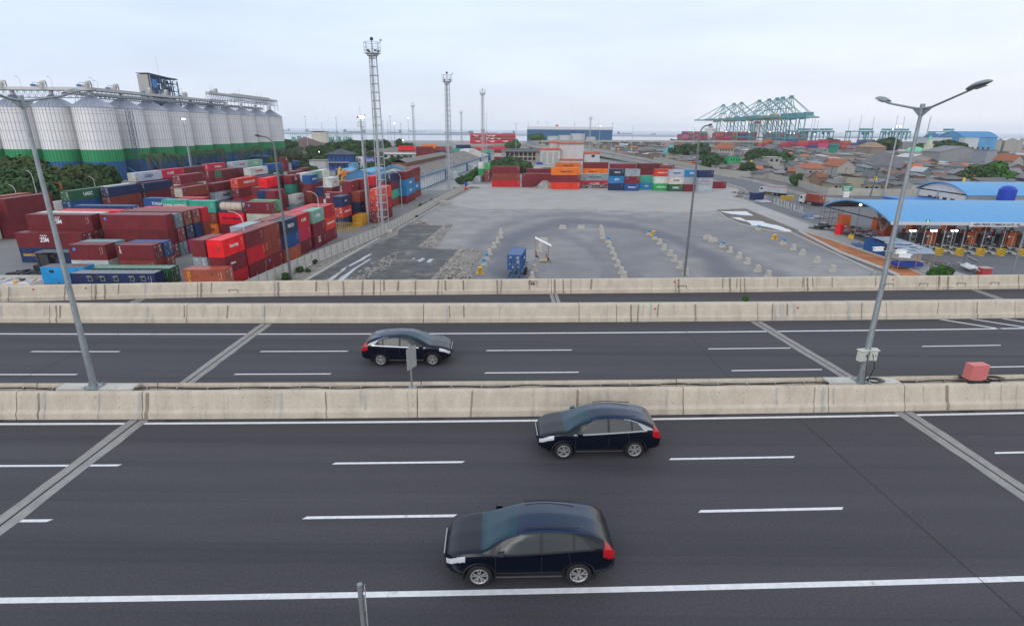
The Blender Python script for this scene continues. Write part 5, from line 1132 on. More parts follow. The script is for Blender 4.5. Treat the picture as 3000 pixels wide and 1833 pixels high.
# head house: open steel tower with a clad top corner
hx, hy = SX-13, 341; t = thing('head_house', 'dark blue steel head house with grey cladding towering over the silos', 'tower building', (hx, hy, 0), RD(0))
W_, D_, H_ = 5.6, 27, 52.5; m = MB()
for ix in range(3):
    for iy in range(5): x, y = -W_/2+ix*W_/2, -D_/2+iy*D_/4; m.box(x-.25, x+.25, y-.25, y+.25, 0, H_-2 if iy < 4 else H_-3)
for z in (8, 15, 22, 29, 35, 40, 44, 48, 51):
    for ix in range(3): m.box(-W_/2+ix*W_/2-.15, -W_/2+ix*W_/2+.15, -D_/2, D_/2, z-.3, z)
    for iy in range(5): m.box(-W_/2, W_/2, -D_/2+iy*D_/4-.15, -D_/2+iy*D_/4+.15, z-.3, z)
m.build('frame', blu, t); m = MB()
for z0, z1 in ((35, 40), (40, 44), (44, 48), (48, 51)):
    for iy in range(4): y0, y1 = -D_/2+iy*D_/4, -D_/2+(iy+1)*D_/4; m.bar((W_/2, y0, z0), (W_/2, y1, z1), .1); m.bar((W_/2, y1, z0), (W_/2, y0, z1), .1) if iy % 2 else None
m.build('bracing', gst, t)
m = MB(); r9 = random.Random(4)
for i in range(34): z = r9.choice((35, 40, 44, 48)); y = r9.uniform(-9, 8); x = r9.uniform(-2.2, .6); h = r9.uniform(1.2, 3.4); m.box(x, x+r9.uniform(1, 2.6), y, y+r9.uniform(.8, 2.4), z, z+h)
m.build('machinery', mat('machine_dark', (.05, .08, .13), .6, var=.4, scale=.5), t)
m = MB()
for i in range(9): m.tube([(r9.uniform(-2, 2.4), r9.uniform(-10, 10), r9.uniform(34, 38)), (r9.uniform(0, 2.4), r9.uniform(-10, 10), r9.uniform(44, 50))], .4, 8)
m.build('chute', mat('chute_grey', (.36, .38, .42), .5, .3, var=.2), t)
m = MB(); m.box(-W_/2-.3, W_/2+.3, -D_/2-.4, -D_/2+.05, 35, H_-1.5); m.box(W_/2+.02, W_/2+.3, -D_/2-.4, -D_/2+1.2, 44.5, H_-1.5); m.build('grey_cladding', mat('cladding_grey', (.40, .39, .37), .7, var=.08), t)
m = MB(); m.box(W_/2+.05, W_/2+.35, -D_/2+2.2, -D_/2+6, 44.5, 49); m.build('blue_panel', mat('panel_blue', (.03, .2, .55), .6), t)
m = MB(); m.add([(-W_/2-.6, -D_/2-.7, H_-1), (W_/2+.6, -D_/2-.7, H_-.9), (W_/2+.6, D_/2+.6, H_-2.3), (-W_/2-.6, D_/2+.6, H_-2.3), (-W_/2-.6, -D_/2-.7, H_-.7), (W_/2+.6, -D_/2-.7, H_-.6), (W_/2+.6, D_/2+.6, H_-2), (-W_/2-.6, D_/2+.6, H_-2)], [(3, 2, 1, 0), (4, 5, 6, 7), (0, 1, 5, 4), (1, 2, 6, 5), (2, 3, 7, 6), (3, 0, 4, 7)]); m.build('roof', mat('roof_greygreen', (.12, .17, .18), .6), t)
m = MB(); m.tube([(2, -2, H_-1.5), (2, -2, H_+9)], .06, 4); m.build('antenna', steel, t)
r5 = random.Random(5)
for i in range(15):
    y = YS[2]+(i-3)*17.5; t = thing('gallery_lamp', 'slim gooseneck lamp on the silo gallery railing, %s from the left' % ordn(i), 'lamp', (SX+(2.5 if i % 2 else -8) if i > 2 else SX-14*(3-i), y if i > 2 else YS[2]-2.5, SH+(7 if y < YS[7] else 11.4)), 0, 'lamps on the silo gallery')
    m = MB(); m.tube([(0, 0, 0), (0, 0, 4.6), (0, -.5, 5.2), (0, -1.3, 5.4)], .06, 4); m.build('pole', steel, t); m = MB(); m.box(-.15, .15, -2.0, -1.2, 5.3, 5.5); m.build('lamp_head', steel, t)
t = thing('stair_tower', 'dark caged stairway climbing between the third and fourth silo', 'stairway', (SX+8.6, (YS[2]+YS[3])/2+.8, 0))
m = MB()
for x, y in ((-1, -1), (1, -1), (1, 1), (-1, 1)): m.box(x-.08, x+.08, y-.08, y+.08, 0, 32)
for k in range(16): z = k*2; m.box(-1, 1, -1, 1, z, z+.08); s = 1 if k % 2 else -1; m.bar((1.05, -s, z), (1.05, s, z+2), .09); m.bar((-1, -s, z), (-1, s, z+2), .09)
m.build('frame', gst, t)
for i in range(2, 9):
    m = MB(); y = YS[i]; m.tube([(0, 0, 5.6), (6.5, 2, .8)], .22, 6); m.tube([(6.5, 2, .8), (6.5, 2, 0)], .3, 6); tag(m.build('discharge_chute', mat('chute_blue', (.04, .2, .4), .6), None, (SX+SR_, y+3, 0)), 'slanting blue discharge chute at the foot of silo %d' % (i+2), 'chute', 'discharge chutes at the silo feet')
m = MB(); m.box(-.3, .3, 0, 30, 2.2, 2.4); m.box(-.3, .3, 0, 30, 0.5, .7)
for i in range(16): m.box(-.15, .15, i*2-.1, i*2+.1, 0, 3.2)
tag(m.build('yellow_railing', mat('rail_yellow', (.5, .4, .1), .6), None, (-168, 196, 0)), 'yellow railing in front of the blue silo base', 'railing')
m = MB(); m.box(-7, 7, -20, 20, 0, 5.4); o = thing('low_shed', 'low dark shed between the tree line and the silos', 'shed', (-160, 188, 0)); m.build('wall', mat('shed_dark', (.07, .06, .07), .9, var=.3), o); m = MB(); m.box(-8, 8, -21, 21, 5.4, 5.9); m.build('roof', mat('shed_roof', (.22, .18, .17), .8, var=.2), o)
t = thing('yard_crane', 'small orange jib crane beside the dark green container', 'crane', (-124.5, 155, 0), RD(-25)); orm = mat('crane_orange', (.45, .16, .02), .6); m = MB(); m.tube([(0, 0, 0), (0, 0, 8.6)], .28, 6, smooth=False); m.build('mast', orm, t); m = MB(); m.box(-4, .6, -.15, .15, 8.6, 9.0); m.build('jib', orm, t)
# ------------------------------------------------------------------ vegetation
def leafmat(nm, c, d): return mat(nm, c, .75, var=.55, scale=.28, detail=3, dirt=(d, .5, .52, .6), spec=.2)
lf1 = leafmat('foliage_dark', (.045, .092, .030), (.014, .036, .014)); lf2 = leafmat('foliage_olive', (.055, .078, .022), (.10, .10, .02)); lf3 = leafmat('foliage_fresh', (.05, .13, .025), (.02, .07, .015)); bark = mat('bark', (.11, .085, .065), .95, var=.3)
def crown(seed, n=2600, R=4.5, H=5.0, blobs=13, flat=.75, lf=.42):
    r = random.Random(seed); b = MB(); bl = []
    for i in range(blobs):
        a = r.uniform(0, 6.28); d = R*r.uniform(.05, .75); z = H*r.uniform(-.35, .45)*(1-.4*d/R); bl.append((d*cos(a), d*sin(a), z, R*r.uniform(.28, .5)))
    for i in range(n):
        x0, y0, z0, q = r.choice(bl); v = Vector((r.gauss(0, 1), r.gauss(0, 1), r.gauss(0, 1))).normalized(); d = q*(r.uniform(.45, 1.0)**.4)
        p = Vector((x0, y0, z0))+Vector((v.x*d, v.y*d, v.z*d*flat)); s = lf*r.uniform(.6, 1.3)
        nr = (v+Vector((r.uniform(-.7, .7), r.uniform(-.7, .7), r.uniform(-.4, .8)))).normalized(); a = nr.orthogonal().normalized(); c = nr.cross(a); an = r.uniform(0, 3); a, c = a*cos(an)+c*sin(an), c*cos(an)-a*sin(an)
        b.add([p-a*s-c*s*.15, p-c*s*.7, p+a*s+c*s*.1, p+c*s*.7], [(0, 1, 2, 3)])
    return b, bl
TP = []
for i, (sd, lm, fl) in enumerate(((1, lf1, .75), (2, lf2, .7), (3, lf3, .8), (4, lf1, .9), (5, lf2, .8), (6, lf3, .7))):
    b, bl = crown(sd, flat=fl, n=3600 if i < 4 else 3000); tm = MB(); tm.tube([(0, 0, -1), (.1, .05, .35), (.05, 0, .7)], [.075, .055, .04], 7)
    li = MB(); li.tube([(0, 0, -1), (.01, 0, -.4), (0, 0, .0)], [.05, .038, .028], 8)
    for x, y, z, q in bl[:7]: li.tube([(0, 0, -.12), (x*.5/4.5, y*.5/4.5, -.02+z*.3/5), (x*.85/4.5, y*.85/4.5, .12+z*.7/5)], [.024, .016, .006], 5)
    TP.append((b.mesh('crown', lm), li.mesh('trunk', bark)))
def tree(label, x, y, top, R, v=0, group='trees', nm='broadleaf_tree'):
    R *= 1.28; top += R*.12; t = thing(nm, label, 'tree', (x, y, 0), rnd.uniform(0, 6.28), group); cm, tm = TP[v]; sz = R/4.5; hz = min(2.4, max(.6, sz*1.12))
    o = bpy.data.objects.new('crown', cm); C.objects.link(o); o.parent = t; ch = 3.4*hz; o.location = (0, 0, top-ch); o.scale = (sz, sz*rnd.uniform(.9, 1.1), hz)
    o = bpy.data.objects.new('trunk', tm); C.objects.link(o); o.parent = t; o.scale = (4.5*sz, 4.5*sz, max(.6, top-ch)); o.location = (0, 0, max(.6, top-ch)) 
    return t
def tr_px(label, px, py, Y, R, v, group): p = atY(px, py, Y); return tree(label, p.x, Y, p.z, R, v, group)
G1 = 'trees in front of the silos'
k = 0
for px, py, Y, R, v in ((-40, 455, 175, 8, 1), (10, 452, 180, 8, 1), (45, 472, 170, 7, 4), (-20, 490, 155, 8, 0), (35, 505, 150, 7, 0), (80, 480, 168, 7, 0), (95, 505, 158, 6.5, 3), (60, 530, 145, 6, 3), (115, 475, 180, 6.5, 1), (125, 515, 160, 6, 0), (150, 488, 172, 7, 1), (180, 486, 172, 6.5, 1), (200, 498, 168, 5.5, 4), (160, 520, 160, 6, 0), (235, 478, 176, 4.5, 0), (255, 500, 172, 4.5, 0), (290, 482, 178, 4.2, 0), (275, 515, 170, 4, 3), (305, 510, 176, 3.5, 0), (5, 540, 142, 6, 0)):
    tr_px('%s tree in the mass before the silos, %s from the left' % (('dark green', 'olive green', '', 'deep green', 'yellowish green')[v], ordn(k)), px, py, Y, R, v, G1); k += 1
G2 = 'trees behind the container yard'
k = 0
for px, py, Y, R, v in ((842, 408, 500, 9, 0), (835, 440, 430, 6, 3), (935, 425, 420, 8, 0), (960, 420, 430, 8, 3), (985, 418, 440, 9, 0), (1010, 415, 440, 9, 0), (1035, 414, 450, 9, 3), (1060, 412, 460, 10, 0), (1085, 410, 470, 10, 0), (1110, 414, 460, 9, 3), (1035, 440, 400, 8, 0), (1070, 440, 400, 8, 3), (1000, 450, 390, 7, 0), (925, 445, 390, 6.5, 0), (950, 460, 370, 6, 3), (1100, 445, 410, 7, 0), (900, 480, 345, 6, 0), (915, 500, 325, 5, 0), (1030, 470, 350, 4.5, 4), (1060, 492, 315, 4, 3), (1160, 425, 480, 6, 0), (1165, 408, 520, 4, 3), (1190, 418, 620, 8, 0), (1140, 462, 395, 5, 1), (1160, 458, 395, 5, 0), (1180, 432, 500, 5, 0), (795, 455, 330, 4.5, 3), (870, 450, 420, 6, 4), (880, 470, 380, 5, 0), (1085, 475, 330, 3.2, 3), (1125, 470, 350, 3, 0)):
    tr_px('%s tree behind the container yard, %s in its row' % (('dark green', 'olive green', '', 'deep green', 'yellowish green')[v], ordn(k)), px, py, Y, R, v, G2); k += 1
G3 = 'trees among the low houses'
for i, (kk, x, y, Y, R, v, lb) in enumerate((('L', 180, 770, 520, 9, 0, 'left part of the tree mass behind the lamp head'), ('L', 250, 745, 540, 11, 0, 'tallest of the tree mass behind the lamp head'), ('L', 420, 745, 540, 10, 3, 'round tree just right of the lamp neck'), ('L', 520, 780, 520, 11, 0, 'broad tree at the right end of the big tree mass'), ('L', 330, 760, 540, 8, 3, 'tree hidden partly by the lamp neck'), ('L', 560, 850, 420, 8, 0, 'lower tree below the big tree mass'), ('L', 640, 900, 380, 8, 3, 'dark tree at the corner of the concrete wall'), ('L', 700, 910, 380, 6, 0, 'small tree left of the green shop'), ('L', 1160, 825, 430, 8, 0, 'left tree of the pair amid the roofs'), ('L', 1250, 810, 430, 10, 3, 'large tree of the pair amid the roofs'), ('L', 1350, 840, 430, 7, 0, 'right tree amid the grey roofs'), ('L', 1560, 860, 400, 8, 3, 'flat-topped tree right of the amid-roof pair'), ('L', 1040, 965, 320, 4.5, 0, 'small tree under the yellow sign'), ('L', 2020, 680, 800, 9, 0, 'left small tree before the port containers'), ('L', 2110, 675, 800, 9, 3, 'right small tree before the port containers'), ('U', 800, 850, 620, 12, 3, 'round tree left of the second street pole'), ('U', 860, 848, 640, 9, 0, 'tree touching the big lamp pole on its left'), ('U', 1320, 905, 520, 10, 0, 'left one of two trees right of the mosque'), ('U', 1480, 882, 540, 12, 3, 'large one of two trees right of the mosque'), ('U', 1590, 895, 540, 11, 0, 'right end of the tree pair by the mosque'), ('U', 2090, 1145, 262, 8.5, 2, 'big bright green tree above the blue roofs'), ('U', 2040, 1200, 255, 6, 3, 'dark lower crown beside the big bright tree'), ('L', 1690, 1120, 262, 3.6, 3, 'small bush tree at the concrete wall'), ('K', 860, 240, 900, 12, 2, 'tree before the blue ship hull'), ('K', 2430, 370, 560, 9, 0, 'tree left edge of the low town'), ('K', 600, 305, 640, 8, 2, 'tree beside the red ferry building'), ('L', 340, 1110, 240, 4.6, 0, 'dark tree in front of the light blue container'), ('L', 400, 1125, 240, 3.8, 3, 'dark small tree in front of the grey container'), ('K', 480, 520, 310, 7, 0, 'left bush tree before the unfinished building'), ('K', 560, 505, 330, 8, 3, 'middle bush tree before the unfinished building'), ('K', 650, 505, 330, 8, 0, 'right bush tree before the unfinished building'), ('K', 380, 545, 290, 5, 0, 'bush tree behind the green container'))):
    a = ZM[kk]; tr_px('green '+lb, a[0]+x/a[2], a[1]+y/a[2], Y, R, v, G3)
# hedges and bushes near the ground
def bush(label, k, x, y, R, v, h=None, z=0.0):
    q = gp(k, x, y, z); t = thing('bush', label, 'bush', (q.x, q.y, z), rnd.uniform(0, 6), 'low bushes'); cm = TP[v][0]; o = bpy.data.objects.new('foliage', cm); C.objects.link(o); o.parent = t; s = R/4.5; o.scale = (s, s, s*(h or 1)); o.location = (0, 0, R*.45)
for i, (k_, x, y, R, v) in enumerate((('K', 30, 790, 3.2, 2), ('K', 80, 760, 3.2, 2), ('K', 130, 720, 3.0, 3), ('K', 180, 680, 3.0, 2), ('K', 200, 700, 2.6, 3), ('K', 5, 800, 3, 3), ('G', 1560, 610, 1.3, 2), ('G', 1620, 600, 1.4, 2), ('G', 1680, 560, 1.4, 2), ('G', 1740, 530, 1.2, 2), ('G', 1540, 625, 1.0, 3), ('G', 1095, 855, 1.0, 2), ('G', 1400, 715, .8, 2), ('G', 1350, 740, .7, 3), ('G', 280, 1280, .9, 3), ('G', 370, 1280, .6, 2), ('G', 440, 1195, .7, 3), ('G', 150, 1370, 1.1, 3), ('G', 970, 905, .5, 2), ('T', 1010, 1335, 1.5, 2), ('T', 1090, 1325, 1.7, 2), ('T', 1170, 1335, 1.3, 3), ('R', 1520, 200, 2.2, 3), ('R', 1440, 195, 2, 2))):
    bush('low green bush, %s in the line %s' % (ordn(i), 'by the warehouse' if k_ == 'K' else 'along the yard wall verge' if k_ == 'G' else 'near the toll plaza'), k_, x, y, R, v)
bush('leafy bush with lilac flowers in front of the navy site cabin', 'S', 352, 838, 1.7, 2)
q = Vector((15.6, 34.6+cv(15.6), 13.0)); t = thing('weed_tuft', 'small green weed growing on the divider wall', 'weed', q, 0); o = bpy.data.objects.new('foliage', TP[2][0]); C.objects.link(o); o.parent = t; o.scale = (.06, .06, .06); o.location = (0, 0, .08)
# palms
fm = mat('palm_frond', (.05, .10, .035), .7, var=.4, scale=.6); fm2 = mat('palm_frond_dead', (.12, .09, .05), .9, var=.3)
def palm_mesh(seed, dead=0):
    r = random.Random(seed); b = MB()
    for i in range(17+dead):
        a = i*2.4+r.uniform(-.2, .2); up = .9-(i % 5)*.28 if i < 17 else -1.1; L_ = r.uniform(3.0, 3.8)*(1 if i < 17 else .8); P = []
        for j in range(9):
            u = j/8; rad = L_*u*(.95 if up > -.5 else .5); z = up*L_*u*.75-1.5*L_*u*u*.55; P.append(Vector((rad*cos(a), rad*sin(a), z)))
        side = Vector((-sin(a), cos(a), 0))
        for j in range(8):
            for h in (0, .5):
                p = P[j].lerp(P[j+1], h); w_ = .85*sin(pi*(.12+.8*(j+h)/8)); d = (P[j+1]-P[j]).normalized()
                for s in (-1, 1): q_ = p+side*s*w_*.8+d*.35-Vector((0, 0, w_*.55)); b.add([p-d*.07, p+d*.12, q_+d*.05], [(0, 1, 2)], 1 if i >= 17 else 0)
    return b.mesh('crown', [fm, fm2])
PM = [palm_mesh(1, 3), palm_mesh(2, 2), palm_mesh(3, 0)]
ptm = MB(); ptm.tube([(0, 0, 0), (.02, .01, .5), (0, 0, 1)], [.3, .24, .18], 8); ptm = ptm.mesh('trunk', bark)
def palm(label, px, py, Y, s=1.0, v=0, group='palms in front of the silos'):
    s *= 1.22; p = atY(px, py, Y); t = thing('palm_tree', label, 'palm', (p.x, Y, 0), rnd.uniform(0, 6), group); top = p.z-1.3*s
    o = bpy.data.objects.new('crown', PM[v]); C.objects.link(o); o.parent = t; o.location = (0, 0, top); o.scale = (s, s, s); o = bpy.data.objects.new('trunk', ptm); C.objects.link(o); o.parent = t; o.scale = (1, 1, top)
for i, (px, py, Y, s) in enumerate(((431, 438, 262, 1.25), (460, 446, 275, 1.1), (479, 438, 285, 1.25), (508, 442, 290, 1.1), (524, 446, 298, 1.15), (567, 432, 315, 1.3), (596, 440, 325, 1.1), (610, 430, 330, 1.25), (640, 426, 345, 1.3), (655, 436, 350, 1.1), (700, 430, 360, 1.3), (712, 426, 370, 1.3), (742, 420, 385, 1.4), (762, 432, 390, 1.2), (792, 425, 400, 1.4), (818, 425, 400, 1.3), (855, 428, 400, 1.3), (880, 422, 410, 1.3))):
    palm('shaggy palm in front of the silos, %s from the left' % ordn(i), px, py, Y, s, i % 2)
for px, py, Y, s, lb in ((1048, 442, 395, 1.1, 'palm left of the billboard building'), (1190, 446, 410, 1.3, 'palm in front of the low grey office roof'), (2580, 492, 262, 1.1, 'palm among the roofs left of the big lamp'), (1085, 470, 330, .8, 'thin palm beside the blue billboard')): palm(lb, px, py, Y, s, 2, 'single palms')
# ------------------------------------------------------------------ buildings around the yard
def cm(nm, c=(.5, .5, .5), **k): return mat(nm, c, k.pop('rough', .8), **dict(dict(var=.12, scale=.5), **k))
asb = cm('asbestos_roof', (.19, .165, .155), scale=.25, var=.25, dirt=((.30, .27, .25), .4, .55, .6)); wwh = cm('white_wall', (.60, .63, .64), dirt=((.33, .33, .33), .8, .6, .5, (2, 2, .3))); btr = cm('blue_trim', (.06, .22, .42)); lbl = cm('light_blue_roof', (.15, .38, .58)); dbl = cm('deep_blue_paint', (.01, .07, .26)); win = mat('window_glass', (.02, .03, .04), .15, spec=.6); tro = cm('orange_trim', (.55, .085, .035)); offw = cm('offwhite_wall', (.50, .50, .50), dirt=((.3, .3, .29), .6, .6, .5, (2, 2, .3))); rust = cm('rusty_iron', (.14, .06, .035), var=.35)
def gable(name, label, cat, x, y, L_, W_, rot, h, hr, wm, rm, over=.5, kind=0, group=None):
    "length along local +y, width along x; kind 0 gable, 1 hip, 2 shed, 3 flat"
    t = thing(name, label, cat, (x, y, 0), rot, group); a, b = W_/2, L_/2
    m = MB(); m.box(-a, a, -b, b, 0, h)
    if kind == 0:
        for s in (-1, 1): m.add([(-a, s*b, h), (a, s*b, h), (0, s*b, h+hr)], [(0, 1, 2) if s < 0 else (2, 1, 0)])
    m.build('wall', wm, t); m = MB(); A, B = a+over, b+over; e = -over*hr/a if kind != 3 else 0; T_ = .12
    if kind == 0: vs = [(-A, -B, h+e), (0, -B, h+hr), (A, -B, h+e), (-A, B, h+e), (0, B, h+hr), (A, B, h+e)]; fs = [(0, 1, 4, 3), (1, 2, 5, 4)]
    elif kind == 1: q = max(0, b-a); vs = [(-A, -B, h+e), (A, -B, h+e), (A, B, h+e), (-A, B, h+e), (0, -q, h+hr), (0, q, h+hr)]; fs = [(0, 1, 4), (1, 2, 5, 4), (2, 3, 5), (3, 0, 4, 5)]
    elif kind == 2: vs = [(-A, -B, h+.1), (A, -B, h+.1), (A, B, h+hr), (-A, B, h+hr)]; fs = [(0, 1, 2, 3)]
    else: vs = [(-A, -B, h+.25), (A, -B, h+.25), (A, B, h+.25), (-A, B, h+.25)]; fs = [(0, 1, 2, 3)]
    n = len(vs); up = [(p[0], p[1], p[2]+T_) for p in vs]; m.add(vs+up, [tuple(reversed(f)) for f in fs]+[tuple(i+n for i in f) for f in fs])
    per = [0, 2, 5, 3] if kind == 0 else [0, 1, 2, 3]; per = [0, 1, 2, 5, 4, 3] if kind == 0 else per
    m.add(vs+up, [(per[i], per[(i+1) % len(per)], per[(i+1) % len(per)]+n, per[i]+n) for i in range(len(per))]); m.build('roof', rm, t)
    return t
def windows(t, face, n, w_, h_, z, span, off, nm='window', m_=None, y0=0):
    "face 'S','E','W' of a box; off = distance of that wall"
    for i in range(n):
        u = (-span/2+span*(i+.5)/n)+y0; m = MB()
        if face == 'S': m.box(u-w_/2, u+w_/2, -off-.06, -off+.02, z, z+h_)
        elif face == 'E': m.box(off-.02, off+.06, u-w_/2, u+w_/2, z, z+h_)
        else: m.box(-off-.06, -off+.02, u-w_/2, u+w_/2, z, z+h_)
        m.build(nm, m_ or win, t)
def px_at(k, x, y, Y): a = ZM[k]; return atY(a[0]+x/a[2], a[1]+y/a[2], Y)
# the long warehouse beside the yard
rot = RD(-5.2); Lw = 205; cx, cy = -37.2+sin(RD(5.2))*Lw/2-11.3, 230+Lw/2*cos(RD(5.2))+1
t = gable('warehouse', 'long warehouse with grey sheet roof and blue eaves beside the yard wall', 'warehouse', cx, cy, Lw, 22, rot, 5.6, 4.2, wwh, asb, .9)
m = MB(); m.box(11.85, 12.1, -Lw/2-1, Lw/2+1, 5.05, 5.7); m.build('eave_fascia', btr, t); m = MB(); m.box(11.0, 11.15, -Lw/2, Lw/2, 0, .4); m.build('blue_plinth', btr, t)
m = MB()
for s in (-1, 1): m.add([(0, -Lw/2-1.05, 10.0), (s*12.1, -Lw/2-1.05, 5.5), (s*12.1, -Lw/2-1.05, 4.7), (0, -Lw/2-1.05, 9.1)], [(0, 1, 2, 3)]); m.add([(0, -Lw/2-1.0, 10.0), (s*12.1, -Lw/2-1.0, 5.5), (s*12.1, -Lw/2-1.0, 4.7), (0, -Lw/2-1.0, 9.1)], [(3, 2, 1, 0)])
m.build('gable_trim', btr, t)
for i in range(46): m = MB(); yy = -Lw/2+2+i*4.4; m.box(11.0, 11.12, yy, yy+.12, .4, 4.9); m.build('wall_rib', steel, t)
for i, yy in enumerate((-52, 8, 62)):
    m = MB(); m.box(11.0, 11.14, yy-2.6, yy+2.6, .0, 4.6); m.build('sliding_door', dbl, t)
for yy in (-45, 15, 69): m = MB(); m.box(11, 15, yy-3, yy+3, 3.0, 3.15); m.box(11, 14.8, yy-2.8, yy+2.8, 0, 3.0); m.build('entrance_hut', wwh, t)
m = MB(); m.add([(-3.4, -Lw/2+8, 8.9), (3.4, -Lw/2+8, 8.9), (3.4, -8, 8.9), (-3.4, -8, 8.9), (0, -Lw/2+8, 11.6), (0, -8, 11.6), (-3.4, -Lw/2+8, 10.3), (3.4, -Lw/2+8, 10.3), (3.4, -8, 10.3), (-3.4, -8, 10.3)], [(6, 4, 5, 9), (4, 7, 8, 5)]); m.build('ridge_vent_roof', asb, t)
m = MB(); m.box(-3.3, 3.3, -Lw/2+8.2, -8.2, 8.3, 10.3); m.build('ridge_vent', rust, t)
m = MB(); m.box(-3, 3, 62, 84, 8.6, 10.6); m.build('ridge_vent', wwh, t); m = MB(); r3 = random.Random(2)
for i in range(44): yy = r3.uniform(-Lw/2+6, Lw/2-34); xx = r3.uniform(3.6, 9.5); z = 5.6+4.2*(1-xx/11)+.17; dz_ = 4.2/11*.9; m.add([(xx-.9, yy, z+dz_), (xx+.9, yy, z-dz_), (xx+.9, yy+.45, z-dz_), (xx-.9, yy+.45, z+dz_)], [(0, 1, 2, 3)])
m.build('skylight_strip', mat('skylight', (.5, .5, .48), .6), t)
m = MB(); z0 = 5.6; m.add([(0, 58, 9.97), (11.9, 58, 5.47), (11.9, Lw/2+.4, 5.47), (0, Lw/2+.4, 9.97)], [(0, 1, 2, 3)]); m.build('pale_roof_section', cm('cream_roof', (.45, .42, .36)), t)
gable('annex', 'light blue roofed annex behind the tall container columns', 'shed', -60, 300, 42, 14, RD(-5), 3.6, 2.2, wwh, lbl); gable('annex', 'low light blue annex left of the warehouse gable', 'shed', -72, 285, 26, 14, RD(-5), 3.4, 1.6, btr, lbl); gable('annex', 'small light blue open shelter near the blue house', 'shed', -88, 300, 12, 7, RD(-5), 3, .8, dbl, lbl)
sheet('paved_lane', [(-37, 228), (-20.5, 236), (-17, 300), (-8, 430), (-19, 430), (-28, 330)], .02, cm('lane_concrete', (.33, .33, .33)))
# the blue two-storey house, office and billboard
t = gable('blue_house', 'deep blue two-storey house with hipped slate roof', 'house', -103.5, 345, 11, 12, RD(-3), 9.6, 2.6, dbl, cm('slate_roof', (.06, .075, .10)), 1.4, 1)
windows(t, 'S', 4, 1.1, 1.5, 6.2, 10, 5.5); windows(t, 'S', 3, 1.3, 1.7, 1.6, 10, 5.5); m = MB(); m.box(-7.2, 7.2, -8, -5.5, 4.4, 4.9); m.build('canopy', cm('tan_trim', (.35, .28, .2)), t); m = MB(); m.box(6, 9, -6, 4, 0, 4.4); m.build('side_wing', lbl, t)
t = gable('office_building', 'long low office with grey hipped roof and white eaves', 'office', -90, 436, 20, 46, RD(0), 7, 3.6, wwh, asb, 1.5, 1); windows(t, 'S', 9, 2, 1.8, 3.5, 42, 10); m = MB(); m.box(-24.6, 24.6, -11.7, -11.3, 6.0, 7.0); m.build('white_fascia', whitem, t)
def billb(label, k, x0, x1, y0, y1, Y, bgm, strips):
    a, b = px_at(k, x0, y1, Y), px_at(k, x1, y0, Y); t = thing('billboard', label, 'billboard', ((a.x+b.x)/2, Y, 0)); w_ = (b.x-a.x)/2; m = MB(); m.box(-w_, w_, -.15, .15, a.z, b.z); m.build('panel', bgm, t); h = b.z-a.z
    for mm, u0, u1, v0, v1 in strips: m = MB(); m.box(-w_+2*w_*u0, -w_+2*w_*u1, -.17, -.15, a.z+h*v0, a.z+h*v1); m.build('print', mm, t)
    for s in (-.7, .7): m = MB(); m.tube([(s*w_, .3, 0), (s*w_, .3, a.z+h*.9)], .15, 6); m.build('post', steel, t)
billb('white billboard with dark and red print near the blue house', 'F', 918, 1000, 1350, 1450, 352, whitem, [(blkm, .1, .25, .2, .8), (redmk, .4, .6, .45, .75), (blkm, .3, .5, .1, .3)])
billb('blue billboard with pale picture strips by the office', 'F', 1025, 1115, 1355, 1420, 350, mat('board_blue', (.04, .08, .4), .5), [(whitem, .1, .9, .55, .62), (mat('board_pale', (.3, .4, .6), .5), .05, .95, .25, .4), (redmk, .78, .95, .7, .9)])
t = gable('hangar', 'large dark red-brown roofed hall beyond the silos', 'hall', -215, 600, 90, 44, RD(22), 7, 8, cm('hall_wall', (.2, .16, .15)), cm('hall_roof', (.12, .075, .07), scale=.1), 1, 1)
gable('shed', 'small white shed with dirty roof at the tree edge', 'shed', -122, 360, 8, 10, 0, 4.5, 1, offw, cm('grimy_white', (.35, .33, .3)), .8, 3); gable('shed', 'blue roofed hut beside the small white shed', 'shed', -172, 395, 10, 14, 0, 5, .6, dbl, cm('roof_blue2', (.02, .16, .4)), .8, 2)
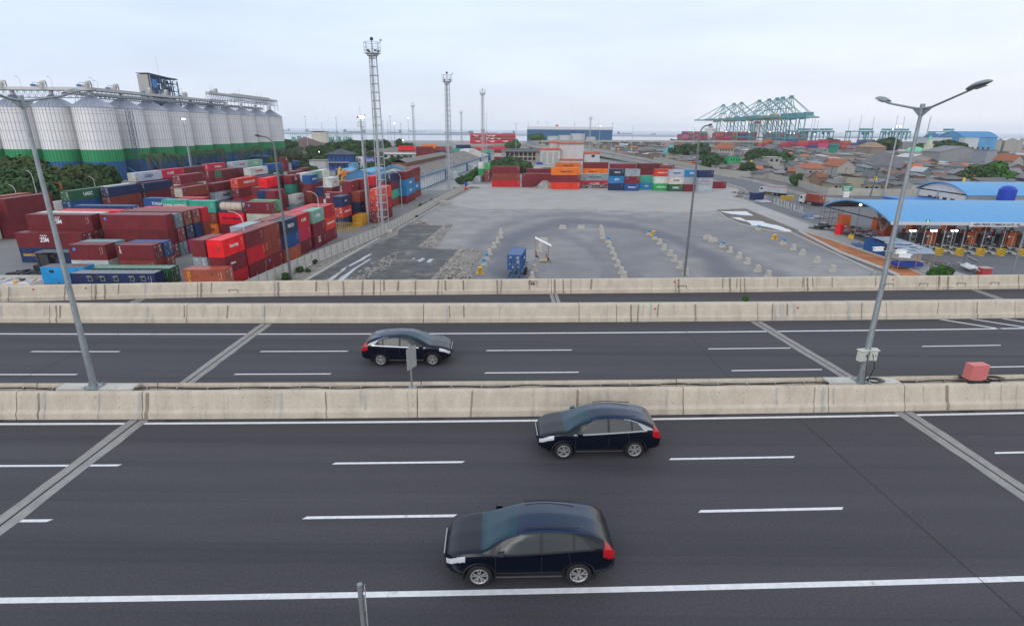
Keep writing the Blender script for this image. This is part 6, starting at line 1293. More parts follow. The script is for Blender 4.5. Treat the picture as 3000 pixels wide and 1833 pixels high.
# small concrete silos and teal nets at the water
for i in range(4):
    p = px_at('F', 482+i*28, 1180, 1080); H = px_at('F', 500, 1072, 1080).z; t = thing('concrete_silo', 'small cream concrete silo at the waterfront, %s from the left' % ordn(i), 'silo', (p.x, 1080, 0), 0, 'cream silos at the waterfront'); m = MB(); m.lathe([(8.6, 0), (8.6, H-4), (7.8, H-2), (0, H-2)], 16); m.build('shell', cm('cream_silo', (.50, .46, .38), scale=.1, var=.2), t)
    m = MB(); m.box(-9, 9, -4, 4, H-2, H); m.build('top_house', cm('greenish_cap', (.18, .28, .26)), t)
r6 = random.Random(6); teal = cm('teal_net', (.10, .33, .32), var=.3, scale=.1); tmast = mat('boat_mast', (.20, .30, .30), .7)
k = 0
for i in range(34):
    x = 200+i*5.6 if i < 12 else 300+(i-12)*13.5+290; fx = 200+i*22 if i < 10 else 600+(i-10)*12; p = px_at('F', fx, 1180, 1150+r6.uniform(-20, 30)); t = thing('fishing_boat', 'teal fishing boat moored at the waterfront, %s from the left' % ordn(i), 'boat', (p.x, p.y, 0), r6.uniform(-.4, .4), 'fishing boats at the waterfront')
    m = MB(); m.add([(-2.2, -6, 2.4), (2.2, -6, 2.4), (2.5, 3, 2.6), (0, 9, 4.2), (-2.5, 3, 2.6), (-1.3, -5.5, -.5), (1.3, -5.5, -.5), (0, 6, -.5)], [(0, 4, 3, 2, 1), (0, 1, 6, 5), (1, 2, 7, 6), (2, 3, 7), (3, 4, 7), (4, 0, 5, 7)]); m.build('hull', teal, t)
    m = MB(); m.box(-1.6, 1.6, -5, -1, 2.4, 6.4+r6.uniform(0, 3)); m.build('cabin', teal if i % 3 else whitem, t); m = MB(); m.tube([(0, 1, 2), (0, 1, r6.uniform(10, 19))], .3, 4); m.bar((0, 1, 9), (0, -5, 12), .2); m.build('mast', tmast, t)
# white building with orange roof edges
def blocky(t, name, x0, x1, y0, y1, z0, z1, m_=offw, trim=True):
    m = MB(); m.box(x0, x1, y0, y1, z0, z1); m.build(name, m_, t)
    if trim: m = MB(); m.box(x0-.7, x1+.7, y0-.7, y1+.7, z1, z1+.8); m.build('roof_edge', tro, t)
t = thing('white_building', 'white stepped building with orange roof edges beyond the container row', 'building', (30, 415, 0), RD(2)); H = lambda y, Y: px_at('K', 1100, y, Y).z
blocky(t, 'front_wing', -9.5, 4, 0, 16, 0, H(415, 415)); blocky(t, 'middle_block', 4, 21.5, 4, 20, 0, H(345, 420)-.2); blocky(t, 'upper_block', -1.5, 4-.1, 17, 30, 0, H(335, 440)); blocky(t, 'right_wing', 22.3, 34, 6, 18, 0, H(455, 420)); blocky(t, 'porch', 4, 20, -3, 3.2, 0, 3)
for i, x in enumerate((-7.4, -3.2, 1.0)): m = MB(); m.box(x-1.5, x+1.5, -.08, 0, .8, H(440, 415)); m.build('wall_panel', cm('panel_grey', (.36, .35, .33)), t)
windows(t, 'S', 1, 2.4, 1.6, 5, 2, -5.94, y0=29)
sheet('rubble_yard', [(-12, 300), (40, 296), (34, 410), (16, 412), (10, 330), (-6, 345)], .02, cm('pale_rubble', (.33, .31, .29), scale=.3, var=.3)); sheet('black_mound', blob([(16, 345), (30, 350), (33, 385), (20, 380)], 1, 3, 2), .03, cm('coal', (.04, .04, .045)))
t = thing('unfinished_building', 'unfinished concrete frame building with empty window bays', 'building', (8, 457, 0)); H0 = px_at('K', 700, 430, 455).z; cg = cm('raw_concrete', (.36, .32, .29), var=.2); m = MB()
for x in np.linspace(-14, 14, 9): m.box(x-.4, x+.4, -6, 6, 0, H0)
for z in (0, H0*.42, H0-.5): m.box(-14, 14, -6.02, -5.4, z, z+.9)
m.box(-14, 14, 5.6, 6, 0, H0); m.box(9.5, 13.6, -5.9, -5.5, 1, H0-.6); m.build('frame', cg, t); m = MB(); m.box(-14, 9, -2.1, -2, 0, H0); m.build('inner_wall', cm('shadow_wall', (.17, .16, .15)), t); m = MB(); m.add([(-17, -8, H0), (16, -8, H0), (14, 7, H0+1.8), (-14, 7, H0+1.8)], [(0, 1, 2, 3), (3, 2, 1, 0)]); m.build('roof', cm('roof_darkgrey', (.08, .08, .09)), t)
t = thing('blue_tarpaulin', 'blue tarpaulin heap left of the white building', 'tarpaulin', (19, 412, 0)); m = MB(); m.lathe([(2.6, 0), (2.2, 1.4), (0, 2)], 7); m.build('sheet', dbl, t)
# red white patterned ferry building, car carrier, tanks
redp = cm('ferry_red', (.62, .03, .05)); t = thing('patterned_deck_building', 'red multi-storey deck building with white leaf pattern and dark slots', 'building', (-25, 720, 0), RD(1)); ht = px_at('K', 300, 240, 720).z; x0, x1 = px_at('K', 103, 300, 720).x+25, px_at('K', 606, 300, 720).x+25; dp = 62
m = MB(); m.box(x0, x1, 0, dp, 0, ht); m.build('hull', redp, t)
for i, z in enumerate((ht-3.4, ht-6.6, ht-9.8, ht-13)):
    m = MB(); m.box(x0+1, x1-1, -.25, 0, z, z+.9); m.box(x1, x1+.25, 1, dp-1, z, z+1.1); m.build('deck_slot', darkm, t)
m = MB()
for i, z in enumerate((ht-1.9, ht-5.1, ht-8.3, ht-11.6)): m.box(x1, x1+.3, 0, dp, z-.4, z+.4)
r7 = random.Random(8)
for i in range(17):
    cx_, cz_ = r7.uniform(x0+3, x1-3), ht-r7.choice((1.9, 5.2, 8.4)); w_ = r7.uniform(2, 5); m.add([(cx_-w_, -.3, cz_+1), (cx_, -.3, cz_+r7.uniform(-.2, .4)), (cx_+w_, -.3, cz_+1.1), (cx_+w_*.2, -.3, cz_-1.1)], [(0, 3, 1), (1, 3, 2)])
m.build('white_pattern', whitem, t); m = MB(); m.box(x0+14, x0+17, 12, 15, ht, ht+4.5); m.box(x0+12.5, x0+18.5, 10, 17, ht+4.5, ht+5.2); m.build('funnel', redp, t); m = MB(); m.box(x0-.3, x1+.3, -.3, dp+.3, ht, ht+.4); m.build('top_rail', cm('red_rail', (.4, .05, .05)), t)
nv = cm('hull_navy', (.012, .09, .22), scale=.05); t = thing('car_carrier_ship', 'huge navy and white car carrier ship moored behind the tanks', 'ship', (126, 1260, 0), RD(2)); z1 = px_at('K', 1200, 190, 1260).z; z2 = px_at('K', 1200, 158, 1260).z
m = MB(); pr = [(-93, 0), (-96, 8), (-93, 24), (88, 26), (93, 14), (90, 0)]; m.prism(pr, -1, z1); m.build('hull', nv, t); m = MB(); m.prism([(a*.995, b*.98+.3) for a, b in pr], z1, z2); m.build('upper_hull', cm('hull_white', (.62, .62, .62)), t)
m = MB(); m.box(-78, -68, 6, 18, z2, z2+4); m.box(-79, -40, 4, 20, z2, z2+1.5); m.box(54, 66, 6, 18, z2, z2+5); m.box(-10, 30, 8, 14, z2, z2+1); m.build('deck_house', whitem, t)
m = MB(); m.tube([(-72, 12, z2+4), (-72, 12, z2+12)], .4, 5); m.bar((-75, 12, z2+9), (-69, 12, z2+9), .3); m.tube([(8, 12, z2), (8, 12, z2+11)], .5, 5); m.tube([(-93, 12, z2), (-93, 12, z2+7)], .4, 5); m.tube([(60, 12, z2+5), (60, 12, z2+11)], .5, 5); m.tube([(-50, 12, z2), (-54, 12, z2+12)], .4, 5); m.build('mast', steel, t); m = MB(); m.box(-34, -28, 8, 14, z2+.5, z2+4); m.build('lifeboat', mat('lifeboat_orange', (.6, .07, .03), .5), t)
text('lettering', 'CARGO', 5, whitem, t, (-66, 6.5, z1-5), (pi/2, 0, 0)) if False else None
for i, (x, y0_, y1_, r) in enumerate(((1030, 310, 268, 11), (1160, 310, 258, 13), (1297, 310, 240, 13), (1440, 305, 275, 9))):
    p = px_at('K', x, y0_, 1050); t = thing('storage_tank', 'pale cylindrical storage tank before the car carrier, %s from the left' % ordn(i), 'tank', (p.x, 1050, 0), 0, 'storage tanks'); h = px_at('K', x, y1_, 1050).z; m = MB(); m.lathe([(r, 0), (r, h), (r*.96, h+.4), (0, h+1.2)], 24); m.build('shell', cm('tank_white', (.45, .45, .45)), t); m = MB(); [m.bar((r*cos(a), r*sin(a), h+1.2*(b % 2)), (r*cos(a+.3), r*sin(a+.3), h+1.2*((b+1) % 2)), .15) for b, a in enumerate(np.arange(0, 6.3, .3))]; m.build('rail', steel, t)
# breakwater, quay
def strip2(name, pts, z0, z1, w_, m_, kind='structure'):
    b = MB(); b.sweep([(-w_/2, z0), (-w_/2*.6, z1), (w_/2*.6, z1), (w_/2, z0)], pts); o = b.build(name, m_); o['kind'] = kind; return o
bw = cm('breakwater_rock', (.13, .13, .14)); strip2('breakwater', [(-3500, 2500), (600, 2560), (3500, 2640)], -1, 2.2, 26, bw); strip2('breakwater', [(-3500, 3150), (3500, 3240)], -1, 1.8, 30, cm('breakwater_far', (.2, .22, .25)))
sheet('quay_land', [(-1500, 1150), (-330, 1160), (-300, 1240), (-60, 1290), (150, 1330), (420, 1420), (1400, 1500), (3000, 1400), (3000, 1000), (-1500, 1000)], .03, cm('quay_ground', (.25, .24, .23), scale=.02))
# ships at anchor
for i, (px, Y, L_, c, H_) in enumerate(((835, 5200, 90, 0, 14), (922, 4200, 150, 0, 14), (975, 3300, 60, 0, 9), (1030, 3900, 120, 1, 16), (1045, 3500, 110, 1, 12), (1085, 5600, 160, 2, 10), (1155, 3400, 90, 1, 16), (1222, 5600, 180, 2, 9), (1345, 3700, 190, 1, 12), (1440, 4100, 90, 2, 10), (1490, 3600, 85, 1, 15), (1830, 4200, 110, 1, 12), (1375, 5800, 90, 2, 10), (1210, 5000, 60, 2, 8), (1915, 3900, 40, 2, 5), (760, 5200, 80, 0, 9), (690, 4800, 60, 0, 8))):
    p = atY(px, 380, Y); t = thing('cargo_ship', 'distant grey-blue ship at anchor on the sea, %s in the line' % ordn(i), 'ship', (p.x, Y, -.8), RD(rnd.uniform(-8, 8)), 'ships at anchor'); hm = (cm('far_ship_a', (.10, .13, .18)), cm('far_ship_b', (.07, .09, .12)), cm('far_ship_c', (.22, .26, .32)))[c]; a = L_/2
    m = MB(); m.add([(-a, -6, 5), (a*.8, -6, 5.5), (a, 0, 7.5), (a*.8, 6, 5.5), (-a, 6, 5), (-a*.96, -4, 0), (a*.75, -4, 0), (a*.92, 0, 0), (a*.75, 4, 0), (-a*.96, 4, 0)], [(0, 1, 2, 3, 4), (0, 5, 6, 1), (1, 6, 7, 2), (2, 7, 8, 3), (3, 8, 9, 4), (4, 9, 5, 0)]); m.build('hull', hm, t)
    m = MB(); s = -1 if i % 2 else 1; m.box(*sorted((s*a*.62, s*a*.9)), -5, 5, 5, 5+H_*.8); m.box(*sorted((s*a*.68, s*a*.8)), -2, 2, 5+H_*.8, 5+H_); m.build('deck_house', hm, t); m = MB(); [m.tube([(x, 0, 5), (x, 0, 5+H_*.8)], .8, 4) for x in (-a*.3*s, a*.1*s)]; m.build('mast', hm, t)
# port light masts seen against sky: photo x, top y, ground distance
ML = [(893, 342, 560, None), (942, 361, 900, None), (984, 345, 700, None), (1068, 338, 560, None), (1142, 341, 560, None), (1154, 363, 470, lampm), (1174, 364, 560, None), (1195, 347, 620, lampw), (1425, 335, 620, None), (1512, 364, 560, None), (1758, 370, 560, lampw), (1796, 363, 520, None), (1855, 370, 640, None), (2036, 371, 620, lampw), (2382, 344, 820, None), (2389, 350, 840, None), (2398, 354, 850, None), (2491, 350, 800, None), (2525, 341, 800, None), (2562, 345, 800, None), (2630, 342, 800, None), (2651, 345, 800, None), (2728, 342, 800, None), (2725, 348, 820, None), (1122, 355, 900, None), (1134, 358, 900, None)]
for i, (px, py, Y, lit) in enumerate(ML):
    p = atY(px, py, Y); mast('%s slim floodlight mast against the sky, %s in the line' % ('lit' if lit else 'tall', ordn(i)), p.x, Y, p.z, lit, .32 if Y < 700 else .5, 'slim masts along the port', 4)
for px, py, Y, lb in ((1209, 304, 560, 'teal lattice light tower left of the middle tower'), (1351, 325, 700, 'small lattice light tower between the middle and far towers'), (1731, 342, 700, 'green lattice tower in front of the car carrier')): p = atY(px, py, Y); tower(lb, p.x, Y, p.z-2.5, 2.6)
p = atY(535, 350, 215); mast('lit floodlight mast in front of the seventh silo', p.x, 215, p.z, lampw, .26, cage=True)
for (px, py, Y) in ((600, 500, 300), (1265, 446, 420)): pass
# small lit yard lamps
def smalllamp(label, px, py, Y, H=None):
    p = atY(px, py, Y); t = thing('yard_lamp', label, 'lamp', (p.x, Y, 0), 0, 'small lit lamps'); m = MB(); m.tube([(0, 0, 0), (0, 0, p.z)], .09, 5); m.build('pole', towm, t); rr = .3 if Y < 500 else .5; m = MB(); m.lathe([(0, p.z-rr*.8), (rr, p.z-rr*.2), (rr*.8, p.z+rr*.5), (0, p.z+rr*.8)], 10); m.build('lamp_head', lampw, t)
for i, (px, py, Y) in enumerate(((935, 445, 395), (1154, 444, 430), (1181, 411, 640), (1070, 424, 470))): smalllamp('small white lit lamp glowing among the trees and sheds, %s from the left' % ordn(i), px, py, Y)
# ------------------------------------------------------------------ roads, ramp, viaduct
vc = cm('viaduct_concrete', (.40, .38, .34), scale=.2, var=.18); asp2 = mat('asphalt_worn', (.13, .135, .15), .9, var=.15, scale=.1, fine=.05, fscale=3)
def ramp(label, pts, wd, nm='viaduct', piers=18, par=1.0):
    t = thing(nm, label, 'elevated road'); P = sm3(pts); m = MB(); m.sweep([(-wd/2, -1.5), (-wd/2, 0), (wd/2, 0), (wd/2, -1.5)], P); m.build('deck', vc, t); m = MB(); m.sweep([(-wd/2+.5, .0), (-wd/2+.5, .03), (wd/2-.5, .03), (wd/2-.5, 0)], P); m.build('road_surface', asp2, t)
    for s in (-1, 1): m = MB(); m.sweep([(s*wd/2-.2, -.4), (s*wd/2-.2, par), (s*wd/2+.2, par), (s*wd/2+.2, -.4)], P); m.build('parapet', vc, t)
    if piers:
        acc = 0; k_ = 0
        for a, b in zip(P, P[1:]):
            acc += math.hypot(b[0]-a[0], b[1]-a[1])
            if acc > piers and a[2] > 3 and k_ < 90: acc = 0; k_ += 1; m = MB(); m.box(a[0]-.9, a[0]+.9, a[1]-.9, a[1]+.9, 0, a[2]-1.5); m.box(a[0]-wd*.36, a[0]+wd*.36, a[1]-1.1, a[1]+1.1, a[2]-2.9, a[2]-1.5); m.build('pier', vc, t)
    return t
def sm3(P, n=8):
    out = []
    for i in range(len(P)-1):
        p0, p1, p2, p3 = P[max(0, i-1)], P[i], P[i+1], P[min(len(P)-1, i+2)]
        for j in range(n): t = j/n; out.append(tuple(.5*((2*p1[k])+(-p0[k]+p2[k])*t+(2*p0[k]-5*p1[k]+4*p2[k]-p3[k])*t*t+(-p0[k]+3*p1[k]-3*p2[k]+p3[k])*t**3) for k in range(3)))
    return out+[P[-1]]
g3 = lambda k, x, y, z: tuple(gp(k, x, y, z))
ramp('long grey elevated road on many piers across the background', [g3('K', 930, 318, 9.6), g3('K', 1500, 314, 9.6), g3('K', 2400, 318, 9.6), g3('L', 900, 708, 9.6), g3('L', 1950, 718, 9.6)], 15, piers=15)
ramp('curved ramp bending round behind the white building to the road', [g3('K', 1040, 322, 9.4), g3('K', 860, 322, 8.6), g3('K', 770, 345, 7.8), g3('K', 900, 380, 6.8), g3('K', 1150, 400, 6.0), g3('K', 1420, 425, 4.8), g3('K', 1700, 478, 3.0), g3('K', 2000, 535, 1.4), g3('K', 2200, 580, .4)], 13, piers=14)
ramp('low flat flyover in front of the red deck building', [g3('K', -60, 360, 7.5), g3('K', 200, 362, 7.5), g3('K', 450, 358, 7.5), g3('K', 690, 355, 7.5)], 9, piers=22)
# toll road running down to the gate
def band(name, pts, z, m_, kind='structure'):
    b = MB(); vs = []
    for (a, c) in pts: vs += [(*a, z), (*c, z)]
    b.add(vs, [(2*i, 2*i+2, 2*i+3, 2*i+1) for i in range(len(pts)-1)]); o = b.build(name, m_); 
    if o.data.polygons[0].normal.z < 0: o.data.flip_normals()
    o['kind'] = kind; return o
band('port_road', [((78, 480), (128, 480)), ((92, 400), (132, 400)), ((97, 330), (127, 333)), ((101, 270), (131, 285)), ((99, 216), (122, 222)), ((84, 195), (260, 214)), ((80, 100), (260, 100)), ((80, 60), (260, 60))], .010, asp2)
for lb, P, h in (('low pale divider wall between the two carriageways of the port road', [(106, 470), (113, 380), (117, 324), (119, 277), (113.8, 230), (113.0, 213), (113.2, 199)], 1.1), ('kerb-high concrete edge on the yard side of the port road', [(90, 400), (96, 330), (100, 272), (98, 238)], .7)):
    o = MB(); o.sweep([(-.3, 0), (-.2, h), (.2, h), (.3, 0)], sm(P, 5)); tag(o.build('divider_wall', vc), lb, 'wall')
OW = [(118, 480), (121, 400), (119.5, 334), (134.2, 299), (131, 262), (124.1, 224), (131, 217.5), (143, 216.5), (157, 219), (200, 222), (260, 226)]; ow = thing('panel_wall', 'tall pale panel wall between the port road and the low town', 'wall'); op = along(sm(OW, 5), 4.6)
for i, (a, b) in enumerate(zip(op, op[1:])):
    an = math.atan2(b[1]-a[1], b[0]-a[0]); L_ = math.hypot(b[0]-a[0], b[1]-a[1]); m = MB(); m.box(.04, L_-.04, -.05, .05, 0, 2.9); m.box(-.12, .12, -.16, .16, 0, 3.0) if i % 1 == 0 else None; m.build('wall_panel', vc, ow, (a[0], a[1], 0), an) if i < 98 else None
# ------------------------------------------------------------------ the low town
rg = mat('sheet_roof', (.2, .2, .2), .75, objcol=True, var=.22, scale=.5, dirt=((.30, .27, .25), .35, .55, .5)); hw = mat('house_wall', (.4, .38, .36), .9, objcol=True, var=.15, scale=.5, dirt=((.2, .19, .18), .6, .58, .5))
RC = [((.13, .135, .145), 'grey'), ((.18, .18, .19), 'mid grey'), ((.10, .10, .11), 'dark grey'), ((.24, .235, .235), 'pale grey'), ((.20, .15, .13), 'brownish'), ((.26, .10, .065), 'rusty red'), ((.50, .13, .05), 'orange tile'), ((.42, .43, .45), 'whitish'), ((.10, .22, .36), 'blue'), ((.15, .14, .13), 'sooty')]
RW = [26, 20, 18, 11, 9, 8, 2.2, 5, .6, 10]; WC = [(.26, .245, .23), (.34, .32, .30), (.18, .15, .13), (.42, .41, .39), (.14, .21, .21), (.22, .14, .10), (.33, .31, .23), (.12, .11, .11)]
r8 = random.Random(21)
_hm = {}
def hmesh(kind):
    if kind in _hm: return _hm[kind]
    w_ = MB(); w_.box(-.5, .5, -.5, .5, 0, 1)
    if kind == 0: [w_.add([(-.5, s*.5, 1), (.5, s*.5, 1), (0, s*.5, 1.30)], [(0, 1, 2) if s < 0 else (2, 1, 0)]) for s in (-1, 1)]
    m = MB()
    if kind == 0: vs = [(-.6, -.57, .92), (0, -.57, 1.32), (.6, -.57, .92), (-.6, .57, .92), (0, .57, 1.32), (.6, .57, .92)]; fs = [(0, 1, 4, 3), (1, 2, 5, 4)]
    elif kind == 1: vs = [(-.6, -.6, .94), (.6, -.6, .94), (.6, .6, .94), (-.6, .6, .94), (-.05, -.2, 1.4), (.05, .2, 1.4)]; fs = [(0, 1, 4), (1, 2, 5, 4), (2, 3, 5), (3, 0, 4, 5)]
    else: vs = [(-.57, -.6, 1.0), (.57, -.6, 1.0), (.57, .6, 1.22), (-.57, .6, 1.22)]; fs = [(0, 1, 2, 3)]
    n = len(vs); up = [(p[0], p[1], p[2]+.03) for p in vs]; per = [0, 1, 2, 5, 4, 3] if kind == 0 else [0, 1, 2, 3]
    m.add(vs+up, [tuple(reversed(f)) for f in fs]+[tuple(i+n for i in f) for f in fs]+[(per[i], per[(i+1) % len(per)], per[(i+1) % len(per)]+n, per[i]+n) for i in range(len(per))])
    d = MB(); d.box(-.1, .04, -.508, -.498, 0, .72); wn = MB(); wn.box(.18, .36, -.508, -.498, .38, .72); wn2 = MB(); wn2.box(-.38, -.2, -.508, -.498, .38, .72)
    _hm[kind] = (w_.mesh('wall', hw), m.mesh('roof', rg), d.mesh('door', mat('house_door', (.09, .07, .06), .8)), wn.mesh('window', win), wn2.mesh('window', win)); return _hm[kind]
def house(label, x, y, w_, d, h, rot, kind, rc, wc, detail=True, group='houses of the low town', nm='house'):
    t = thing(nm, label, 'house', (x, y, 0), rot, group)
    for i, me in enumerate(hmesh(kind)):
        if i > 1 and not detail: break
        o = bpy.data.objects.new(me.name.split('.')[0], me); C.objects.link(o); o.parent = t; o.scale = (w_, d, h); o.color = (*(rc if i == 1 else wc), 1)
    return t
def wallx(y): return 137 if y < 300 else 124+(300-y)*.02
r8 = random.Random(21); rowsn = []; y = 229.5; step = 6.2
while y < 1000:
    xs = []; x = (160 if y < 236 else 130 if y < 262 else 138 if y < 300 else 127 if y < 420 else 124)+r8.uniform(0, 4); xmax = y*.93+18; f = 1+max(0, y-300)/260.
    while x < xmax:
        w_ = r8.uniform(3.9, 7.6)*(1+(y-229)/700.); xs.append((x+w_/2, y+r8.uniform(-2.5, 2.5), w_)); x += w_*r8.uniform(.86, 1.08)
    rowsn.append(xs); y += step; step *= 1.035
print('town houses', sum(len(q) for q in rowsn), [len(q) for q in rowsn])
def reserve(x, y): return any((x-a)**2+(y-b)**2 < r*r for a, b, r in ((262, 262, 8), (147.5, 262, 4), (163, 268, 13)))
nh = 0; far = MB(); FR = [mat('far_roof_%s' % n, c, .8, var=.2, scale=.2) for n, c in zip(('grey', 'steel', 'dark', 'pale', 'brown', 'rust', 'tile', 'white', 'blue', 'soot'), [q[0] for q in RC])]; FW = [mat('far_wall_%d' % i, c, .9, var=.2) for i, c in enumerate(WC)]
for ri, q in enumerate(rowsn):
    for ci, (x, y_, w_) in enumerate(q):
        if reserve(x, y_): continue
        i = r8.choices(range(len(RC)), RW)[0]; c, cn = RC[i]; j = r8.uniform(.8, 1.25); kind = r8.choices((0, 1, 2), (52, 6, 42))[0]; h = r8.uniform(2.3, 3.4) if r8.random() < .85 else r8.uniform(4.2, 5.8)
        if i == 6: kind = 1 if r8.random() < .5 else 0; h = max(h, 3.8)
        dd = w_*r8.uniform(.8, 1.5); rot = RD(r8.choice((0, 90))+r8.uniform(-20, 20))
        if nh < 268:
            house('house with %s roof, %s from the left, town row %d' % (cn, ordn(ci), ri+1), x, y_, w_*.98, dd, h, rot, kind, tuple(min(1, a*j) for a in c), r8.choice(WC), ri < 6); nh += 1
        else:
            w_ *= 1.02; src = _hm[kind]; ca, sa = cos(rot), sin(rot); wi = len(FR)+r8.randrange(len(FW))
            for k_, me in enumerate(src[:2]):
                far.add([(x+(v.co.x*w_)*ca-(v.co.y*dd)*sa, y_+(v.co.x*w_)*sa+(v.co.y*dd)*ca, v.co.z*h) for v in me.vertices], [tuple(p.vertices) for p in me.polygons], i if k_ else wi)
o = far.build('far_town_roofs', FR+FW); tag(o, 'dense mass of farther small grey roofs reaching to the port', 'houses', kind='stuff')
# gaps between roofs: yards of bare dirt
sheet('town_ground', [(122, 228), (128, 300), (123, 480), (110, 1010), (1100, 1010), (1100, 228)], .015, cm('town_dirt', (.15, .135, .125), scale=.15, var=.3))
# landmarks of the town
def bigbox(nm, label, k, x0, x1, yt, yb, Y, dp, wm, rm, kind=0, hr=1.5, cat='building', wins=0):
    a, b = px_at(k, x0, yb, Y), px_at(k, x1, yt, Y); t = gable(nm, label, cat, (a.x+b.x)/2, Y+dp/2, b.x-a.x if kind in (0,) and False else dp, b.x-a.x, 0, b.z, hr, wm, rm, .6, kind)
    if wins: windows(t, 'S', wins, (b.x-a.x)/wins*.45, 1.4, b.z-2.2, (b.x-a.x)*.9, dp/2)
    return t
tile = cm('orange_tile', (.34, .105, .05), scale=.6, var=.2); tgrey = cm('town_grey_roof', (.15, .15, .16), scale=.3, var=.2); twhite = cm('town_white', (.36, .34, .31), dirt=((.2, .19, .18), .5, .55, .6)); tgreen = cm('green_sheet', (.02, .22, .13)); cyan = cm('cyan_wall', (.2, .5, .5)); yell = cm('yellow_sign', (.75, .55, .03))
bigbox('house', 'two-storey cream mansion with orange hipped roof', 'L', 665, 865, 795, 840, 480, 18, twhite, tile, 1, 4.5, 'house', 5); bigbox('house', 'cyan house with red-edged gable by the trees', 'L', 15, 105, 770, 830, 520, 12, cyan, cm('pinkish_roof', (.4, .16, .16)), 0, 3, 'house', 2)
bigbox('shop', 'bright green shop front with cream signs', 'L', 800, 955, 910, 980, 370, 8, cm('bright_green', (.02, .42, .14)), tgreen, 3, .5, 'shop', 4); bigbox('house', 'white two-storey house with flat pale roof behind the wall', 'L', 1290, 1450, 915, 985, 345, 8, twhite, cm('flat_pale', (.5, .5, .48)), 3, .5, 'house', 2); bigbox('house', 'cream house with three square windows and orange roof piece', 'L', 1770, 2035, 1060, 1150, 262, 10, twhite, tile, 2, 2.2, 'house', 3)
bigbox('house', 'dark gabled hall with low wide roof amid the town', 'L', 1350, 1480, 800, 840, 480, 20, tgrey, tgrey, 0, 3); bigbox('screen', 'tall green screen wall above the roofs', 'L', 2060, 2175, 775, 835, 520, 1, tgreen, tgreen, 3, .2, 'screen'); bigbox('house', 'house with broad orange tiled roof near the lamp mast', 'U', 215, 440, 1175, 1260, 285, 14, twhite, tile, 0, 3, 'house'); bigbox('house', 'orange roofed house at the right edge of the town', 'U', 2330, 2464, 1110, 1150, 330, 14, twhite, tile, 0, 3, 'house')
t = bigbox('pavilion', 'large pavilion with two-tier dark pyramid roof', 'U', 790, 1100, 1190, 1240, 315, 26, cm('dark_wall', (.14, .12, .11)), tgrey, 1, 7); 
p = t.location; t2 = gable('pavilion_lantern', 'x', 'x', 0, 0, 6, 7, 0, 2.2, 3, cm('brick_wall', (.25, .11, .07)), tgrey, .7, 1); ch_ = list(t2.children); hh = px_at('U', 980, 1090, p.y).z
for c_ in ch_: c_.parent = t; c_.location = (2, 0, hh-2.2)
ALL.remove(t2); bpy.data.objects.remove(t2)
# mosque
mp = px_at('U', 1150, 1000, 470); t = thing('mosque', 'small mosque with pale green dome and cream minaret', 'mosque', (mp.x, 470, 0)); zt = px_at('U', 1150, 945, 470).z; zb = px_at('U', 1150, 1000, 470).z; R_ = 6.5
m = MB(); m.box(-7.5, 7.5, -7, 7, 0, zb); m.build('hall', twhite, t); m = MB(); m.lathe([(R_*cos(a), zb+(zt-zb)*sin(a)) for a in [i*pi/20 for i in range(11)]], 24); m.build('dome', mat('dome_green', (.18, .55, .36), .5), t)
zm = px_at('U', 1200, 875, 470).z; m = MB(); m.box(8, 12.5, -2.2, 2.2, 0, zm-3); m.box(7.6, 12.9, -2.6, 2.6, zm-3, zm-2.4); m.box(8.8, 11.7, -1.5, 1.5, zm-2.4, zm+.6); m.build('minaret', cm('cream_minaret', (.6, .56, .44)), t); m = MB(); m.lathe([(1.5, zm+.6), (1.2, zm+2), (0, zm+4.6)], 10, c=(10.2, 0)); m.build('minaret_cap', mat('dome_green'), t)
for z in (zm-8, zm-14): m = MB(); m.box(9.6, 10.9, -2.26, -2.2, z, z+2); m.build('window', win, t)
bigbox('long_roof', 'long grey warehouse roof stretching right of the mosque', 'U', 1450, 2010, 1010, 1050, 430, 20, cm('town_wall_grey', (.26, .26, .27)), cm('long_grey_roof', (.2, .21, .23), scale=.2, var=.2), 0, 4, 'warehouse'); bigbox('tall_block', 'plain grey tall block among the far roofs at right', 'U', 2005, 2150, 990, 1085, 400, 12, cm('block_grey', (.27, .29, .32)), tgrey, 3, .4)
bigbox('shed', 'white sheet roofed shed beside the big lamp pole', 'U', 1090, 1360, 1075, 1110, 380, 16, twhite, cm('white_sheet_roof', (.5, .52, .54)), 0, 2); bigbox('tank_roof', 'brown cylindrical pile roof left of the mosque', 'U', 625, 810, 950, 1015, 520, 24, cm('brown_pile', (.25, .19, .15)), cm('tan_roof', (.3, .2, .13)), 1, 4)
# market umbrellas, flags and posts at the town edge
for i, (k_, x, y, lb) in enumerate((('K', 1742, 405, 'left yellow flag among the far roofs'), ('K', 1888, 405, 'right yellow flag among the far roofs'), ('L', 1068, 962, 'yellow flag above the small tree'), ('U', 665, 1325, 'yellow flag on the leaning wire pole'), ('T', 1380, 110, 'yellow flag over the second blue roof'))):
    Y = (520, 520, 322, 232, 232)[i]; p = px_at(k_, x, y, Y); t = thing('flag', lb, 'flag', (p.x, Y, 0)); m = MB(); m.tube([(0, 0, 0), (0, 0, p.z+1)], .06, 4); m.build('pole', steel, t); m = MB(); m.add([(0, 0, p.z+.9), (1.3, .3, p.z+.6), (1.2, .1, p.z-1.2), (0, 0, p.z-.9)], [(0, 1, 2, 3), (3, 2, 1, 0)]); m.build('cloth', yell, t)
umb = [cm('awning_orange', (.6, .22, .04)), cm('awning_red', (.5, .04, .06)), cm('awning_blue', (.04, .12, .35)), cm('awning_white', (.5, .5, .48)), cm('awning_grey', (.2, .2, .2))]
r9 = random.Random(12)
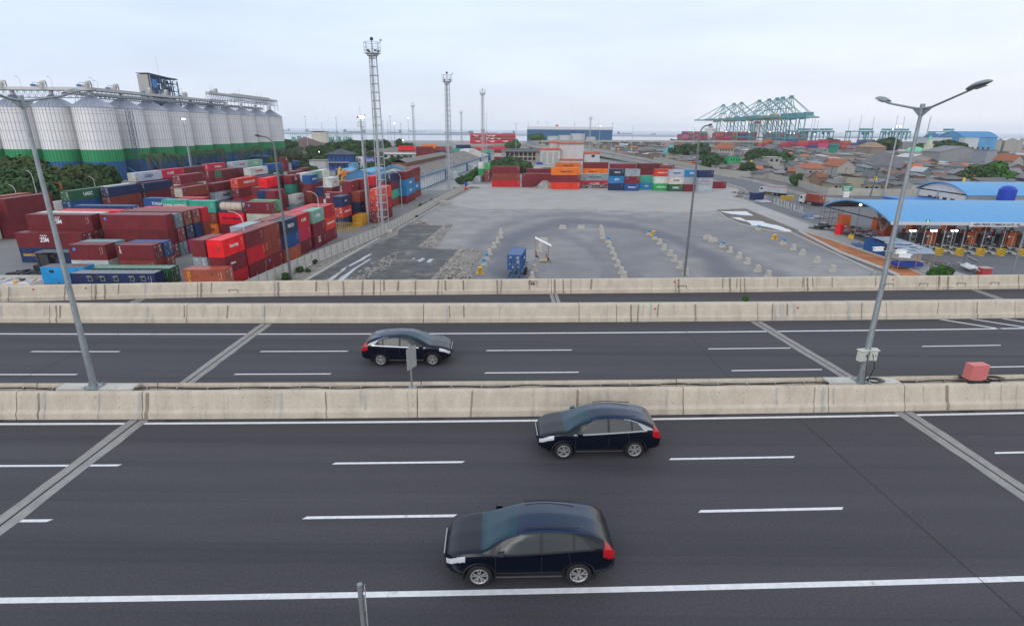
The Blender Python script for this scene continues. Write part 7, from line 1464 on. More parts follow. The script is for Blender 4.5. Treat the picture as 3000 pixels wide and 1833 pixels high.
for i in range(26):
    x, y = 1800+i*26, 470+r9.uniform(-10, 12)+i*.6; q = gp('K', x, y); t = thing('market_stall', '%s awning stall on the lorry ground by the town, %s from the left' % (('orange', 'red', 'blue', 'white', 'grey')[i % 5], ordn(i)), 'stall', (q.x, q.y, 0), r9.uniform(-.4, .4), 'stalls on the lorry ground'); m = MB(); m.add([(-3, -2, 2.4), (3, -2, 2.4), (3, 2, 2.9), (-3, 2, 2.9), (-3, -2, 2.5), (3, -2, 2.5), (3, 2, 3), (-3, 2, 3)], [(3, 2, 1, 0), (4, 5, 6, 7), (0, 1, 5, 4), (2, 3, 7, 6)]); m.build('awning', umb[i % 5], t)
    for s in ((-2.8, -1.8), (2.8, -1.8), (2.8, 1.8), (-2.8, 1.8)): m = MB(); m.box(s[0]-.06, s[0]+.06, s[1]-.06, s[1]+.06, 0, 2.45); m.build('post', steel, t)
t = thing('orange_hull', 'bright orange lifeboat hull lying behind the port road wall', 'boat', tuple(gp('L', 460, 1018)), 0); m = MB(); m.add([(-11, 0, 2.6), (-8, -2, 2.9), (9, -2, 2.9), (11, 0, 2.7), (9, 2, 2.9), (-8, 2, 2.9), (-9, 0, 0), (9, 0, 0)], [(0, 1, 2, 3, 4, 5), (0, 6, 1), (1, 6, 7, 2), (2, 7, 3), (3, 7, 4), (4, 7, 6, 5), (5, 6, 0)]); m.build('hull', mat('hull_orange', (.75, .14, .02), .5), t)
# ------------------------------------------------------------------ the port
teal2 = cm('crane_teal', (.09, .27, .30), scale=.1, var=.1); CX = 395.0
cranes = [(2119.6, 305.8), (2151, 302), (2173, 299), (2225, 292.5), (2254, 289), (2277.6, 286), (2294, 283.7), (2319.4, 280)]
def crane_meshes():
    out = {}; m = MB(); H = 43
    for i, (x, y) in enumerate(((-12, -8), (-12, 8), (14, -8), (14, 8))):
        q = MB(); q.box(x-.55, x+.55, y-.55, y+.55, 2, H+3); out['leg%d' % i] = q.mesh('leg', teal2)
    q = MB()
    for y in (-8, 8): q.box(-12, 14, y-.6, y+.6, 14, 15.6); q.bar((14, y, 15), (-12, y, H), .42); q.box(-13, 15, y-1, y+1, 2, 4)
    for x in (-12, 14): q.box(x-.6, x+.6, -8, 8, 14, 15.6); q.box(x-.7, x+.7, -8, 8, H-2, H); q.bar((x, -8, 16), (x, 8, H-2), .4)
    out['brace'] = q.mesh('brace', teal2); q = MB()
    for y in (-3.5, 3.5): q.box(-58, 36, y-.6, y+.6, H, H+2.0)
    for x in range(-56, 36, 7): q.box(x-.3, x+.3, -3.5, 3.5, H+1, H+1.6)
    out['boom'] = q.mesh('boom', teal2); q = MB()
    for y in (-6, 6): q.bar((-12, y, H), (-7, y*.25, 72), .5); q.bar((2, y, H), (-7, y*.25, 72), .45); q.bar((-11, y*.9, 56), (-2, y*.7, 56), .5)
    q.box(-9, -5, -2.5, 2.5, 71, 73); out['apex'] = q.mesh('apex_frame', teal2); q = MB()
    for y in (-3, 3): q.bar((-7, y*.4, 72), (-54, y, H+2.2), .3); q.bar((-7, y*.4, 72), (-32, y, H+2.2), .3); q.bar((-7, y*.4, 72), (30, y, H+2.2), .42)
    out['stay'] = q.mesh('stay', teal2); q = MB(); q.box(16, 27, -4, 4, H+2.6, H+8); out['house'] = q.mesh('machinery_house', teal2); q = MB(); q.box(-22, -17, -2, 2, H-3, H); q.box(-30, -24, -3, 3, H+2.6, H+4); out['trolley'] = q.mesh('trolley', cm('trolley_yellow', (.5, .3, .05)))
    return out
CMH = crane_meshes()
for i, (px, py) in enumerate(cranes):
    d = at(px, py, 200)-CAM; Y = CX*d.y/d.x-(-7)*0; t = thing('quay_crane', 'teal ship-to-shore crane with lowered boom, %s from the left' % ordn(i), 'crane', (CX+7, Y, 0), RD(2), 'quay cranes'); zt = CAMZ+d.z*(Y/d.y); s = zt/73.; t.scale = (1, 1, s)
    for nm, me in CMH.items(): o = bpy.data.objects.new(me.name.split('.')[0], me); C.objects.link(o); o.parent = t
# wire-yard gantries
def gantry(label, x, y, W_=26, H=24, rot=0, L_=10):
    t = thing('gantry_crane', label, 'gantry crane', (x, y, 0), rot, 'gantry cranes of the container port')
    for sx in (-1, 1):
        for sy in (-1, 1): m = MB(); m.box(sx*W_/2-.45, sx*W_/2+.45, sy*L_/2-.45, sy*L_/2+.45, 0, H); m.build('leg', teal2, t)
        m = MB(); m.box(sx*W_/2-.6, sx*W_/2+.6, -L_/2, L_/2, 1, 2.6); m.box(sx*W_/2-.5, sx*W_/2+.5, -L_/2, L_/2, H-1, H); m.build('sill_beam', teal2, t)
    m = MB(); [m.box(-W_/2-1, W_/2+1, s*L_/2-.6, s*L_/2+.6, H-.4, H+.9) for s in (-1, 1)]; m.build('girder', teal2, t); m = MB(); m.box(W_*.18, W_*.42, -L_/2, L_/2, H+1.6, H+4); m.box(W_*.25, W_*.33, -1, 1, H-4, H); m.build('trolley', teal2, t)
for i, (px, Y, W_, r) in enumerate(((2330, 860, 24, 0), (2350, 870, 22, .1), (2372, 880, 24, 0), (2395, 850, 24, .05), (2410, 830, 24, 0), (2510, 760, 24, 0), (2536, 780, 12, .4), (2594, 780, 14, 1.2), (2603, 790, 14, 1.2), (2622, 760, 16, 1.2), (2636, 770, 16, 1.2), (2648, 780, 14, 1.2), (2757, 700, 24, 0))):
    p = atY(px, 400, Y); gantry('teal rubber-tyred gantry crane standing over port containers, %s from the left' % ordn(i), p.x, Y, W_, px_at('U', 0, 745, Y).z+1 if False else 24.5, r)
# port containers: far beyond three hundred, one mass
pc = random.Random(31); cols = [(.42, .02, .05), (.55, .05, .16), (.03, .05, .16), (.20, .02, .05), (.45, .03, .09), (.05, .22, .16), (.04, .09, .22), (.40, .12, .03), (.22, .23, .25), (.30, .02, .06)]
pm = [mat('port_box_%s' % n, c, .6, var=.1, scale=.1) for n, c in zip(('crimson', 'pink', 'navy', 'maroon', 'raspberry', 'green', 'blue', 'orange', 'grey', 'wine'), cols)]
b = MB()
for yy in (700, 722, 760, 784, 820, 850, 880):
    x = 330+(yy-700)*.2
    while x < yy*.80:
        n = pc.randint(2, 5)
        if pc.random() < .93:
            for k in range(n): b.box(x, x+12.2, yy, yy+2.4, k*2.75+.02, k*2.75+2.7, pc.randrange(10))
        x += 13.2 if pc.random() < .85 else 22
o = b.build('port_container_stacks', pm); tag(o, 'long crowded wall of far port containers under the gantry cranes', 'containers', kind='stuff')
# container ships at the quay
for i, (px, Y, L_, ht, wide) in enumerate(((2060, 1180, 170, 19, 0), (2190, 1040, 200, 26, 1))):
    p = atY(px, 400, Y); t = thing('container_ship', ('container ship with white bridge under the left cranes', 'larger container ship with white bridge block behind the near cranes')[i], 'ship', (p.x+20, Y, 0), RD(10)); m = MB(); a = L_/2; m.add([(-a, -14, 7), (a, -14, 7), (a, 14, 7), (-a, 14, 7), (-a-8, 0, 9), (-a+4, -12, -1), (a, -12, -1), (a, 12, -1), (-a+4, 12, -1)], [(4, 0, 1, 2, 3), (4, 5, 0), (0, 5, 6, 1), (1, 6, 7, 2), (2, 7, 8, 3), (3, 8, 4), (8, 5, 4)]); m.build('hull', mat('ship_black', (.03, .04, .07), .6), t)
    b = MB(); x = -a+14
    while x < a-12:
        if not (-18 < x < 4):
            for yy in np.arange(-12, 12, 2.6):
                for k in range(pc.randint(2, 6)): b.box(x, x+12.2, yy, yy+2.4, 7+k*2.7, 9.6+k*2.7, pc.randrange(10))
        x += 13.4
    ob = b.build('deck_cargo', pm, t); ob['kind'] = 'stuff'; m = MB(); m.box(-12, 0, -14, 14, 7, ht+8); m.box(-13, 2, -17, 17, ht+8, ht+11); m.build('bridge', whitem, t); m = MB(); m.tube([(-6, 0, ht+11), (-6, 0, ht+20)], .8, 5); m.box(-10, -4, -4, 4, ht+11, ht+15); m.build('funnel', cm('funnel_red', (.35, .05, .08)) if i else steel, t)
for i, (px, py, Y) in enumerate(((2127, 386, 950), (2195, 387, 900), (2256, 387, 880), (2316, 391, 860), (2327, 391, 860), (2387, 393, 840), (2616, 379, 760))): smalllamp('lit yard lamp at the container port, %s from the left' % ordn(i), px, py, Y)
# blue port sheds and white building
bs = cm('port_blue_roof', (.06, .24, .48), scale=.1); bl2 = cm('port_blue_wall', (.10, .30, .52), scale=.1)
def barrel(nm, label, cat, x, y, L_, W_, rot, h, rise, wm, rm, n=14, over=.6, openend=False):
    t = thing(nm, label, cat, (x, y, 0), rot); a = W_/2+over; P = [(-a+2*a*i/n, h+rise*(1-((-a+2*a*i/n)/a)**2)) for i in range(n+1)]; m = MB(); vs = [(-L_/2-over, u, z) for u, z in P]+[(L_/2+over, u, z) for u, z in P]+[(-L_/2-over, u, z-.3) for u, z in P]+[(L_/2+over, u, z-.3) for u, z in P]; k = n+1
    m.add(vs, [(i, i+k, i+k+1, i+1) for i in range(n)][::1], 0, True); m.add(vs, [(i+2*k, i+2*k+1, i+3*k+1, i+3*k) for i in range(n)]+[(i, i+1, i+2*k+1, i+2*k) for i in range(n)]+[(i+k, i+3*k, i+3*k+1, i+k+1) for i in range(n)]+[(0, 2*k, 3*k, k), (n, n+k, n+3*k, n+2*k)]); m.build('roof', rm, t)
    if not openend:
        m = MB(); m.box(-L_/2, L_/2, -W_/2, W_/2, 0, h)
        for s in (-1, 1): v = [(s*L_/2, u*W_/2/a, z-.35) for u, z in P]+[(s*L_/2, -W_/2, h-.02), (s*L_/2, W_/2, h-.02)]; m.add(v, [tuple([n+1]+list(range(n+1))+[n+2])])
        m.build('wall', wm, t)
    return t
p0, p1 = px_at('U', 1700, 800, 620), px_at('U', 2110, 800, 620); barrel('port_hall', 'big blue barrel-roofed hall at the right of the port', 'hall', (p0.x+p1.x)/2, 632, p1.x-p0.x, 34, 0, px_at('U', 1900, 825, 620).z-.5, 6, bl2, bs); p0, p1 = px_at('U', 1440, 800, 680), px_at('U', 1740, 800, 680); barrel('port_hall', 'lower blue hall behind the white port office', 'hall', (p0.x+p1.x)/2, 690, p1.x-p0.x, 26, 0, px_at('U', 1500, 822, 680).z-.5, 4, bl2, bs)
t = bigbox('port_office', 'wide white port office with blue window bands', 'U', 1305, 1600, 835, 915, 600, 20, cm('port_white', (.5, .53, .56)), bs, 3, .5)
for zf in (.35, .6, .85): m = MB(); a, b_ = px_at('U', 1305, 835, 600), px_at('U', 1600, 835, 600); w_ = (b_.x-a.x)/2; m.box(-w_+1, w_-1, -10.1, -10.0, a.z*zf-1, a.z*zf-.2); m.build('window_band', btr, t)
a = px_at('U', 1610, 860, 610); t = bigbox('port_office', 'white block with pillars under the big blue hall', 'U', 1740, 1930, 835, 915, 605, 8, cm('port_white'), bs, 3, .5); windows(t, 'S', 8, 2.2, 7, 3, 44, 4)
for i, (x, w_) in enumerate(((2120, 90), (2230, 160), (2380, 84), (1150, 130))): bigbox('white_awning', 'white tent roof at the far right waterfront, %s in the group' % ordn(i), 'U', x, x+w_, 870 if i < 3 else 885, 915, 640, 20, twhite, cm('tent_white', (.6, .62, .64)), 0, 2.5, 'tent')
# ------------------------------------------------------------------ toll plaza
cb_ = mat('canopy_blue', (.10, .33, .62), .55, var=.10, scale=.9, stretch=(3, .25, 1), dirt=((.2, .38, .56), .25, .56, .5)); ctw = cm('canopy_underside', (.10, .10, .105)); gb = cm('gable_white', (.62, .60, .58), var=.06); obx = mat('booth_orange', (.62, .13, .025), .6, var=.12); wp_ = mat('white_pipe', (.55, .55, .56), .5, var=.08)
t = barrel('toll_canopy', 'long bright blue curved canopy roof over the toll lanes', 'canopy', 116, 126.5, 76, 24.6, 0, 6.35, 2.75, gb, cb_, 20, .6, True)
m = MB(); a = 12.9; P = [(-a+2*a*i/20, 6.0+2.75*(1-((-a+2*a*i/20)/a)**2)) for i in range(21)]; m.add([(x, u, z) for x in (-38.4, 38.4) for u, z in P], [(i+1, i+22, i+21, i) for i in range(20)]); m.build('ceiling', ctw, t)
m = MB(); m.box(-38.4, 38.4, -13.0, -12.85, 5.7, 6.35); m.build('fascia', wp_, t)
for i, x in enumerate((-33, -24.4, -13.5, -4.9, 3.7, 12.3, 20.9, 29.5)):
    for s in (-1, 1): m = MB(); y = -2.8; m.tube([(x, y, 2.6), (x+s*.4, y-3, 6.6)], .16, 6); m.tube([(x, y+.3, 2.6), (x+s*.4, y+3.5, 8.0)], .16, 6); m.build('column', steel, t)
m = MB(); m.box(-38.2, -37.9, -12, 12, 5.9, 6.1); m.build('end_beam', darkm, t)
for i, (x, y) in enumerate(((87.8, 147), (94.4, 142.6), (89.5, 131.7), (93.8, 124.1), (102.5, 123.5), (111.1, 122.9), (119.7, 122.6), (103, 142), (112, 142), (120, 141))):
    tt = thing('booth_plinth', 'orange brown booth plinth holding canopy columns, %s from the left' % ordn(sorted([87.8, 94.4, 89.5, 93.8, 102.5, 111.1, 119.7, 103, 112, 120]).index(x)), 'booth', (x, y, 0), 0, 'orange booth plinths'); m = MB(); m.box(-1.15, 1.15, -1.1, 1.1, 0, 2.9); m.build('block', obx, tt); m = MB(); m.box(-1.2, 1.2, -1.15, 1.15, 2.9, 3.0); m.build('cap', cm('booth_cap', (.35, .09, .03)), tt)
    if y > 130:
        for s in (-1, 1): m = MB(); m.tube([(s*.3, 0, 3), (s*1.2, 0, 7.4)], .13, 6); m.build('column', steel, tt)
wk = [whitem, black]
for i in range(13):
    x = 87.0+4.22*i; tt = thing('toll_island', 'toll lane island with black and white kerb, %s from the left' % ordn(i), 'toll island', (x, 111.6, 0), 0, 'toll lane islands')
    m = MB(); m.box(-.6, .6, 0, 22, 0, .25); m.build('island', conct, tt); m = MB()
    for k in range(22): m.box(-.63, -.6, k, k+1, .02, .26, k % 2); m.box(.6, .63, k, k+1, .02, .26, k % 2); m.box(-.62, .62, -.03, 0, .02, .26, 0)
    m.build('striped_kerb', wk, tt)
    m = MB(); m.box(-.62, .62, -.9, -.1, 0, 1.35); m.build('crash_block', mat('chevron_yellow', (.72, .45, .02), .6), tt); m = MB()
    for k in range(3): z = .1+k*.42; m.add([(-.6, -.92, z), (0, -.92, z+.25), (.6, -.92, z), (.6, -.92, z+.18), (0, -.92, z+.43), (-.6, -.92, z+.18)], [(0, 1, 4, 5), (1, 2, 3, 4)])
    m.build('chevron', black, tt)
    m = MB(); m.tube([(0, 4.6, .25), (0, 4.6, 5.4)], .07, 6); m.build('gantry_post', wp_, tt)
    for dx, dy, h in ((.2, 2.6, 3.3), (-.2, 6.6, 3.8), (.2, 9, 3.2)): m = MB(); m.tube([(dx, dy, .25), (dx, dy, h), (dx-.9, dy, h+.1)], .055, 6); m.build('arm_post', wp_, tt); m = MB(); m.box(dx-1.1, dx-.8, dy-.1, dy+.1, h-.15, h+.15); m.build('camera', wp_, tt)
    m = MB(); m.box(-.45, .45, 9.8, 11.8, .25, 2.4); m.build('booth', cm('booth_dark', (.06, .06, .065)), tt)
    m = MB(); m.tube([(.0, 17, .25), (0, 17, 2.5)], .33, 10); m.build('red_drum', mat('drum_red', (.55, .02, .02), .5), tt)
t = thing('pipe_gantry', 'long white horizontal pipe carried over the toll lane posts', 'gantry', (86, 116.2, 0)); m = MB(); m.tube([(0, 0, 5.45), (53, 0, 5.45)], .1, 6); m.build('pipe', wp_, t)
for i in range(10):
    x = 91.8+4.3*i; g_ = i in (4, 8); tt = thing('lane_sign', '%s lane number sign under the canopy edge, %s from the left' % ('green' if g_ else 'blue', ordn(i)), 'sign', (x, 115.2, 5.3), 0, 'lane signs'); m = MB(); m.box(-.62, .62, -.05, .05, 0, .62); m.build('panel', mat('sign_green', (.03, .35, .2), .5) if g_ else mat('sign_blue', (.04, .30, .62), .5), tt); m = MB(); [m.box(u-.16, u+.16, -.07, -.05, .2, .42) for u in (-.3, .25)]; m.build('symbol', whitem, tt)
for i, px in enumerate((750, 1015, 1275)):
    p = px_at('T', px, 757, 117.5); tt = thing('lane_floodlight', 'glaring twin floodlight over the toll lanes, %s from the left' % ordn(i), 'floodlight', (p.x, 117.5, 0), 0, 'lit lane floodlights'); m = MB(); m.tube([(0, .2, .2), (0, .2, p.z)], .05, 6); m.build('post', wp_, tt)
    for s in (-1, 1): m = MB(); m.lathe([(0, p.z-.2), (.26, p.z-.08), (.26, p.z+.1), (0, p.z+.2)], 10, c=(s*.42, 0)); m.build('lamp', lampw, tt)
t = thing('gate_sign', 'white sign board lettered NEW PRIOK COMMON GATE - IN on the canopy edge', 'sign', (98.6, 113.35, 5.9), RD(0)); m = MB(); m.box(-5.0, 5.0, -.08, .08, -.42, .42); m.build('board', gb, t); text('lettering', 'NEW PRIOK COMMON GATE - IN', .62, navym, t, (.5, -.1, 0), (pi/2, 0, 0), .05); m = MB(); m.add([(-4.7, -.1, -.15), (-4.1, -.1, .2), (-3.9, -.1, .05), (-4.3, -.1, -.05)], [(0, 1, 2, 3)]); m.build('emblem', redmk, t)
p = px_at('T', 940, 645, 113.6); t = thing('lane_arrow', 'glowing green lane arrow under the canopy edge', 'signal', (p.x, 113.6, p.z)); m = MB(); m.add([(-.1, 0, .3), (.1, 0, .3), (.1, 0, 0), (.28, 0, 0), (0, 0, -.3), (-.28, 0, 0), (-.1, 0, 0)], [(0, 1, 2, 3, 4, 5, 6)]); m.build('arrow', mat('lit_green', (.1, 1, .3), .5, emit=((.05, 1, .25), 2)), t); m = MB(); m.box(-.35, .35, .02, .1, -.36, .36); m.build('housing', black, t)
p = px_at('R', 1812, 433, 133); smalllamp('small orange lamp glowing under the toll canopy end', 2521, 600.6, 133)
# second building with barrel roof
t = barrel('plaza_building', 'white building with bright blue barrel roof and curved gable wall', 'building', 182, 178.5, 92, 21, 0, 6.2, 2.9, gb, cb_, 20, .8)
windows(t, 'W', 4, 1.7, 1.3, 3.1, 13, 46); windows(t, 'S', 14, 2.4, 1.3, 3.2, 86, 10.5)
for y in (-10.3, 1.5, 10.3): m = MB(); m.box(-46.25, -46.0, y-.2, y+.2, 0, 6.2); m.build('pilaster', steel, t)
m = MB(); m.box(-46.5, 46.5, -11.35, -11.2, 5.3, 5.7); m.build('gutter', steel, t)
for s in (-14, 22): m = MB(); P = [(-11.4+22.8*i/16, 6.22+2.95*(1-((-11.4+22.8*i/16)/11.4)**2)) for i in range(17)]; m.add([(x, u, z+.02) for x in (s-.5, s+.5) for u, z in P], [(i, i+17, i+18, i+1) for i in range(16)]); m.build('skylight_band', cm('beige_band', (.42, .42, .38)), t)
m = MB(); m.box(-60, -47, -4, 6, 0, 3.0); m.build('side_block', gb, t); m = MB(); m.box(-60.3, -46.9, -4.3, 6.3, 3.0, 3.8); m.build('side_roof', mat('band_blue', (.01, .15, .5), .5), t)
mcm = cm('motorbike_dark', (.05, .05, .06), var=.4)
for i in range(16):
    p = gp('T', 830+i*27, 345+i*2.4, 3.3); tt = thing('motorbike', 'parked motorbike in the row on the roof deck by the gable, %s from the left' % ordn(i), 'motorbike', (p.x, p.y, 3.25), RD(90), 'parked motorbikes'); m = MB(); m.tube([(-.6, 0, .3), (-.3, 0, .65), (.4, 0, .7), (.65, 0, .3)], .16, 6); m.box(-.5, .2, -.15, .15, .6, .85); m.build('body', mcm, tt)
    for x in (-.62, .62): m = MB(); m.tube([(x, -.06, .3), (x, .06, .3)], .3, 10); m.build('wheel', tyre, tt)
p0 = gp('T', 1040, 370, 3.2); m = MB(); m.box(p0.x-9, p0.x+9, p0.y-4, p0.y+4, 0, 3.2); tag(m.build('parking_deck', conct), 'concrete parking deck holding the row of motorbikes', 'deck')
p = px_at('T', 1910, 390, 160); t = thing('water_tank', 'round deep blue water tank above the canopy ridge', 'water tank', (p.x, 160, 0)); m = MB(); m.lathe([(1.9, p.z), (2.1, p.z+.6), (2.1, p.z+3.4), (1.4, p.z+4.2), (.5, p.z+4.5), (0, p.z+4.5)], 20); m.build('tank', mat('tank_blue', (.01, .05, .42), .45), t)
for dx in (-1.2, 1.2): m = MB(); m.tube([(dx, 0, 0), (dx, 0, p.z)], .15, 6); m.build('leg', steel, t)
# masts, poles and signs
q = gp('T', 385, 330); mast('tall grey mast with a lit lamp just left of the big double lamp', q.x, q.y, topz(q.x, q.y, 2629, 372), lampw, .38)
q = gp('R', 1935, 322); t = thing('utility_pole', 'thin black leaning wire pole before the town wall', 'pole', (q.x, q.y, 0)); m = MB(); m.tube([(0, 0, 0), (.9, 0, 10.5)], .14, 6); m.bar((-.4, 0, 9.2), (1.8, 0, 9.2), .07); m.build('pole', darkm, t)
for i, (x, y) in enumerate(((1408, 200), (1585, 190), (1815, 190))): q = gp('R', x, y); t = thing('utility_pole', 'thin dark wire pole in the town near the wall, %s from the left' % ordn(i), 'pole', (q.x, q.y, 0), 0, 'thin wire poles'); m = MB(); m.tube([(0, 0, 0), (.2, 0, 8.5)], .11, 6); m.bar((-.5, 0, 7.8), (.8, 0, 7.8), .06); m.build('pole', darkm, t)
q = gp('R', 1630, 372); t = thing('road_sign', 'green road sign with white arrows on a white post at the canopy', 'road sign', (q.x, q.y, 0)); z0, z1 = topz(q.x, q.y, 2483, 559), topz(q.x, q.y, 2483, 543); a, b_ = px_at('R', 1588, 200, q.y).x-q.x, px_at('R', 1717, 200, q.y).x-q.x; m = MB(); m.box(a, b_, -.1, .1, z0, z1); m.build('panel', mat('road_green', (.0, .25, .13), .5), t); m = MB(); h = z1-z0; m.box(a+.9, b_-.4, -.13, -.1, z0+h*.72, z0+h*.82); m.box(a+.5, b_-1.2, -.13, -.1, z0+h*.40, z0+h*.52); m.box(a+.5, b_-1.2, -.13, -.1, z0+h*.12, z0+h*.24); m.add([(a+.3, -.13, z0+h*.62), (a+.75, -.13, z0+h*.62), (a+.52, -.13, z0+h*.92)], [(0, 1, 2)]); m.build('print', whitem, t)
m = MB(); m.box((a+b_)/2-1.0, (a+b_)/2+1.0, -.1, .1, 1.0, z0-.3); m.build('white_panel', whitem, t); m = MB(); m.box((a+b_)/2-.7, (a+b_)/2+.6, -.13, -.1, 2, z0-1.2); m.build('faded_print', mat('faded_pink', (.55, .4, .4), .7), t); m = MB(); [m.tube([(u, .12, 0), (u, .12, z1)], .1, 6) for u in (a+1, b_-1)]; m.build('post', steel, t)
for i, (px, py, bx_, by) in enumerate(((2998, 690, 2962, 812),)): q = gp('S', bx_, by); t = thing('street_lamp', 'grey leaning-looking pole at the right edge behind the parapet', 'street lamp', (q.x, q.y, 0)); m = MB(); m.tube([(0, 0, 0), (0, 0, topz(q.x, q.y, 3010, 640))], [.14, .1], 8); m.build('pole', galv, t)
q = gp('T', 205, 1345); neck('low curved lamp peeking over the parapet under the big lamp', q.x, q.y, topz(q.x, q.y, 2590, 784), 2.4, RD(8), dk, .1)
# cctv cameras on the big lamp pole
for i, (x, y, a) in enumerate(((340, 990, 195), (530, 1040, -5), (480, 1075, -30))):
    p = px_at('T', x, y, 22.2); lb = ('white camera pointing left on the big lamp pole', 'white camera pointing right on the big lamp pole', 'lowest white camera on the big lamp pole')[i]; t = thing('security_camera', lb, 'camera', (15.65, 22.3, p.z), RD(a)); L_ = abs(p.x-15.65)+.12; m = MB(); m.tube([(.08, 0, -.1), (L_-.1, 0, -.05)], .02, 5); m.build('bracket', steel, t); m = MB(); m.box(L_-.12, L_+.28, -.06, .06, -.04, .1); m.box(L_-.15, L_+.33, -.08, .08, .1, .115); m.build('housing', whitem, t)
# the muddy basin, orange soil strip, kerbs and pipe
sheet('mud_basin', poly('R', [(0, 492), (370, 483), (1040, 765), (930, 775), (640, 748), (300, 668), (60, 560)]), .012, cm('mud', (.13, .11, .09), scale=.6, var=.35))
bw_ = mat('basin_water', (.55, .56, .60), .15, spec=.6)
for i, p in enumerate(([(30, 515), (378, 512), (460, 568), (330, 560), (190, 545)], [(175, 590), (300, 590), (360, 625), (560, 635), (640, 665), (760, 690), (880, 730), (960, 768), (860, 765), (620, 705), (440, 690), (400, 650), (300, 625)])): sheet('puddle', blob(poly('R', p), .25, 4, i+20), .018, bw_)
sheet('orange_soil', poly('R', [(1020, 768), (1110, 762), (1500, 900), (2151, 1118)])+poly('T', [(925, 1345), (600, 1345)])+poly('R', [(2075, 1258), (1560, 1058), (1100, 830)]), .016, cm('orange_soil', (.42, .155, .055), scale=.35, var=.3, dirt=((.30, .12, .05), .5, .55, .6)))
for nm, P in (('basin_kerb', [('R', 0, 480), ('R', 370, 478), ('R', 700, 615), ('R', 1050, 755), ('R', 1500, 895), ('R', 2151, 1112), ('T', 930, 1345)]), ('basin_kerb', [('R', 10, 520), ('R', 100, 590), ('R', 300, 678), ('R', 640, 755), ('R', 920, 780), ('R', 1500, 1050), ('R', 2000, 1290)])):
    pts = [(lambda q: (q.x, q.y))(gp(*p)) for p in P]; o = MB(); o.sweep([(-.18, 0), (-.18, .22), (.18, .22), (.18, 0)], pts); struct(o.build(nm, kerb))
pts = [(lambda q: (q.x, q.y, .3))(gp(*p)) for p in (('R', 1040, 782), ('R', 1560, 1052), ('R', 2080, 1252), ('T', 560, 1340))]; m = MB(); m.tube(pts, .32, 8); tag(m.build('concrete_pipe', kerb), 'long pale pipe lying along the orange soil strip', 'pipe')
# road-side concrete frames, debris, barriers
for i in range(13):
    q = gp('R', 735+i*29, 425+i*9.8); t = thing('roadside_rack', 'upright grey frame in the row beside the apron, %s from the left' % ordn(i), 'frame', (q.x, q.y, 0), RD(rnd.uniform(60, 95)), 'grey upright frames'); m = MB(); m.box(-1.2, 1.2, -.1, .1, 0, .25); m.box(.9, 1.15, -.1, .1, .25, 2.0); m.tube([(.9, 0, .3), (0, 0, .35), (-1.1, 0, .6)], .1, 5); m.build('frame', kerb, t)
r4 = random.Random(9); jm = [cm('sheet_pale', (.45, .47, .5)), cm('sheet_blue', (.12, .2, .38)), cm('scrap_brown', (.22, .13, .09)), cm('scrap_dark', (.06, .06, .07)), cm('scrap_red', (.45, .06, .05)), cm('scrap_grey', (.25, .25, .26))]
def junk(label, k, x, y, rx, ry, n, mats, zz=.5, s=1.0):
    q = gp(k, x, y); b = MB()
    for i in range(n): a = r4.uniform(0, 6.3); d = r4.uniform(0, 1)**.7; cx_, cy_ = rx*d*cos(a), ry*d*sin(a); z = r4.uniform(0, zz)*(1-d*.7); w_, l_, h_ = r4.uniform(.2, .9)*s, r4.uniform(.2, 1.3)*s, r4.uniform(.03, .3)*s; b.box(cx_-w_/2, cx_+w_/2, cy_-l_/2, cy_+l_/2, z, z+h_, r4.randrange(len(mats)), r4.uniform(0, 3))
    o = b.build('debris_pile', mats, None, (q.x, q.y, 0)); return tag(o, label, 'debris', kind='stuff')
junk('scattered rubbish and red sheet at the slab corner', 'R', 345, 290, 4.5, 6, 60, jm, .8); junk('rubbish left of the blue site container', 'R', 300, 330, 3, 5, 40, jm, .4); junk('pile of blue and white scrap sheets on the apron', 'R', 1170, 590, 3, 2.5, 26, jm[:2]+[jm[5]], .7, 1.7); junk('grey sheets beside the blue site container', 'R', 580, 395, 2.5, 1.6, 12, jm[:1], .3, 1.8); junk('jumble of dark scrap around the red tank', 'R', 1480, 730, 6, 3.5, 90, jm, 1.0, 1.3); junk('dark scrap and frames near the cabins', 'R', 1800, 800, 5, 3.5, 70, jm[3:]+jm[:1], 1.1, 1.3); junk('blue plastic heap beside the blue cabin', 'R', 1800, 950, 1.6, 1.8, 24, [jm[1]], .7); junk('rubbish along the wire fence by the shelter', 'T', 1180, 1190, 6, 1.6, 50, jm, .3, .7)
for k_ in range(8):
    junk('strip of scrap wood and rubble at the foot of the far container row, %s part' % ordn(k_), 'K', 1470+k_*135, 836+k_*2.2, 8.5, 1.6, 90, [jm[2], cm('wood_pale', (.38, .28, .2)), jm[0], jm[5], jm[3]], 1.9, 1.5) if k_ < 8 else None
b = MB(); q = gp('K', 935, 838); rocks(b, [(r4.gauss(0, 2.2), r4.gauss(0, 1), .2) for _ in range(300)], r4, .15, .5); b.lathe([(4.2, 0), (3.2, 1.3), (1.4, 2.9), (0, 3.3)], 14); tag(b.build('gravel_heap', stone, None, q), 'conical grey gravel heap in front of the rust container', 'gravel heap')
for i, (x, y) in enumerate(((650, 300), (828, 372), (860, 372), (888, 372), (935, 372))):
    q = gp('R', x, y); t = thing('traffic_barrier', 'yellow and black striped block beside the tanker, %s from the left' % ordn(i), 'barrier', (q.x, q.y, 0), RD(-20), 'striped blocks by the tanker'); m = MB(); m.box(-.8, .8, -.5, .5, 0, 1.5); m.build('block', mat('chevron_yellow'), t); m = MB(); [m.box(-.81, .81, -.52, -.5, z, z+.22) for z in (.2, .65, 1.1)]; m.build('stripe', black, t)
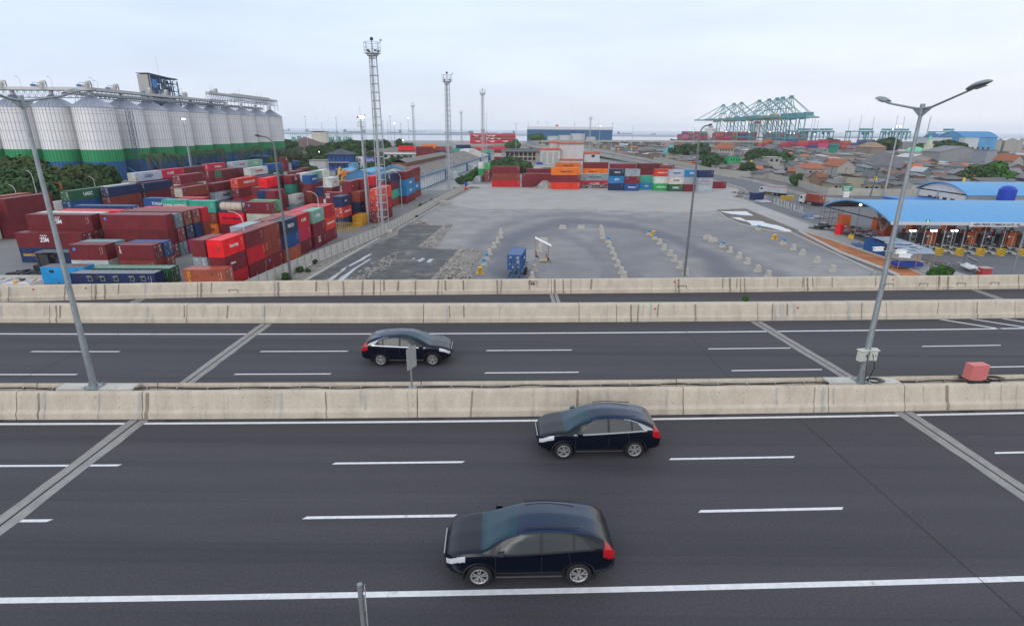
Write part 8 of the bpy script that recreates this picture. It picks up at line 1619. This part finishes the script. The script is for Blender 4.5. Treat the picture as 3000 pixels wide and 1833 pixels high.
for i in range(9): q = gp('R', 1170+i*62, 375+i*3.5); t = thing('wall_block', 'pale blue-grey painted block in the line by the road, %s from the left' % ordn(i), 'barrier', (q.x, q.y, 0), RD(-12), 'painted blocks by the road') if i > 3 else None; (MB().box(-1.1, 1.1, -.3, .3, 0, 1.3).build('block', cm('pale_blue_block', (.36, .40, .42)), t) if t else None)
# vehicles
def lorry(label, x, y, rot, code=None, cab=(.5, .5, .5), tank=False, L_=6.06):
    t = thing('lorry', label, 'lorry', (x, y, 0), rot); cmn = mat('cab_%d%d%d' % tuple(int(q*9) for q in cab), cab, .4, coat=.3); n = L_/2+1.2
    m = MB(); m.box(-L_/2-.3, n+1.9, -.45, .45, .75, 1.15); m.box(-L_/2-.35, -L_/2-.2, -1.1, 1.1, .6, 1.0); m.build('chassis', darkm, t)
    m = MB(); m.add([(n-.1, -1.2, .6), (n+2.1, -1.2, .6), (n+2.15, -1.2, 1.7), (n+1.8, -1.15, 2.9), (n-.1, -1.15, 2.95), (n-.1, 1.2, .6), (n+2.1, 1.2, .6), (n+2.15, 1.2, 1.7), (n+1.8, 1.15, 2.9), (n-.1, 1.15, 2.95)], [(0, 1, 2, 3, 4), (9, 8, 7, 6, 5), (0, 5, 6, 1), (1, 6, 7, 2), (2, 7, 8, 3), (3, 8, 9, 4), (4, 9, 5, 0)]); cbn = m.build('cab', cmn, t)
    m = MB(); m.add([(n+2.13, -1.0, 1.85), (n+2.13, 1.0, 1.85), (n+1.86, .98, 2.75), (n+1.86, -.98, 2.75)], [(0, 1, 2, 3)]); [m.box(n+.6, n+1.6, min(s*1.17, s*1.22), max(s*1.17, s*1.22), 1.8, 2.6) for s in (-1, 1)]; m.build('cab_window', win, cbn)
    for x_ in (n+1.2, -L_/2+.7, -L_/2+1.9, -.2):
        for s in (-1, 1): m = MB(); m.tube([(x_, s*.8, .5), (x_, s*1.15, .5)], .5, 14); m.build('wheel', tyre, t)
    if tank:
        m = MB(); m.box(-L_/2, L_/2+.9, -1.2, 1.2, 1.2, 3.5); m.build('tank_body', cm('tanker_grey', (.42, .44, .46)), t); m = MB()
        for s in (-1, 1): m.box(-L_/2-.01, L_/2+.91, min(s*1.2, s*1.215), max(s*1.2, s*1.215), 3.2, 3.4)
        m.box(-L_/2-.02, -L_/2, -1.2, 1.2, 3.2, 3.4); m.box(-L_/2-.02, -L_/2, -1.2, -1.0, 1.4, 3.2); m.build('red_line', redmk, t); m = MB(); m.box(-L_/2+.3, L_/2+.5, -.8, .8, 3.5, 3.9); m.build('top_deck', steel, t)
    else:
        z0, z1 = cos(rot), sin(rot); c = container(code, L_, 2.6, (x+.2*z0, y+.2*z1, 1.16), rot, -1); nm = label.split(' lorry')[0]
        tag(c, 'container riding on the '+label, 'shipping container', 'containers on vehicles'); [c.__delitem__(k) for k in ('col', 'txt', 'L', 'hasdoor')]
    return t
q = gp('R', 1268, 452); q2 = gp('R', 1140, 400); an = math.atan2(q2.y-q.y, q2.x-q.x); lorry('container lorry with white cab driving up the port road', q.x+3.2*cos(an)*1.0, q.y+3.2*sin(an), RD(103), 'rd', (.6, .6, .6))
q = gp('R', 790, 325); lorry('silver box tanker with red outline by the striped blocks', q.x, q.y+3, RD(118), None, (.5, .52, .54), True, 7.5)
lorry('orange container lorry among the yard buildings', *(lambda p: (p.x, p.y))(gp('D', 950, 345)), RD(8), 'O:HANJIN|.7|.4|n', (.5, .3, .05), L_=12.19)
lorry('red container lorry on the distant port road', *(lambda p: (p.x, p.y))(gp('K', 1680, 492)), RD(115), 'r', (.1, .3, .2), L_=12.19)
c = container('Nd', 6.06, 2.6, tuple(gp('R', 498, 362)), RD(-50+90), 1); tag(c, 'navy site container with windows standing at the slab corner', 'shipping container', 'site containers'); [c.__delitem__(k) for k in ('col', 'txt', 'L', 'hasdoor')]
# reach stackers
for i, (k_, x, y, a) in enumerate((('D', 735, 470, 78), ('D', 745, 405, 100))):
    q = gp(k_, x, y); t = thing('reach_stacker', 'yellow container handler among the rear stacks, %s from the front' % ordn(i), 'container handler', (q.x, q.y, 0), RD(a), 'container handlers'); ym_ = mat('machine_yellow', (.6, .33, .02), .5, var=.15); m = MB(); m.box(-3.4, 3.4, -1.6, 1.6, .8, 2.2); m.build('body', ym_, t); m = MB(); m.box(-1.6, .2, -1, 1, 2.2, 4.0); m.build('cab', darkm, t); m = MB(); m.tube([(-3, 0, 3.2), (5.2, 0, 6.2)], .4, 4, smooth=False); m.build('boom', ym_, t); m = MB(); m.box(4.6, 5.2, -2, 2, 5.2, 5.5); m.build('spreader', ym_, t)
    for wx in (-2.6, 2.6):
        for s in (-1, 1): m = MB(); m.tube([(wx, s*1.3, .8), (wx, s*1.9, .8)], .8, 14); m.build('wheel', tyre, t)
# tank container resting on the red box
if TANKPOS:
    t = thing('tank_container', 'cream tank container in a dark frame on the red lettered box', 'tank container', (TANKPOS[0]-.1, TANKPOS[1]+.1, 5.22), RD(-6)); cmt = cm('tank_cream', (.62, .52, .44), dirt=((.3, .2, .15), .8, .58, .5)); m = MB(); m.add([(x, 1.08*cos(a)*s_, 1.3+1.08*sin(a)*s_) for x, s_ in ((-2.85, .25), (-2.7, .8), (-2.45, 1), (2.45, 1), (2.7, .8), (2.85, .25)) for a in [k*pi/10 for k in range(20)]], [(i*20+k, (i+1)*20+k, (i+1)*20+(k+1) % 20, i*20+(k+1) % 20) for i in range(5) for k in range(20)]+[tuple(range(20)), tuple(100+k for k in range(20))], 0, True); m.build('tank', cmt, t); m = MB()
    for x in (-3.0, 3.0):
        for y in (-1.18, 1.18): m.box(x-.08, x+.08, y-.07, y+.07, 0, 2.6)
        m.box(x-.07, x+.07, -1.1, 1.1, 0, .15); m.box(x-.07, x+.07, -1.1, 1.1, 2.45, 2.6)
    for y in (-1.18, 1.18): m.box(-2.9, 2.9, y-.06, y+.06, 0, .18); m.box(-2.9, 2.9, y-.05, y+.05, 2.48, 2.6)
    m.box(-2.6, 2.6, -.5, .5, 2.44, 2.48); m.build('frame', mat('frame_navy', (.02, .03, .08), .6), t); m = MB(); [m.tube([(x, 1.1*cos(a), 1.3+1.1*sin(a)) for a in [k*pi/10 for k in range(21)]], .035, 4) for x in (-1.2, .1, 1.4)]; m.build('hoop', cm('hoop_rust', (.35, .2, .15)), t)
# white cabin and blue container beside the orange soil, sheet-roofed shelter
c = container('Bd', 6.06, 2.6, (75.6, 112.6, 0), RD(92), -1); tag(c, 'blue container behind the cream cabin by the orange soil', 'shipping container', 'site containers'); [c.__delitem__(k) for k in ('col', 'txt', 'L', 'hasdoor')]
t = thing('site_cabin', 'cream site cabin beside the orange soil strip', 'cabin', (76.3, 107.2, 0), RD(2)); m = MB(); m.box(-1.3, 1.3, -2.9, 2.2, .15, 2.75); m.build('wall', cm('cabin_cream', (.60, .55, .47)), t); m = MB(); m.box(-1.4, 1.4, -3.0, 2.3, 2.75, 2.9); m.build('roof', cm('cabin_roof', (.5, .5, .48)), t); m = MB(); m.box(-1.34, -1.3, -.8, -.1, 1.5, 2.2); m.build('window', win, t); m = MB(); m.box(1.3, 2.6, -2.4, -1.6, 0, 2.5); m.build('door_panel', cm('cabin_tan', (.5, .4, .3)), t)
t = thing('shelter', 'open shelter roofed with patched blue grey sheets beside the cabin', 'shelter', (0, 0, 0)); b = MB()
SP = [gp('T', x, y, 3) for x, y in ((215, 838), (495, 838), (985, 990), (1040, 1048), (600, 1045), (500, 935))]
m = MB(); m.add([(p.x, p.y, 3.0+(p.y-98)*.01) for p in SP], [tuple(range(6)), tuple(reversed(range(6)))]); m.build('roof', cm('sheet_bluegrey', (.26, .32, .40), scale=.8, var=.25, dirt=((.45, .47, .5), .9, .55, .7)), t)
for i in range(14): u, v = r4.uniform(.1, .9), r4.uniform(.1, .9); A = SP[0].lerp(SP[4], u); B = SP[1].lerp(SP[3], u); p = A.lerp(B, v); m = MB(); w_ = r4.uniform(.5, 1.3); an = r4.uniform(-.4, .4); m.box(p.x-w_, p.x+w_, p.y-.4, p.y+.4, 3.12+i*.01, 3.14+i*.01, 0, an); m.build('loose_sheet', jm[0] if i % 3 else jm[1], t)
for p in (SP[4], SP[3], SP[2], SP[5], SP[4].lerp(SP[3], .5)): m = MB(); m.tube([(p.x, p.y, 0), (p.x, p.y, 3)], .07, 5); m.build('post', wd_, t)
m = MB(); p = SP[4].lerp(SP[3], .4); m.box(p.x-2.4, p.x+2.2, p.y+.3, p.y+2.2, .5, 1.2); m.build('stall_counter', cm('blue_tarp', (.02, .05, .3)), t)
t = thing('wire_fence', 'rusty wire mesh fence running from the shelter towards the white sheets', 'fence', (0, 0, 0)); F0, F1 = gp('T', 1000, 1165), gp('T', 1390, 1265); m = MB(); n = 26
for i in range(n+1): p = F0.lerp(F1, i/n); m.bar((p.x, p.y, 0), (p.x, p.y, 1.9), .025)
for z in (.2, .7, 1.2, 1.8): m.bar((F0.x, F0.y, z), (F1.x, F1.y, z), .02)
m.build('mesh', cm('wire_grey', (.25, .25, .24)), t)
q = gp('T', 1372, 1215); t = thing('thin_post', 'slim rusty pole at the end of the wire fence', 'pole', q); m = MB(); m.tube([(0, 0, 0), (0, 0, topz(q.x, q.y, 2822, 727))], .05, 5); m.build('pole', rust, t)
for i, (x, y, a) in enumerate(((1440, 1245, .35), (1540, 1290, .5), (1480, 1200, .4))): q = gp('T', x, y); b = MB(); b.box(-1.7, 1.7, -.9, .9, 0, .05); o = b.build('roof_sheet', cm('white_ribbed', (.6, .62, .64)), None, (q.x, q.y, .6+i*.3)); o.rotation_euler = (a, .15*i, .6+.1*i); tag(o, 'white ribbed sheet leaning by the red kiosk, %s' % ('left one', 'right one', 'rear one')[i], 'metal sheet', 'leaning white sheets')
q = gp('T', 1640, 1315); t = thing('kiosk', 'small red kiosk box beside the white ribbed sheets', 'kiosk', q); m = MB(); m.box(-.8, .8, -.6, .6, 0, 1.3); m.build('wall', cm('kiosk_red', (.42, .05, .05)), t); m = MB(); m.box(-.9, .9, -.7, .7, 1.3, 1.4); m.build('roof', cm('kiosk_roof', (.5, .35, .3)), t)
# scaffold, red tank, parked dark pickup
q = gp('R', 1440, 690); t = thing('scaffold', 'thin brown two-bay scaffold tower by the toll canopy', 'scaffold', q); m = MB()
for x in (-2.4, 0, 2.4):
    for y in (0, 1.6): m.bar((x, y, 0), (x, y, 5.2), .05)
for z in (.3, 1.8, 3.4, 5.1):
    for y in (0, 1.6): m.bar((-2.4, y, z), (2.4, y, z), .04)
m.bar((-2.4, 0, .3), (0, 0, 1.8), .035); m.bar((0, 0, 1.8), (2.4, 0, 3.4), .035); m.build('frame', rust, t)
q = gp('R', 1530, 800); t = thing('water_tank', 'bright red upright plastic water tank among scrap', 'water tank', q); m = MB(); m.lathe([(.85, 0), (.9, .3), (.9, 2.3), (.6, 2.6), (.25, 2.7), (0, 2.7)], 16); m.build('tank', mat('tank_red', (.75, .01, .015), .4), t)
q = gp('R', 1330, 735); t = thing('pickup', 'dark pickup parked beside the scrap heap', 'car', q, RD(25)); m = MB(); m.add([(-2.2, -.85, .35), (2.2, -.85, .35), (2.25, -.85, .9), (1.2, -.85, 1.05), (.6, -.75, 1.65), (-.7, -.75, 1.65), (-.8, -.85, 1.0), (-2.2, -.85, 1.0), (-2.2, .85, .35), (2.2, .85, .35), (2.25, .85, .9), (1.2, .85, 1.05), (.6, .75, 1.65), (-.7, .75, 1.65), (-.8, .85, 1.0), (-2.2, .85, 1.0)], [(0, 1, 2, 3, 4, 5, 6, 7), tuple(reversed(range(8, 16)))]+[(i, 8+i, 8+(i+1) % 8, (i+1) % 8) for i in range(8)]); m.build('body', mat('pickup_black', (.02, .03, .04), .3, coat=.5), t)
for wx in (-1.4, 1.4):
    for s in (-1, 1): m = MB(); m.tube([(wx, s*.7, .35), (wx, s*.92, .35)], .35, 12); m.build('wheel', tyre, t)
for i in range(5): q = gp('R', 1670+i*10, 850+i*3); m = MB(); m.tube([(0, 0, 0), (0, 0, .9)], .25, 10); tag(m.build('drum', mat('chevron_yellow'), None, q), 'small yellow drum by the scrap, %s from the left' % ordn(i), 'drum', 'yellow drums')
# left front corner: site cabins, van, white container with junk
def plain(c): [c.__delitem__(k) for k in ('col', 'txt', 'L', 'hasdoor') if k in c]
c = container('N', 12.6, 2.55, (-60.8, 82.55, 0), RD(1.5), 1); tag(c, 'long navy site cabin with small windows behind the parapet', 'site cabin'); plain(c); c.name = 'site_cabin'
for i, x in enumerate((-3.4, -1.5, .5, 2.9, 4.6)): m = MB(); m.box(x-.32, x+.32, -1.26, -1.2, 1.35, 2.0); wf = m.build('window_frame', steel, c); m = MB(); m.box(x-.24, x+.24, -1.28, -1.25, 1.42, 1.93); m.build('window', win, wf); m = MB(); m.box(x-.38, x+.38, -1.55, -1.2, 2.1, 2.16); m.build('awning', steel, c)
for o in c.children:
    if o.name.startswith('roof'): o.color = (.24, .25, .28, 1)
c = container('Gd', 12.19, 2.6, (-60.0, 85.7, 0), RD(1), 1); tag(c, 'dark green container with pale green roof behind the navy cabin', 'shipping container', 'site containers'); plain(c)
for o in c.children:
    if o.name.startswith('roof'): o.color = (.20, .33, .28, 1)
c = container('A', 6.8, 2.65, (-71.0, 85.9, 0), RD(.5), 1); tag(c, 'sky blue container with rusty roof left of the big lamp pole', 'shipping container', 'site containers'); plain(c)
for o in c.children:
    if o.name.startswith('roof'): o.color = (.17, .10, .08, 1)
m = MB(); m.box(-2.0, -1.4, -1.3, -1.22, 1.75, 2.2); m.build('vent_box', darkm, c)
c = container('W', 12.19, 2.6, (-74.2, 76.2, 0), RD(1), 1); tag(c, 'white container roof strewn with junk at the lower left corner', 'shipping container', 'site containers'); plain(c)
lj = MB(); q = Vector((-73.5, 76.3, 2.6))
for i in range(30): a = r4.uniform(-5, 5); y = r4.uniform(-.9, .9); w_ = r4.uniform(.2, .7); lj.box(a-w_, a+w_, y-.25, y+.25, 0, r4.uniform(.05, .3), r4.randrange(4), r4.uniform(0, 3))
tag(lj.build('debris_pile', [jm[3], cm('sheet_orange', (.6, .3, .04)), jm[0], jm[5]], None, q), 'scraps and orange boards lying on the white container roof', 'debris', kind='stuff')
p = atY(76.5, 844, 73); t = thing('yard_lamp', 'small white glowing lamp at the lower left behind the parapet', 'lamp', (p.x, 73, 0)); m = MB(); m.tube([(0, 0, 0), (0, 0, p.z-.2)], .06, 6); m.build('pole', steel, t); m = MB(); m.lathe([(0, p.z-.25), (.28, p.z-.1), (.28, p.z+.1), (0, p.z+.25)], 10); m.build('lamp_head', lampw, t)
t = thing('black_machine', 'black forklift-like machine with canopy left of the sky blue container', 'vehicle', (-78.3, 91.5, 0), RD(5)); m = MB(); m.box(-2.2, 2.2, -1.1, 1.1, .5, 1.5); m.build('body', black, t); m = MB(); m.box(-1.5, 7.6, -.9, 1.2, 3.6, 3.75); m.build('canopy_roof', cm('canopy_grey', (.12, .13, .15)), t); m = MB(); m.box(.6, 7.2, -.6, -.3, 2.7, 3.2); m.build('boom', black, t); m = MB(); [m.tube([(x, -.8, 1.4), (x, -.8, 3.6)], .1, 6) for x in (-1.2, 1.4)]; m.build('post', black, t); m = MB(); m.box(-1.6, .3, -.8, .9, 1.5, 3.3); m.build('cab', darkm, t)
for wx in (-1.5, 1.5):
    for s in (-1, 1): m = MB(); m.tube([(wx, s*.9, .6), (wx, s*1.25, .6)], .6, 14); m.build('wheel', tyre, t)
junk('black scrap heap on the ground at the far lower left', 'A1', 620, 1110, 3.0, 1.6, 46, [jm[3], jm[3], black], .9, 1.3)
m = MB(); [m.box(x-2.0, x+1.95, -.2, .2, 0, .9) for x in np.arange(-16, 2, 4)]; q = gp('A1', 700, 1215); tag(m.build('low_wall', conct, None, (q.x+4, q.y, 0), RD(2)), 'low pale block wall at the lower left of the yard', 'wall')
# yellow cage, wooden cart, red sacks, blue barrel, tyres, block pile
q = gp('D', 900, 1335); t = thing('mesh_cage', 'yellow mesh cage standing before the stacks by the wall', 'cage', (q.x, q.y, 0), RD(-8)); m = MB()
for x in np.linspace(-2.6, 2.6, 12): [m.bar((x, y, 0), (x, y, 1.8), .03) for y in (-1.1, 1.1)]
for z in (.1, .9, 1.8): [m.bar((-2.6, y, z), (2.6, y, z), .045) for y in (-1.1, 1.1)]; [m.bar((x, -1.1, z), (x, 1.1, z), .045) for x in (-2.6, 2.6)]
m.build('mesh', mat('cage_yellow', (.6, .38, .03), .6), t)
q = gp('G', 1930, 432); t = thing('food_cart', 'wooden handcart with grey sheet roof near the middle tower', 'cart', (q.x, q.y, 0), RD(-10)); m = MB(); m.box(-1.5, 1.5, -.9, .9, .5, 1.5); m.build('body', wd_, t); m = MB(); m.box(-1.8, 1.8, -1.2, 1.2, 2.5, 2.6); m.build('roof', steel, t); m = MB(); [m.box(x-.04, x+.04, y-.04, y+.04, 0, 2.5) for x in (-1.4, 1.4) for y in (-.8, .8)]; m.build('post', wd_, t)
for s in (-1, 1): m = MB(); m.tube([(0, s*.95, .4), (0, s*1.05, .4)], .4, 12); m.build('wheel', tyre, t)
q = gp('G', 2012, 412); m = MB(); [m.lathe([(.0, .9+z), (.55, .7+z), (.62, .3+z), (.4, z), (0, z)], 10, c=(x, y)) for x, y, z in ((-.7, 0, 0), (.4, .1, 0), (.9, -.3, 0), (0, 0, .6))]; tag(m.build('sack_heap', mat('sack_red', (.75, .05, .03), .7), None, q), 'bright red sack heap right of the handcart', 'sacks'); q = gp('G', 2020, 378); t = thing('barrel', 'deep blue barrel behind the red sacks', 'barrel', q); m = MB(); m.lathe([(.8, 0), (.85, .2), (.85, 1.6), (0, 1.6)], 14); m.build('shell', mat('barrel_blue', (.01, .03, .3), .5), t)
junk('heap of brown soil and scrap right of the red sacks', 'G', 2100, 400, 3.4, 1.4, 40, [jm[2], jm[5]], .6)
for i, (x, y) in enumerate(((1490, 685), (1505, 700))): q = gp('G', x, y); m = MB(); m.add([((.55+.2*cos(b_))*cos(a), (.55+.2*cos(b_))*sin(a), .2+.2*sin(b_)) for a in [k*pi/8 for k in range(16)] for b_ in [k*pi/3 for k in range(6)]], [(i_*6+j, ((i_+1) % 16)*6+j, ((i_+1) % 16)*6+(j+1) % 6, i_*6+(j+1) % 6) for i_ in range(16) for j in range(6)], 0, True); tag(m.build('old_tyre', tyre, None, q), 'old tyre lying on the kerb, %s one' % ('rear' if i == 0 else 'front'), 'tyre')
q = gp('G', 1815, 572)
for i in range(4): t = thing('wall_panel_stack', 'bundle of pale concrete planks by the grass, %s from the left' % ordn(i), 'concrete planks', (q.x-1.3+i*.95, q.y+.6, 0), RD(8), 'concrete plank bundles'); [MB().box(-.42, .42, -.9, .9, k*.24, k*.24+.2).build('plank', blk, t) for k in range(5)]
# haze: thin humid air over the whole place
hz = MB(); hz.box(-9500, 9500, -400, 12000, -2.0, 130); hv = bpy.data.materials.new('haze'); hv.use_nodes = True; hn = hv.node_tree.nodes; hn.clear(); ho = hn.new('ShaderNodeOutputMaterial'); pv = hn.new('ShaderNodeVolumePrincipled'); pv.inputs['Color'].default_value = (.95, .97, 1.0, 1); pv.inputs['Density'].default_value = .00009; pv.inputs['Anisotropy'].default_value = .0; hv.node_tree.links.new(pv.outputs[0], ho.inputs['Volume'])
HZ = hz.build('haze', hv); HZ['kind'] = 'stuff'
